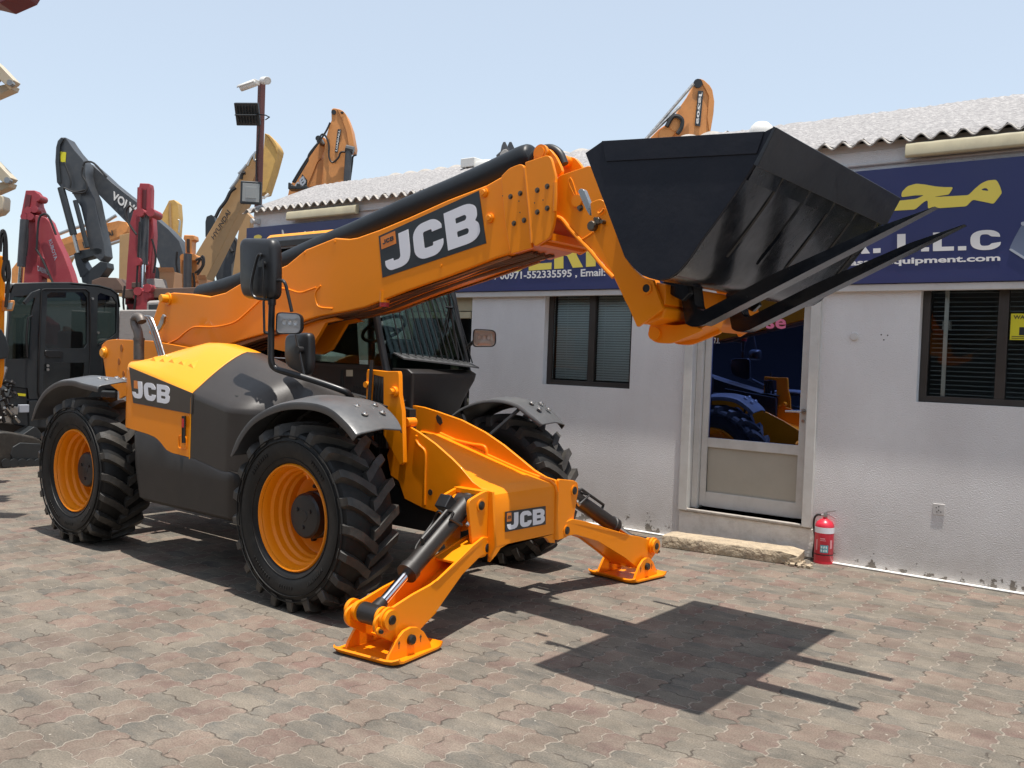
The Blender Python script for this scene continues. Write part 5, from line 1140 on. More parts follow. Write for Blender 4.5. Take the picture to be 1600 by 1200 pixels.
# screen guard: bars on a slotted foot plate
m = MB(); g0 = atY(620,553,4.93); g1 = atY(738,568,5.72); n_ = 13
ft_ = atY(700,440,5.70)
foot = []
m.loft([[g0*(1-t)+g1*t+Vector((.02+.05*sin(pi*t),0,0)) + v for v in (Vector((-.06,0,.012)), Vector((.055,0,-.028)), Vector((.055,0,-.040)), Vector((-.06,0,.0)))] for t in xs(0, 1, 12)]); gd = m.build('screen_guard', 'fender', co)
m = MB()
for k in range(n_):
    t = .03+.94*k/(n_-1); b_ = g0*(1-t)+g1*t+Vector((.02+.05*sin(pi*t),0,0)); tp = Vector((-5.29+.02*sin(pi*t), 4.86+(5.62-4.86)*t, 2.44)); m.tube([b_, b_*.5+tp*.5+Vector((.025,0,0)), tp], .0055, 8)
m.tube([Vector((-5.28,4.86,2.44)), Vector((-5.28,5.62,2.44))], .012, 8); m.build('guard_bar', 'black', gd)
m = MB()
for k in range(n_-1):
    t = .03+.94*(k+.5)/(n_-1); b_ = g0*(1-t)+g1*t+Vector((.03+.05*sin(pi*t),0,0)); m.add([b_+Vector((-.065,-.012,.013)), b_+Vector((.030,.022,-.018)), b_+Vector((.032,.006,-.0185)), b_+Vector((-.065,-.024,.0125))], [(0,1,2,3)])
m.build('guard_slot', 'matte_black', gd)
m = MB(); a = [atY(x, y, 5.52) for x, y in ((688,575),(692,545),(700,505),(704,482))]; m.tube(a, .008, 8); m.tube([atY(680,585,5.45), atY(697,500,5.5), atY(702,480,5.5)], .007, 8); m.tube([atY(697,480,5.5), atY(708,481,5.52)], .010, 8); m.tube([atY(704,482,5.52), atY(699,440,5.5)], .009, 6); m.tube([atY(704,482,5.52), atY(710,520,5.52), atY(716,560,5.52)], .010, 6); m.build('wiper', 'black', co)
# inside: seat, wheel, dash
m = MB(); m.box((-6.15,5.05,1.15),(-5.65,5.5,1.42)); m.box((-6.25,5.07,1.40),(-6.08,5.48,2.05), Matrix.Rotation(radians(-8),3,'Y')); m.box((-6.28,5.16,2.06),(-6.18,5.4,2.25)); m.build('seat', 'matte_black', co, .04, 3)
m = MB(); m.box((-5.35,4.95,1.20),(-5.1,5.65,1.60)); m.box((-5.42,5.13,1.5),(-5.25,5.42,1.72)); m.build('dashboard', 'black', co, .05, 3)
m = MB(); cxx = Vector((-5.52,5.24,1.80)); ax_ = Vector((-.55,0,.83)); u_ = Vector((0,1,0)); v_ = ax_.cross(u_); m.tube([cxx+(u_*cos(2*pi*k/24)+v_*sin(2*pi*k/24))*.19 for k in range(25)], .015, 8); m.tube([cxx-u_*.18, cxx, cxx+u_*.18], [.014,.03,.014], 8); m.tube([cxx, Vector((-5.38,5.24,1.6))], .03, 10); m.build('steering_wheel', 'black', co)
# door label on the lower side panel
q = [atY(x, y, 4.857) for x, y in ((541,588),(551,588),(551,578),(541,578))]; m = MB(); m.prism([Vector((p.x,4.8585,p.z)) for p in q], (0,-.002,0)); m.build('instruction_label', 'cream', co)
m = MB()
for k in range(4):
    for j in range(9): 
        p = atY(553+j*5, 604+k*7+j*.9, 4.858); m.XZ([(p.x-.008,p.z-.008),(p.x+.008,p.z-.008),(p.x+.008,p.z+.008),(p.x-.008,p.z+.008)], 4.856, 4.8595)
m.build('vent_grid', 'matte_black', co)
p0, p1 = atY(534,566,4.85), atY(534,610,4.85); m = MB(); m.XZ([(p0.x-.012,1.02),(p0.x+.012,1.02),(p0.x+.012,1.455),(p0.x-.012,1.455)], 4.853, 4.8605); m.build('door_seam', 'matte_black', co)

# ---- mirrors and work lamps on the black tube
m = MB()
P3 = [atY(549,622,4.02), atY(543,614,3.98), atY(530,608,3.94), atY(486,593,3.84), atY(445,581,3.74), atY(430,575,3.72), atY(424,566,3.70), atY(423.5,545,3.70), atY(424,500,3.70), atY(425,470,3.70)]
m.tube(smooth(P3, 5), .0215, 14); m.cyl(atY(425,474,3.70)-Vector((0,0,.01)), atY(425,468,3.70), .027, 14); m.build('mirror_tube', 'black', tele)
m = MB(); m.tube(smooth([atY(427,470,3.70), atY(427,452,3.70), atY(431,441,3.70), atY(438,438,3.70), atY(445,442,3.70), atY(450,460,3.71), atY(456,487,3.72)], 5), .011, 10); m.build('lamp_stay', 'black', tele)
def rbox(px, Y, d, name, m_, par=tele, r=.05, front=.85, bev=.012):
    a = rounded(tY(px, Y), r, 6); c_ = Vector((sum(p[0] for p in a)/len(a), sum(p[1] for p in a)/len(a)))
    sc = lambda k: [((p[0]-c_.x)*k+c_.x, (p[1]-c_.y)*k+c_.y) for p in a]
    mb = MB(); mb.loft([[Vector((x, Y+dy, z)) for x, z in sc(k)] for dy, k in ((0, front),(d*.15,.95),(d*.4,1),(d*.9,1),(d,.97))]); return mb.build(name, m_, par, ang=50)
mr = rbox([(371,371),(424,372),(426,420),(425,467),(378,466),(372,452)], 3.66, .08, 'mirror', 'black', r=.06)
m = MB(); m.tube(smooth([atY(409,399,3.64), atY(403,400,3.64), atY(394,435,3.63), atY(393,455,3.63), atY(399,465,3.64), atY(412,467.5,3.66), atY(421,467.5,3.69)], 5), .0095, 8); m.tube([atY(410,405,3.63), atY(412,440,3.63), atY(413,466,3.65)], .008, 8); m.cyl(atY(410,413,3.645)-Vector((0,.02,0)), atY(410,413,3.645)+Vector((0,.02,0)), .022, 14)
m.tube([atY(412,470,3.66), atY(413,519,3.66)], .008, 8); m.tube([atY(412,519,3.66), atY(421,521,3.69)], .010, 8); m.build('mirror_bracket', 'black', mr)
m2_ = rbox([(443,522),(478,519),(482,526),(482,575),(477,588),(447,574),(442,560)], 3.86, .06, 'mirror', 'black', r=.05)
m = MB(); m.tube([atY(462,523,3.83), atY(467,546,3.83)], .008, 8); m.tube([atY(468,549,3.83), atY(476,590,3.83)], .008, 8); m.cyl(atY(468,547,3.84)-Vector((0,.02,0)), atY(468,547,3.84)+Vector((0,.02,0)), .026, 14); m.build('mirror_bracket', 'black', m2_)
def lamp(cx_, cy_, Y, hw_, hh_, yawd):
    c_ = atY(cx_, cy_, Y); rot = Matrix.Rotation(radians(yawd), 3, 'Z'); k = (Y/ray(cx_, cy_).y)/F_PX
    a_, b_ = hw_*k, hh_*k
    def ring(kk, d): 
        o2 = rounded([(-a_,-b_*.8),(-a_*.8,-b_),(a_*.75,-b_*.92),(a_,-b_*.6),(a_*.98,b_*.65),(a_*.7,b_*.95),(-a_*.8,b_),(-a_,b_*.8)], a_*.25, 4)
        return [c_+rot@Vector((x*kk, d, z*kk)) for x, z in o2]
    mb = MB(); mb.loft([ring(.93,-.012), ring(1.0,-.012), ring(1.03,.0), ring(1.0,.03), ring(.75,.075), ring(.4,.095)], caps=False); mb.add(ring(.4,.095), [tuple(range(len(ring(.4,.095))))]); lo_ = mb.build('lamp', 'black', tele, ang=50)
    mb = MB(); mb.loft([ring(.92,-.008), ring(.78,.022), ring(.5,.045), ring(.2,.055)], caps=False); mb.add(ring(.2,.055), [tuple(range(len(ring(.2,.055))))]); 
    for q in (-.45, .0, .45): mb.lathe([(.02,-.03),(.016,-.015),(.0,-.01)], c_+rot@Vector((q*a_, .03, .1*b_)), rot@Vector((0,1,0)), 14)
    mb.build('reflector', 'reflector', lo_, ang=30)
    mb = MB(); mb.loft([ring(.94,-.013), ring(.7,-.019), ring(.35,-.023)], caps=False); mb.add(ring(.35,-.023), [tuple(range(len(ring(.35,-.023))))]); mb.build('lens', 'lens', lo_)
    return lo_
l1 = lamp(452,505.5,3.70,21,17,30)
m = MB(); m.box(atY(437,495,3.74), atY(423,521,3.70)+Vector((0,.06,0))); m.build('lamp_holder', 'black', l1, .006)
l2_ = lamp(757,528.5,5.70,18,14,35)
m = MB(); a = atY(741,533,5.74); m.tube([a, atY(717,553,5.72), atY(700,572,5.66)], [.016,.014,.014], 8); m.build('lamp_arm', 'black', l2_)
m = MB(); m.XZ(tY([(688,467),(694,462)], 4.9)+[], 4.9, 4.91) if False else None
m = MB(); p = atY(689,472,5.0) if False else atY(618,476,4.80); m.cyl(p+Vector((0,0,.05)), p-Vector((0,0,.02)), .036, 16); 
m.build('stop_block', 'orange', boom); m = MB(); m.cyl(p-Vector((0,0,.021)), p-Vector((0,0,.055)), .036, 16); m.build('stop_pad', 'red_plastic', boom)

# ================================================================== YARD BEHIND
GZ = 0.0
def shape(px, D, th, name, m, parent, bev=.01, org=None, dD=0):
    """outline in the plane facing the yard entrance at depth D, with real thickness th along the level view"""
    h = Vector((FWD.x, FWD.y, 0)).normalized(); mb = MB(); mb.prism([atD(x, y, D+dD) for x, y in px], h*th); return mb.build(name, m, parent, bev)
def rod(px, D, r, name, m, parent, n=10):
    mb = MB(); mb.tube([atD(x, y, D) for x, y in px] if len(px) < 3 else smooth([atD(x, y, D) for x, y in px], 4), r, n); return mb.build(name, m, parent)
c1 = lambda l: [(x/3, 80+y/3) for x, y in l]
c2 = lambda l: [(280+x/3, 80+y/3) for x, y in l]
cj = lambda l: [(360+x/5.4545, 120+y/5.4545) for x, y in l]
cb = lambda l: [(x/3, 340+y/3) for x, y in l]
def words(s, px, D, m, parent, bold=.02): return lettering(s, [atD(x, y, D-.012) for x, y in px], m, parent, bold=bold, thick=.006)
def base_machine(root, cx, D, m, w_=1.5, top=1.55):
    """tracks, deck and engine housing that carry the arm"""
    p = atD(cx, 560, D); p.z = 0; h = Vector((FWD.x, FWD.y, 0)).normalized(); s = Vector((h.y, -h.x, 0)); U = Vector((0,0,1))
    def bx(a, b, name, mm, bev=.03):
        mb = MB(); mb.hexa([p+s*x+h*y+U*a[2] for x, y in ((a[0],a[1]),(b[0],a[1]),(b[0],b[1]),(a[0],b[1]))], [p+s*x+h*y+U*b[2] for x, y in ((a[0],a[1]),(b[0],a[1]),(b[0],b[1]),(a[0],b[1]))]); return mb.build(name, mm, root, bev)
    for k in (-1, 1):
        mb = MB(); pr = rounded([(-w_,.02),(w_,.02),(w_,.62),(-w_,.62)], .28, 6); mb.prism([p+s*(x)+h*(k*.85-.25)+U*z for x, z in pr], h*.5); mb.build('track', 'cab_dark', root, .02)
    bx((-w_*.8,-.9,.66), (w_*.9,.9,.95), 'deck', 'cab_dark'); bx((-w_*.1,-.85,.96), (w_*.95,.85,top), 'engine_housing', 'cab_dark')
    mb = MB(); mb.prism([p+s*x+h*.1+U*z for x, z in ((-.5,.9),(.1,.9),(0,1.9),(-.3,2.1))], h*.3); mb.build('arm_mount', m, root, .02)
    return p
def machine(label, cat, cx, D, m, name='excavator', group=None, **k):
    p = atD(cx, 560, D); o = thing(name, label, cat, (p.x, p.y, 0), group=group); base_machine(o, cx, D+.4, m, **k); return o

# dark grey excavator with its stick folded down
D = 20; o = machine('dark grey excavator raising its boom high with folded stick and white boom lettering', 'excavator', 235, D, 'arm_grey')
shape(c1([(398,522),(430,530),(470,565),(520,612),(580,660),(640,706),(720,775),(790,835),(840,890),(862,960),(880,1060),(850,1140),(770,1150),(765,1060),(748,1000),(715,920),(680,880),(630,838),(590,800),(540,750),(490,700),(450,660),(415,628),(385,590),(378,550)]), D, .45, 'boom', 'arm_grey', o)
st_ = shape(c1([(262,450),(270,420),(285,404),(308,404),(325,430),(350,465),(385,505),(400,530),(398,570),(410,625),(440,690),(462,800),(485,900),(492,960),(470,985),(440,960),(420,930),(395,800),(378,730),(330,650),(282,635),(266,615),(258,520)]), D, .40, 'stick', 'arm_grey', o, dD=-.45)
shape(c1([(283,470),(310,474),(306,522),(285,518)]), D-.462, .01, 'warning_sticker', 'sticker', st_, 0)
shape(c1([(268,440),(262,520),(272,615),(285,618),(276,520),(282,440),(300,408),(290,404)]), D-.50, .04, 'cheek_plate', 'cab_dark', st_)
rod(c1([(286,640),(345,860)]), D-.5, .075, 'ram', 'cab_dark', o); rod(c1([(345,860),(366,945)]), D-.5, .04, 'ram_rod', 'steel', o)
rod(c1([(352,700),(410,920)]), D-.55, .05, 'stick_ram', 'cab_dark', o)
for l in ([(390,540),(400,520),(440,525),(500,590)], [(388,545),(384,580),(405,620),(400,660),(340,665)], [(300,640),(350,660),(400,650)], [(590,780),(585,740),(605,725),(625,740),(640,800)], [(300,520),(330,600),(328,640)]): rod(c1(l), D-.53, .022, 'hose', 'hose', o, 6)
shape(c1([(345,950),(365,935),(460,920),(480,930),(478,950),(380,975),(400,1010),(425,1035),(400,1060),(375,1060),(355,1000)]), D-.45, .35, 'bucket_link', 'cab_dark', o); shape(c1([(380,1060),(430,1015),(470,985),(500,990),(503,1015),(470,1060),(430,1095),(385,1085)]), D-.45, .35, 'quick_hitch', 'cab_dark', o)
shape(c1([(430,1075),(470,1060),(545,1062),(572,1100),(575,1120),(450,1120),(428,1100)]), D-.6, .9, 'digging_bucket', 'rust_bucket', o)
words('VOLVO', c1([(522,690),(650,790),(664,742),(533,655)]), D-.01, 'sign_white', o, .03)

# maroon red excavator with a vertical ram at the left
D = 15; o = machine('red excavator at the left with triangular boom and grey ram on its outer side', 'excavator', 75, D, 'arm_red')
shape(c1([(95,780),(120,652),(162,652),(176,668),(182,722),(200,765),(188,790),(200,820),(196,1110),(108,1110),(128,830),(122,792)]), D, .18, 'stick', 'arm_red', o); shape(c1([(165,768),(212,778),(232,800),(262,880),(300,960),(330,1040),(350,1110),(250,1110),(195,930),(165,850)]), D+.05, .2, 'boom', 'arm_red', o, dD=-.35)
shape(c1([(122,670),(145,675),(135,745),(112,745)]), D-.02, .03, 'opening', 'burgundy', o, 0)
rod(c1([(115,790),(100,1010)]), D-.2, .065, 'ram', 'arm_grey', o, 14); rod(c1([(99,1010),(92,1100)]), D-.2, .035, 'ram_rod', 'chrome', o)
for q in ((130,745),(160,740),(172,685),(112,775),(140,775)): mb = MB(); a = atD(q[0]/3, 80+q[1]/3, D-.12); mb.cyl(a, a+FWD*.25, .06, 12); mb.build('pivot', 'arm_red', o)
for l in ([(172,930),(180,800),(200,765),(228,775),(262,860)], [(130,830),(128,900),(122,960)], [(168,925),(190,960),(210,1000),(250,1090)]): rod(c1(l), D-.38, .018, 'hose', 'hose', o, 6)
words('KUBOTA', c1([(228,888),(256,982),(270,972),(242,880)]), D-.32, 'sign_pale', o, .02)
shape(c1([(178,960),(200,965),(235,1000),(235,1070),(182,1050)]), D-.02, .3, 'cover_plate', 'arm_red', o)
words('DAEWOO', c1([(178,1030),(240,1056),(236,1030),(176,1005)]), D-.03, 'sign_pale', o, .02)

# second red arm, vertical
D = 13; o = machine('red excavator with its arm folded upright behind the telehandler exhaust', 'excavator', 216, D, 'arm_red')
shape(c1([(650,640),(655,618),(700,620),(704,645),(702,745),(715,770),(720,860),(712,1000),(700,1130),(640,1260),(585,1180),(595,1000),(610,800),(625,745),(648,740)]), D, .16, 'stick', 'arm_red', o); shape(c1([(664,650),(692,650),(690,740),(664,738)]), D-.03, .02, 'opening', 'burgundy', o, 0)
for x in (656,700): rod(c1([(x,640),(x-3,745)]), D-.05, .035, 'guide_rail', 'arm_red', o)
rod(c1([(678,770),(672,1000)]), D-.2, .06, 'ram', 'arm_grey', o, 14); rod(c1([(671,1000),(668,1110)]), D-.2, .035, 'ram_rod', 'chrome', o)
shape(c1([(625,1135),(665,1118),(706,1130),(708,1155),(690,1165),(692,1280),(628,1280),(636,1170),(620,1160)]), D-.3, .25, 'knuckle', 'arm_red', o, .02)
for l in ([(640,860),(600,800),(590,750),(610,725),(628,745)], [(712,880),(730,960),(720,1040)], [(655,800),(650,900),(640,1100),(625,1250)], [(585,1100),(578,1180),(590,1270)]): rod(c1(l), D-.3, .016, 'hose', 'hose', o, 6)
for q in ((655,755),(705,755),(640,985),(690,1110),(645,1125)): mb = MB(); a = atD(q[0]/3, 80+q[1]/3, D-.32); mb.cyl(a, a+FWD*.3, .06, 12); mb.build('pivot', 'arm_red', o)

# orange boom behind
D = 27; o = machine('faded orange excavator far behind the dark grey one with long low boom', 'excavator', 110, D, 'arm_orange')
shape(c1([(55,1020),(90,975),(180,925),(290,880),(400,840),(470,812),(555,794),(590,800),(602,820),(595,845),(560,868),(500,895),(400,930),(310,965),(290,1010),(270,1150),(50,1150)]), D, .5, 'boom', 'arm_orange', o); shape(c1([(560,862),(614,850),(612,960),(600,1150),(556,1150)]), D, .4, 'stick', 'tan', o, dD=-.5)
words('HYUNDAI', c1([(395,925),(532,862),(526,838),(385,895)]), D-.01, 'decal_brown', o, .03)
for l in ([(470,815),(545,770)], [(270,860),(350,830),(460,800)], [(290,985),(380,950),(590,880)]): rod(c1(l), D-.1, .05, 'pipe', 'steel', o, 6)
# yellow boom tip further off
D = 30; o = machine('yellow excavator boom tip peeping over the dark boom, far away', 'excavator', 265, D, 'arm_yellow')
shape(c1([(745,790),(770,745),(792,700),(815,696),(833,712),(838,780),(832,860),(822,1150),(750,1150)]), D, .4, 'boom', 'arm_yellow', o); shape(c1([(790,712),(800,708),(806,860),(796,860)]), D-.05, .03, 'edge_plate', 'tan', o, 0); rod(c1([(835,790),(843,800),(838,850)]), D-.1, .03, 'pipe', 'steel', o, 6)
# dark column beside
D = 24; o = machine('dark brown excavator arm standing between the grey boom and the small orange loader', 'excavator', 262, D, 'rust_bucket')
shape(c1([(775,905),(800,900),(860,930),(862,1150),(770,1150)]), D, .4, 'boom', 'rust_bucket', o)
for x in (782, 800, 820): rod(c1([(x,915),(x+2,1060)]), D-.1, .06, 'ram', 'arm_grey', o)
shape(c1([(690,1020),(730,1010),(750,1110),(700,1110)]), D-.5, .3, 'hydraulic_hammer', 'cab_dark', o)
# small orange loader arm
D = 14; o = machine('small orange digger arm with short grey ram between cardboard boxes', 'digger', 296, D, 'arm_orange', w_=1.0, top=1.3)
shape(c1([(862,860),(910,862),(914,885),(900,890),(898,950),(922,965),(925,1000),(915,1140),(848,1140),(842,965),(868,950),(866,888),(858,880)]), D, .2, 'stick', 'arm_orange', o, .015); shape(c1([(874,880),(888,880),(888,945),(876,945)]), D-.02, .02, 'slot', 'decal_brown', o, 0)
rod(c1([(880,950),(878,1140)]), D-.14, .06, 'ram', 'arm_grey', o, 14)
for l in ([(925,1000),(950,960),(955,1000),(925,1050)], [(830,940),(826,1000),(840,1060),(832,1110)], [(918,980),(945,970),(948,1010),(915,1040)], [(845,1100),(835,1050),(828,1020)], [(905,1040),(912,1090),(905,1130)]): rod(c1(l), D-.1, .018, 'hose', 'hose', o, 6)
for q in ((858,965),(905,965),(912,1065)): mb = MB(); a = atD(q[0]/3, 80+q[1]/3, D-.1); mb.cyl(a, a+FWD*.25, .05, 12); mb.build('pivot', 'arm_orange', o)
# tan excavator whose boom rises behind the lamp pole
D = 17; o = machine('tan excavator with long straight boom and dark lettering rising to the lamp pole', 'excavator', 330, D, 'tan')
shape(c1([(1200,470),(1206,560),(1190,600),(1160,680),(1120,760),(1060,880),(985,1030),(960,1080),(920,1030),(918,950),(960,880),(1020,780),(1085,650),(1130,570),(1170,500)]), D, .42, 'boom', 'tan', o)
shape(cj([(292,480),(330,492),(365,530),(392,570),(405,605),(398,660),(360,800),(300,985),(240,1000),(230,700),(282,620)]), D, .4, 'stick', 'arm_yellow', o, dD=-.43); shape(cj([(292,480),(330,492),(365,530),(392,570),(405,605),(396,650),(380,600),(330,520)]), D-.46, .44, 'top_plate', 'arm_yellow', o)
words('HYUNDAI', c1([(1003,885),(1082,758),(1066,742),(990,870)]), D-.01, 'decal_brown', o, .02)
for l in ([(1010,780),(1030,740),(1060,700),(1080,660),(1105,640)], [(1150,570),(1135,575),(1130,600)]): rod(c1(l), D-.1, .035, 'pipe', 'hose', o, 6)
for l in ([(150,760),(180,690),(225,640)], [(70,830),(110,790),(140,750)], [(0,960),(60,880),(100,800)], [(215,640),(205,700),(225,720)]): rod(cj(l), D-.1, .03, 'pipe', 'steel', o, 6)
shape(c1([(1140,740),(1120,830),(1088,1060),(1120,1060),(1180,780)]), D+2, .4, 'rear_arm', 'tan', o)
# dark arm right of it
D = 22; o = machine('nearly black excavator arm with hoses behind the tan boom', 'excavator', 342, D, 'cab_dark')
shape(c1([(962,800),(968,775),(990,766),(1004,775),(1008,800),(998,870),(962,870)]), D, .4, 'stick', 'cab_dark', o); shape(c1([(1010,930),(1060,870),(1090,880),(1112,905),(1112,960),(1085,1000),(1085,1100),(1020,1100),(1000,1000)]), D, .4, 'boom', 'arm_grey', o)
for l in ([(1075,865),(1100,880),(1112,910),(1100,960)], [(990,1010),(1000,1090)], [(1060,890),(1090,940)]): rod(c1(l), D-.1, .05, 'hose', 'hose', o, 6)

# boxes on a shelf of the yard
def carton(px, D, label):
    a = atD(px[0], px[3], D); b = atD(px[2], px[1], D); o = thing('cardboard_box', label, 'box', a, group='cardboard boxes in the yard'); h = Vector((FWD.x, FWD.y, 0)).normalized()
    mb = MB(); mb.prism([atD(px[0],px[3],D), atD(px[2],px[3],D), atD(px[2],px[1],D), atD(px[0],px[1],D)], h*.3); mb.build('carton', 'cardboard', o, .004)
    mb = MB(); c = [atD(x, y, D) for x, y in ((px[0],px[1]),(px[2],px[1]))]; mb.prism([c[0], c[1], c[1]+Vector((0,0,.06))-h*.06, c[0]+Vector((0,0,.06))-h*.06], h*.004); mb.build('flap', 'cardboard', o)
carton((249,425,273,452), 13.0, 'taller cardboard box left of the small orange digger arm'); carton((310,437,323,450), 13.0, 'small open cardboard box right of the small orange digger arm')
# loaded flatbed and pickup seen between cab and boom
D = 13.6; o = thing('flatbed_trailer', 'brown flatbed trailer carrying the cardboard boxes far behind the exhaust', 'trailer', tuple(atD(265, 600, D)*Vector((1,1,0)) if False else (atD(265,600,D).x, atD(265,600,D).y, 0)))
shape([(190,452),(345,448),(345,464),(190,466)], D-.8, 1.4, 'bed', 'rust_bucket', o); shape([(195,466),(340,464),(340,474),(195,476)], D-.6, 1.0, 'beam', 'cab_dark', o)
for x in (205, 240, 300, 335):
    h = Vector((FWD.x, FWD.y, 0)).normalized()
    for dd in (-.5, .4): a = atD(x, 470, D+dd); mb = MB(); mb.cyl((a.x, a.y, 0.0), (a.x, a.y, a.z), .06, 10); mb.build('support_leg', 'cab_dark', o)
for k, x in enumerate((205,228)): 
    mb = MB(); a = atD(x, 450, D-.6); b = atD(x+12, 450-6-3*(k % 3), D-.6); mb.hexa([a, a+Vector((.25,.0,0)), a+Vector((.25,.3,0)), a+Vector((0,.3,0))], [p+Vector((0,0,.08+.05*(k % 3))) for p in (a, a+Vector((.22,.0,0)), a+Vector((.22,.28,0)), a+Vector((0,.28,0)))]); mb.build('load', ('rust_bucket','concrete_grey','tan')[k % 3], o, .01)
D = 12.4; p_ = atD(240,600,D); o = thing('pickup_truck', 'grey pickup truck body seen behind the red upright arm', 'truck', (p_.x, p_.y, 0))
shape([(228,470),(262,468),(275,480),(278,530),(226,530)], D, 1.5, 'cabin', 'concrete_grey', o, .04); shape([(232,476),(259,475),(266,490),(232,492)], D-.02, .03, 'side_window', 'cab_dark', o, .003)
shape([(180,530),(300,530),(300,548),(180,548)], D, 1.6, 'body', 'concrete_grey', o, .04)
for x in (200, 280):
    a = atD(x, 600, D-.05); h = Vector((FWD.x, FWD.y, 0)).normalized(); mb = MB(); mb.cyl((a.x, a.y, .33), (a.x+h.x*.22, a.y+h.y*.22, .33), .33, 24); mb.build('wheel', 'tyre', o)
D = 12.0; p_ = atD(200,600,D); o = thing('concrete_block', 'weathered grey concrete wall block beside the black digger cab', 'block', (p_.x, p_.y, 0))
a = atD(186,484,D); b = atD(246,484,D); h = Vector((FWD.x, FWD.y, 0)).normalized()
mb = MB(); mb.hexa([Vector((a.x,a.y,0)), Vector((b.x,b.y,0)), Vector((b.x,b.y,0))+h*.5, Vector((a.x,a.y,0))+h*.5], [a, b, b+h*.5, a+h*.5]); mb.build('block', 'concrete_grey', o, .02)

# ---- black mini excavator beside the rear wheel
XK = -12.2; o = thing('mini_excavator', 'black mini excavator with closed glazed cab standing behind the rear wheel', 'excavator', (XK-.8, 6.2, 0))
def kX(px, X=XK): return [atX(x, y, X) for x, y in px]
def kx(px, X, t, name, m, par, bev=.01, r=None):
    pts = kX(px, X)
    if r: pts = [Vector((X, y, z)) for y, z in rounded([(p.y, p.z) for p in pts], r)]
    mb = MB(); mb.prism(pts, (-t, 0, 0)); return mb.build(name, m, par, bev)
# cab shell as a frame with openings, then glazing
outer = cb([(58,318),(72,312),(230,308),(330,308),(460,320),(520,336),(552,362),(560,420),(560,560),(470,620),(485,760),(480,850),(190,850),(136,850),(130,800),(24,786),(26,660),(40,480),(46,350)])
def framed(outl, holes, X, t, name, m, par):
    lp = [[(p.y, p.z) for p in kX(l, X)] for l in [outl]+holes]; me = flat_mesh(lp, t)
    for v in me.vertices: v.co = Vector((X-v.co.z, v.co.x, v.co.y))
    me.transform(wmat(par).inverted()); me.name = name; ob = bpy.data.objects.new(name, me); C.objects.link(ob); ob.parent = par; me.materials.append(M[m]); return ob
h1 = cb([(62,370),(150,362),(165,380),(150,440),(140,660),(36,665),(45,500)]); h2 = cb([(222,362),(240,350),(392,350),(408,375),(410,590),(396,612),(225,614),(212,600)]); h3 = cb([(458,365),(470,352),(530,372),(548,400),(548,540),(525,560),(455,600)]); h4 = cb([(205,690),(215,680),(395,680),(392,760),(245,835),(200,838)])
cb_ = framed(outer, [h1, h2, h3, h4], XK, .05, 'cab', 'cab_dark', o)
mb = MB(); far = [Vector((XK-1.0, p.y, p.z)) for p in kX(outer, XK)]; 
framed(outer, [h1, h2, h3], XK-1.0, .05, 'far_frame', 'cab_dark', cb_)
mb = MB(); top = kX(cb([(46,352),(58,318),(72,312),(230,308),(330,308),(460,320),(520,336),(552,362),(560,420)])); mb.loft([top, [p+Vector((-1.05,0,0)) for p in top]], close=False, caps=False); mb.build('roof', 'cab_dark', cb_, solid=.03)
mb = MB(); mb.hexa([Vector((XK-.06, kX([(60,640)])[0].y, .45)), Vector((XK-.06, kX([(155,640)])[0].y, .45)), Vector((XK-1.0, kX([(155,640)])[0].y, .45)), Vector((XK-1.0, kX([(60,640)])[0].y, .45))], [Vector((XK-.06, kX([(60,640)])[0].y, .9)), Vector((XK-.06, kX([(155,640)])[0].y, .9)), Vector((XK-1.0, kX([(155,640)])[0].y, .9)), Vector((XK-1.0, kX([(60,640)])[0].y, .9))]); mb.build('floor_block', 'matte_black', cb_)
for l in (h1, h2, h3, h4): kx(l, XK-.02, .006, 'pane', 'dark_glass', cb_, 0)
lst = cb([(196,340),(212,335),(400,335),(420,350),(424,600),(420,760),(250,850),(190,848),(180,820),(182,640)])
mb = MB(); pp_ = kX(lst, XK+.012); mb.tube(pp_+[pp_[0]], .012, 8); mb.build('door_seal', 'black', cb_)
kx(cb([(212,626),(220,622),(290,625),(300,632),(290,655),(230,655),(212,645)]), XK+.02, .025, 'door_handle', 'black', cb_, .005)
mb = MB(); mb.tube(kX(cb([(128,655),(124,560),(132,470),(152,458)]), XK+.05), .014, 8); mb.build('grab_rail', 'black', cb_)
kx(cb([(112,395),(150,350),(190,335),(192,345),(160,375),(120,408)]), XK+.08, .05, 'sun_visor', 'cab_dark', cb_, .004)
kx(cb([(54,786),(130,798),(130,852),(136,985),(60,970),(40,850)]), XK-.02, .9, 'front_cover', 'cab_dark', o, .02); kx(cb([(76,822),(122,826),(120,838),(76,834)]), XK-.005, .01, 'sticker', 'sticker', o, 0)
kx(cb([(136,855),(232,850),(240,990),(136,985)]), XK, .9, 'side_skirt', 'cab_dark', o, .02)
kx(cb([(396,620),(470,612),(485,760),(540,800),(540,900),(396,900)]), XK-.01, .9, 'rear_cover', 'cab_dark', o, .03)
mb = MB()
for q in ((185,886),(183,940),(222,694),(222,712),(432,380),(460,540)): a = atX(q[0]/3, 340+q[1]/3, XK+.0); mb.cyl(a, a+Vector((.02,0,0)), .018, 10)
mb.build('bolt', 'steel', cb_)
mb = MB(); a = kX([(60,500)], XK-.5)[0]; b = kX([(110,500)], XK-.5)[0]; mb.box((XK-.8, a.y, .95), (XK-.3, b.y, 1.25)); mb.box((XK-.8, b.y-.05, 1.2), (XK-.3, b.y+.1, 1.75)); mb.build('seat', 'matte_black', cb_, .04)
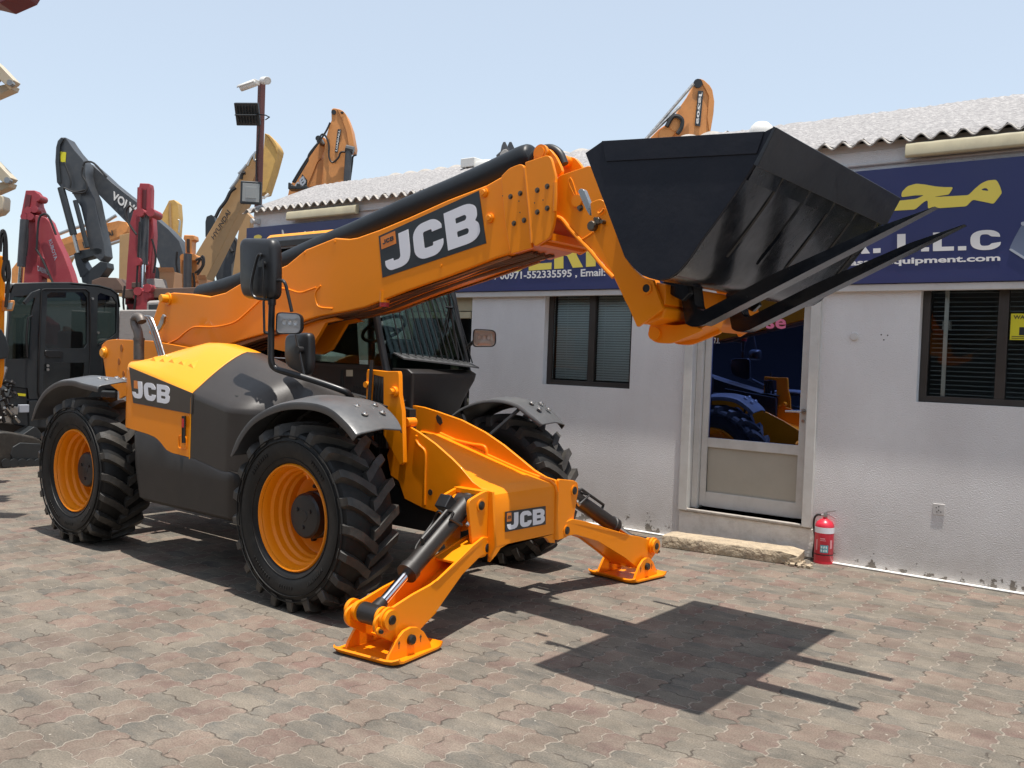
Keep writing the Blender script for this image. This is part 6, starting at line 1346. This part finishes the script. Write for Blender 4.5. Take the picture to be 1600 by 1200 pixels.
# tracks
tr2 = [(-14,975),(120,965),(200,1010),(226,1040),(220,1100),(190,1168),(150,1176),(40,1180),(-60,1180)]
t_o = kx(cb([(-120,1020),(30,1000),(180,1030),(215,1060),(218,1110),(195,1160),(60,1182),(-120,1190)]), XK+.25, .42, 'track', 'tread', o, .03, r=.10)
kx(cb([(60,1075),(95,1055),(190,1060),(198,1120),(190,1150),(70,1155),(48,1110)]), XK+.262, .02, 'track_guard', 'cab_dark', o, .01); kx(cb([(80,1035),(160,980),(175,985),(210,1030),(130,1045)]), XK+.2, .3, 'track_cover', 'cab_dark', o, .01)
mb = MB()
for k in range(16): a = atX((20+k*11)/3 if False else (-30+k*15)/3, 340+(1012+k*2.2)/3, XK+.04); mb.box(a-Vector((.2,.03,.02)), a+Vector((.2,.03,.03)))
mb.build('track_shoe', 'black', t_o)
for k in range(5):
    a = atX((25+k*38)/3, 340+1150/3, XK+.29); mb = MB(); mb.cyl(a, a+Vector((.03,0,0)), .055, 16); mb.build('roller', 'cab_dark', t_o)
mb = MB()
for k in range(22):
    a = atX((-20+k*10.5)/3, 340+1182/3, XK+.27); mb.box(a-Vector((.25,.018,.0)), a+Vector((.02,.018,.03)))
mb.build('track_grouser', 'black', t_o)
for q0, q1 in (((30,700),(10,760)),((14,760),(70,780)),((5,800),(40,900)),((30,890),(90,960)),((-10,860),(20,960))):
    mb = MB(); mb.tube(kX(cb([q0, q1]), XK+.14), .022, 8); mb.build('hydraulic_pipe', 'steel' if q0[0] > 20 else 'black', o)
mb = MB(); random.seed(21)
for k in range(16):
    a = cb([(random.uniform(-10,70), random.uniform(770,960))])[0]; b_ = (a[0]+random.uniform(-8,10), a[1]+random.uniform(-12,14)); mb.tube(smooth([atX(*a, XK+.1), atX((a[0]+b_[0])/2+3, (a[1]+b_[1])/2, XK+.16), atX(*b_, XK+.1)], 4), .018, 6)
mb.build('hose', 'hose', o)
for q, s in (((110,895),(.06,.05)),((50,905),(.08,.05)),((20,940),(.07,.06))): a = atX(q[0]/3, 340+q[1]/3, XK+.05); mb = MB(); mb.box(a-Vector((.03,s[0],s[1])), a+Vector((.03,s[0],s[1]))); mb.build('valve', 'steel' if q[0] < 60 else 'sign_pale', o, .006)
# side lamp mirror of the neighbour and orange boom at the left border
XO = -10.6; o = thing('backhoe', 'orange backhoe boom with hoses and a lamp cut by the left border', 'backhoe', (XO-.5, kX([(0,600)], XO)[0].y, 0))
kx(cb([(-140,170),(-60,165),(20,180),(28,260),(24,520),(24,730),(10,800),(-140,800)]), XO, .35, 'boom', 'orange', o, .02)
kx(cb([(-140,520),(8,520),(30,560),(48,620),(40,660),(0,665),(-140,665)]), XO+.1, .2, 'arm_cover', 'cab_dark', o, .02)
lmp = kx(cb([(24,388),(70,388),(72,402),(62,438),(22,438)]), XO+.08, .12, 'lamp_housing', 'arm_orange', o, .01); kx(cb([(34,400),(62,398),(55,430),(32,430)]), XO+.09, .02, 'lamp', 'lamp_glass', lmp, .003)
mb = MB()
for l in ([(0,160),(8,70),(20,68),(28,110),(30,190),(36,300)], [(-10,180),(0,90),(14,80),(22,120),(20,200)], [(36,200),(44,260),(36,330),(28,420)], [(24,200),(14,260),(26,300)]): mb.tube(smooth(kX(cb(l), XO+.1), 4), .02, 6)
mb.build('hose', 'hose', o)
mb = MB(); a = kX([(-30,600)], XO)[0]; mb.box((XO-1.8, a.y-1.2, .35), (XO+.0, a.y-.1, 1.3)); mb.build('chassis', 'orange', o, .04)
for dx in (-1.5, -.2): mb = MB(); mb.cyl((XO+dx, a.y-.5, .45), (XO+dx, a.y-.15, .45), .45, 28); mb.build('wheel', 'tyre', o)

# cream outrigger arms high at the left border
D = 8.5
p_ = atD(-420, 560, D); o = thing('boom_lift', 'cream coloured lift with scissor arms reaching in at the left border', 'lift', (p_.x, p_.y, 0))
for py in (0, 1):
    f = (lambda l: c1([(x-34, y-12) for x, y in l])) if not py else (lambda l: c1([(x-46, y+446) for x, y in l]))
    shape(f([(-160,-90),(0,48),(20,64),(100,148),(88,162),(60,170),(-160,-20)]), D, .12, 'arm', 'cream', o, .006); shape(f([(-160,240),(0,180),(66,164),(96,170),(88,190),(0,228),(-160,300)]), D+.14, .12, 'arm', 'cream', o, .006)
    a = atD(*f([(78,158)])[0], D-.02); mb = MB(); mb.cyl(a, a+FWD*.05, .028, 14); mb.build('pivot', 'steel', o)
    mb = MB(); a = f([(-20,110),(30,150)]); mb.tube([atD(*a[0], D+.05), atD(*a[1], D+.05)], .03, 8); mb.build('cross_rod', 'steel', o)
shape(c1([(-160,700),(-30,672),(8,676),(14,690),(10,740),(-10,760),(-160,800)]), D, .14, 'bracket', 'cream', o, .01)
for yy in (-12, 140): mb = MB(); mb.tube([atD(-40, yy+60, D+.15), atD(-420, yy+110, D+.15)], .06, 10); mb.build('cross_beam', 'cream', o)
mb = MB(); a = atD(-420, 560, D+.3); mb.box((a.x-.15, a.y-.15, 0), (a.x+.15, a.y+.15, atD(-420, 20, D).z)); mb.build('mast', 'cream', o, .02); mb = MB(); mb.box((a.x-.7, a.y-.5, .3), (a.x+.7, a.y+.5, .8)); mb.build('chassis', 'cream', o, .03)
for dx, dy in ((-.5,-.5),(.5,-.5),(-.5,.5),(.5,.5)): mb = MB(); mb.cyl((a.x+dx, a.y+dy-.1, .3), (a.x+dx, a.y+dy+.1, .3), .3, 24); mb.build('wheel', 'tyre', o)
D = 7.5; p_ = atD(-420, 560, D); o = thing('crane_jib', 'dark red jib tip hanging in at the top left corner', 'crane', (p_.x, p_.y, 0))
shape([(-440,-70),(-60,-42),(40,-20),(34,-10),(0,5),(-20,0),(-60,-8),(-440,12)], D, .25, 'jib', 'burgundy', o, .01); mb = MB(); a = atD(-420, 560, D+.12); b = atD(-420, 0, D+.12); mb.cyl((a.x,a.y,0), b, .12, 16); mb.build('mast', 'burgundy', o); mb = MB(); mb.cyl((a.x,a.y,0),(a.x,a.y,.06), .4, 24); mb.build('mast_foot', 'burgundy', o)

# ---- machines behind the office
D = 19; o = machine('orange backhoe with upright arm rising over the left end of the office roof', 'backhoe', 500, D, 'arm_orange', name='backhoe')
bm2 = shape(cj([(785,512),(806,520),(818,548),(812,600),(780,680),(740,730),(700,830),(655,935),(600,1250),(440,1250),(505,935),(560,840),(640,720),(700,620),(750,550)]), D, .3, 'boom', 'arm_orange', o); st2 = shape(cj([(860,300),(862,278),(878,266),(895,268),(930,275),(960,290),(985,320),(1005,370),(1030,440),(1045,520),(1056,590),(1050,630),(990,640),(975,900),(975,1250),(790,1250),(792,700),(805,600),(822,490),(842,420),(862,370)]), D, .34, 'stick', 'arm_orange', o, dD=-.36)
shape(cj([(930,275),(960,290),(985,320),(1005,370),(1030,440),(1056,590),(1050,630),(1010,620),(990,480),(950,360),(905,272)]), D-.39, .4, 'back_plate', 'arm_orange', st2)
a = atD(*cj([(880,300)])[0], D-.38); mb = MB(); mb.cyl(a, a+FWD*.1, .05, 14); mb.build('pin', 'pin', st2); a = atD(*cj([(782,566)])[0], D-.02); mb = MB(); mb.cyl(a-FWD*.38, a+FWD*.1, .06, 14); mb.build('pin', 'pin', bm2)
rod(cj([(1010,615),(992,900)]), D-.5, .07, 'ram', 'arm_grey', o, 12); rod(cj([(985,612),(1050,628)]), D-.5, .08, 'ram_mount', 'arm_grey', o, 10)
for l in ([(1075,665),(1045,680),(1038,740),(1018,890)], [(740,560),(775,495),(808,500),(840,580),(840,680),(870,730),(920,690),(940,645),(985,640)], [(660,720),(670,660),(740,570)], [(530,900),(640,720),(800,490),(850,390)], [(545,905),(660,715)], [(945,300),(950,310),(962,300)]): rod(cj(l), D-.42, .02, 'hose', 'hose', o, 6)
shape(cj([(745,725),(795,690),(795,930),(650,940),(660,925),(700,830)]), D+.02, .25, 'inner_plate', 'arm_orange', o)
shape(cj([(492,900),(510,900),(520,925),(560,930),(565,905),(590,910),(600,930),(650,925),(655,955),(490,955)]), D-.6, .3, 'hose_block', 'cab_dark', o)
pn = shape(cj([(915,445),(945,450),(912,645),(890,640)]), D-.375, .01, 'name_strip', 'decal', st2, 0); lettering('LOADALL', [atD(*p, D-.39) for p in cj([(910,636),(937,455),(922,452),(895,630)])], 'sign_white', pn, bold=.02, thick=.004)
pn = shape(cj([(612,828),(655,880),(652,928),(588,950),(590,900)]), D-.02, .01, 'name_panel', 'decal', bm2, 0); place_quad(flat_mesh(jcb_loops()[1:], .01), [atD(*p, D-.03) for p in cj([(598,945),(650,900),(622,838),(585,880)])], 'lettering', 'sign_pale', pn, .004, rect=(1.9,2.86,0,1))
D = 16; o = machine('orange excavator whose pointed arm with black number strip rises behind the bucket', 'excavator', 1075, D, 'arm_orange')
cg = lambda l: [(1000+x/2.4, 100+y/2.4) for x, y in l]
s3 = shape(cg([(150,160),(185,110),(205,68),(225,54),(240,60),(262,80),(272,98),(279,140),(276,185),(262,270),(262,420),(20,420),(30,285),(70,245),(130,205)]), D, .32, 'stick', 'arm_orange', o); shape(cg([(225,54),(240,60),(262,80),(272,98),(279,140),(276,185),(262,270),(252,200),(258,120)]), D-.03, .36, 'back_plate', 'arm_orange', s3)
pn = shape(cg([(218,100),(238,102),(226,234),(206,230)]), D-.045, .01, 'name_strip', 'decal', s3, 0); lettering('JS205', [atD(*p, D-.06) for p in cg([(234,106),(222,226),(210,225),(222,105)])], 'sign_white', pn, bold=.03, thick=.004)
a = atD(*cg([(218,72)])[0], D-.03); mb = MB(); mb.cyl(a, a+FWD*.1, .08, 14); mb.build('pin', 'pin', s3); a = atD(*cg([(136,224)])[0], D-.12); mb = MB(); mb.cyl(a, a+FWD*.2, .13, 16); mb.build('pivot', 'arm_orange', s3)
for l in ([(28,275),(200,75)], [(18,285),(150,160)]): rod(cg(l), D-.12, .03, 'pipe', 'steel', o, 6)
for l in ([(100,235),(120,200),(140,195),(158,210),(155,240),(140,262)],): rod(cg(l), D-.16, .04, 'hose', 'hose', o, 6)
shape(cg([(72,250),(128,210),(150,215),(148,240),(110,285),(70,285)]), D-.1, .1, 'link', 'arm_orange', s3)
D = 15; o = machine('grey excavator of which only the twin bucket ears show above the roof', 'excavator', 792, D, 'arm_grey')
ce = lambda l: [(560+x/4, 180+y/4) for x, y in l]
for dd, dx in ((0,0),(.35,38)): shape(ce([(860+dx,250),(888+dx,225),(895+dx,190),(905+dx,166),(918+dx,164),(935+dx,200),(955+dx,240),(960+dx,420),(870+dx,420),(872+dx,270)]), D+dd, .08, 'bucket_ear', 'arm_grey', o, .01)
shape(ce([(885,240),(905,215),(925,210),(940,225),(948,420),(885,420)]), D-.05, .1, 'link', 'concrete_grey', o); shape(ce([(880,300),(1000,300),(1000,520),(880,520)]), D+.1, .4, 'stick', 'arm_grey', o)

# ---- on the roof
u, z = wuz(720,262,.9); o = thing('air_unit', 'cream box with a round cover lying on the roof above the boom', 'air unit', wp(u, .9, z), WROT)
def roofbox(px0, px1, v0, v1): 
    u0, z0 = wuz(*px0, v0); u1, z1 = wuz(*px1, v0); mb = MB(); W(mb, u0, u1, v0, v1, z0, z1); return mb
roofbox((719,262),(741,245),.95,1.35).build('casing', 'plastic_white', o, .01)
u0, z0 = wuz(765,262,1.15); mb = MB(); mb.lathe([(.21,-.06),(.21,.02),(.19,.05),(.1,.08),(0,.085)], wp(u0, 1.15, z0+.0), (0,0,1), 32); mb.build('round_cover', 'plastic_white', o)
cab2 = MB(); cab2.tube(smooth([wp(*((lambda a: (a[0], .6, a[1]))(wuz(706,290,.6)))), wp(*((lambda a: (a[0], .75, a[1]))(wuz(712,276,.75)))), wp(*((lambda a: (a[0], .95, a[1]))(wuz(722,266,.95))))], 4), .012, 6); cab2.build('cable', 'hose', o)
u0, z0 = wuz(1190,199,1.0); o = thing('vent_dome', 'round white plastic dome on the roof beside the bucket', 'vent', wp(u0, 1.0, z0), 0)
mb = MB(); mb.lathe([(.05,-.3),(.05,-.09),(.115,-.07),(.12,-.02),(.10,.04),(.06,.075),(0,.09)], wp(u0, 1.0, z0-.03), (0,0,1), 28); mb.build('dome', 'plastic_white', o)

# ---- pole with cameras and floodlights at the left corner of the office
vp_ = -.10
def pp(x, y, v=vp_): a = wuz(x, y, v); return wp(a[0], v, a[1])
base = pp(404,330,.25); base.z = 0; top = pp(409,128,.25)
o = thing('camera_pole', 'slim rust red pole rising at the left corner of the office', 'pole', base)
P0 = pp(404,310,.25); mb = MB(); dx = .038; b0 = Vector((P0.x, P0.y, 0)); 
mb.hexa([b0+Vector((-dx,-dx,0)), b0+Vector((dx,-dx,0)), b0+Vector((dx,dx,0)), b0+Vector((-dx,dx,0))], [top+Vector((-dx,-dx,0)), top+Vector((dx,-dx,0)), top+Vector((dx,dx,0)), top+Vector((-dx,dx,0))]); mb.build('shaft', 'rust_pole', o, .006)
mb = MB(); mb.tube(smooth([pp(406,200,.20), pp(402,230,.2), pp(400,260,.2), pp(402,290,.2)], 4), .008, 6); mb.build('cable', 'hose', o)
def bullet(a, b, r, label, extra=None):
    a, b = Vector(a), Vector(b); d = (b-a).normalized(); o = thing('security_camera', label, 'camera', a, group='security cameras')
    mb = MB(); mb.tube([a, a+d*.02, b-d*.02, b], [r*.85,r,r,r*.95], 20); bo = mb.build('body', 'plastic_white', o); mb = MB(); mb.lathe([(r*.7,.002),(r*.7,-.004),(0,-.004)], b, d, 20); mb.build('lens', 'black', bo)
    mb = MB(); mb.box(a-Vector((.03,.03,.035)), a+Vector((.03,.03,.03))); mb.build('mount', 'plastic_white', o, .006)
    if extra:
        hood = MB(); n_ = Vector((0,0,1)); s = d.cross(n_).normalized(); hood.loft([[a+d*.02+s*(r*1.15*cos(t))+n_*(r*1.15*sin(t)) for t in [pi*k/8 for k in range(9)]], [b+d*.03+s*(r*1.15*cos(t))+n_*(r*1.15*sin(t)) for t in [pi*k/8 for k in range(9)]]], close=False, caps=False); hood.build('sun_hood', 'plastic_white', o, solid=.004)
    return o
k_ = .0052
bullet(pp(401,129,.12), pp(376,138,.02), .045, 'white camera with a sun hood pointing left at the pole top', True)
bullet(pp(411,126,.18), pp(418,126,-.12), .05, 'white camera facing forward at the right of the pole top')
bullet(pp(402,346,-.03), pp(393,345,-.12), .035, 'small round camera on the wall under the roof corner')
def flood(c, w_, h_, yw, pit, label, glassy):
    c = Vector(c); o = thing('floodlight', label, 'floodlight', c, group='floodlights on the corner of the office'); R_ = Matrix.Rotation(yw, 3, 'Z')@Matrix.Rotation(pit, 3, 'X')
    f = lambda x, y, z: c+R_@Vector((x, y, z))
    def bx(x, y0, y1, z, nm, mm, bev): mb = MB(); mb.hexa([f(-x,y0,-z), f(x,y0,-z), f(x,y1,-z), f(-x,y1,-z)], [f(-x,y0,z), f(x,y0,z), f(x,y1,z), f(-x,y1,z)]); return mb.build(nm, mm, o, bev)
    bx(w_/2, 0, .05, h_/2, 'housing', 'cab_dark', .012); bx(w_/2*.80, -.004, -.0005, h_/2*.80, 'glass', 'lamp_glass', .003); bx(w_/2*.5, -.009, -.0045, h_/2*.5, 'diode_panel', 'lamp_glass', .003)
    for k in range(7): 
        x = -w_*.36+k*w_*.12; mb = MB(); mb.hexa([f(x-.004,.0505,-h_*.38), f(x+.004,.0505,-h_*.38), f(x+.004,.07,-h_*.38), f(x-.004,.07,-h_*.38)], [f(x-.004,.0505,h_*.38), f(x+.004,.0505,h_*.38), f(x+.004,.07,h_*.38), f(x-.004,.07,h_*.38)]); mb.build('cooling_fin', 'cab_dark', o)
    return o, f
fo_, f = flood(pp(392,301,-.15), .27, .30, radians(48), 0, 'square floodlight with pale glass beside the roof corner', True)
mb = MB(); mb.tube([f(.13,.03,-.05), f(.16,.06,-.05), pp(420,303,.05)], .018, 8); mb.build('bracket', 'plastic_white', fo_)
fo_, f = flood(pp(388,178,.1), .34, .30, radians(212), radians(-22), 'tilted floodlight seen from behind halfway up the pole', False)
mb = MB(); mb.tube([f(-.14,.02,0), f(-.14,.12,0), f(.14,.12,0), f(.14,.02,0)], .009, 8); mb.tube([pp(398,178,.15), pp(415,180,.15), pp(421,183,.2), pp(415,187,.3)], .008, 8); mb.build('bracket', 'cab_dark', fo_)

# ---- dark open shed, itself out of view, added to darken the office glass reflections
o = thing('reflection_shed', 'long dark open shed added across the yard to darken reflections in the office windows', 'shed', (-4, -9, 0))
mb = MB(); mb.box((-26,-13.2,0),(16,-13,5.2)); mb.build('back_wall', mat('shed_wall', (.035,.034,.036), .8, var=.3, scale=1), o)
mb = MB(); mb.box((-26,-13.2,5.21),(16,-8.6,5.35)); mb.build('roof', 'cab_dark', o)
mb = MB(); mb.box((-26,-8.9,4.4),(16,-8.75,5.2)); mb.build('fascia', 'cab_dark', o)
for k in range(8): mb = MB(); mb.box((-25.5+k*5.8,-8.95,0),(-25.3+k*5.8,-8.75,4.4)); mb.build('post', 'cab_dark', o)

# ---- keep every tree to thing > part > sub-part
def level(o):
    n = 0
    while o.parent: o = o.parent; n += 1
    return n
for o in sorted(list(bpy.data.objects), key=level):
    while level(o) > 2:
        p = o.parent; o.matrix_basis = p.matrix_basis @ o.matrix_basis; o.parent = p.parent
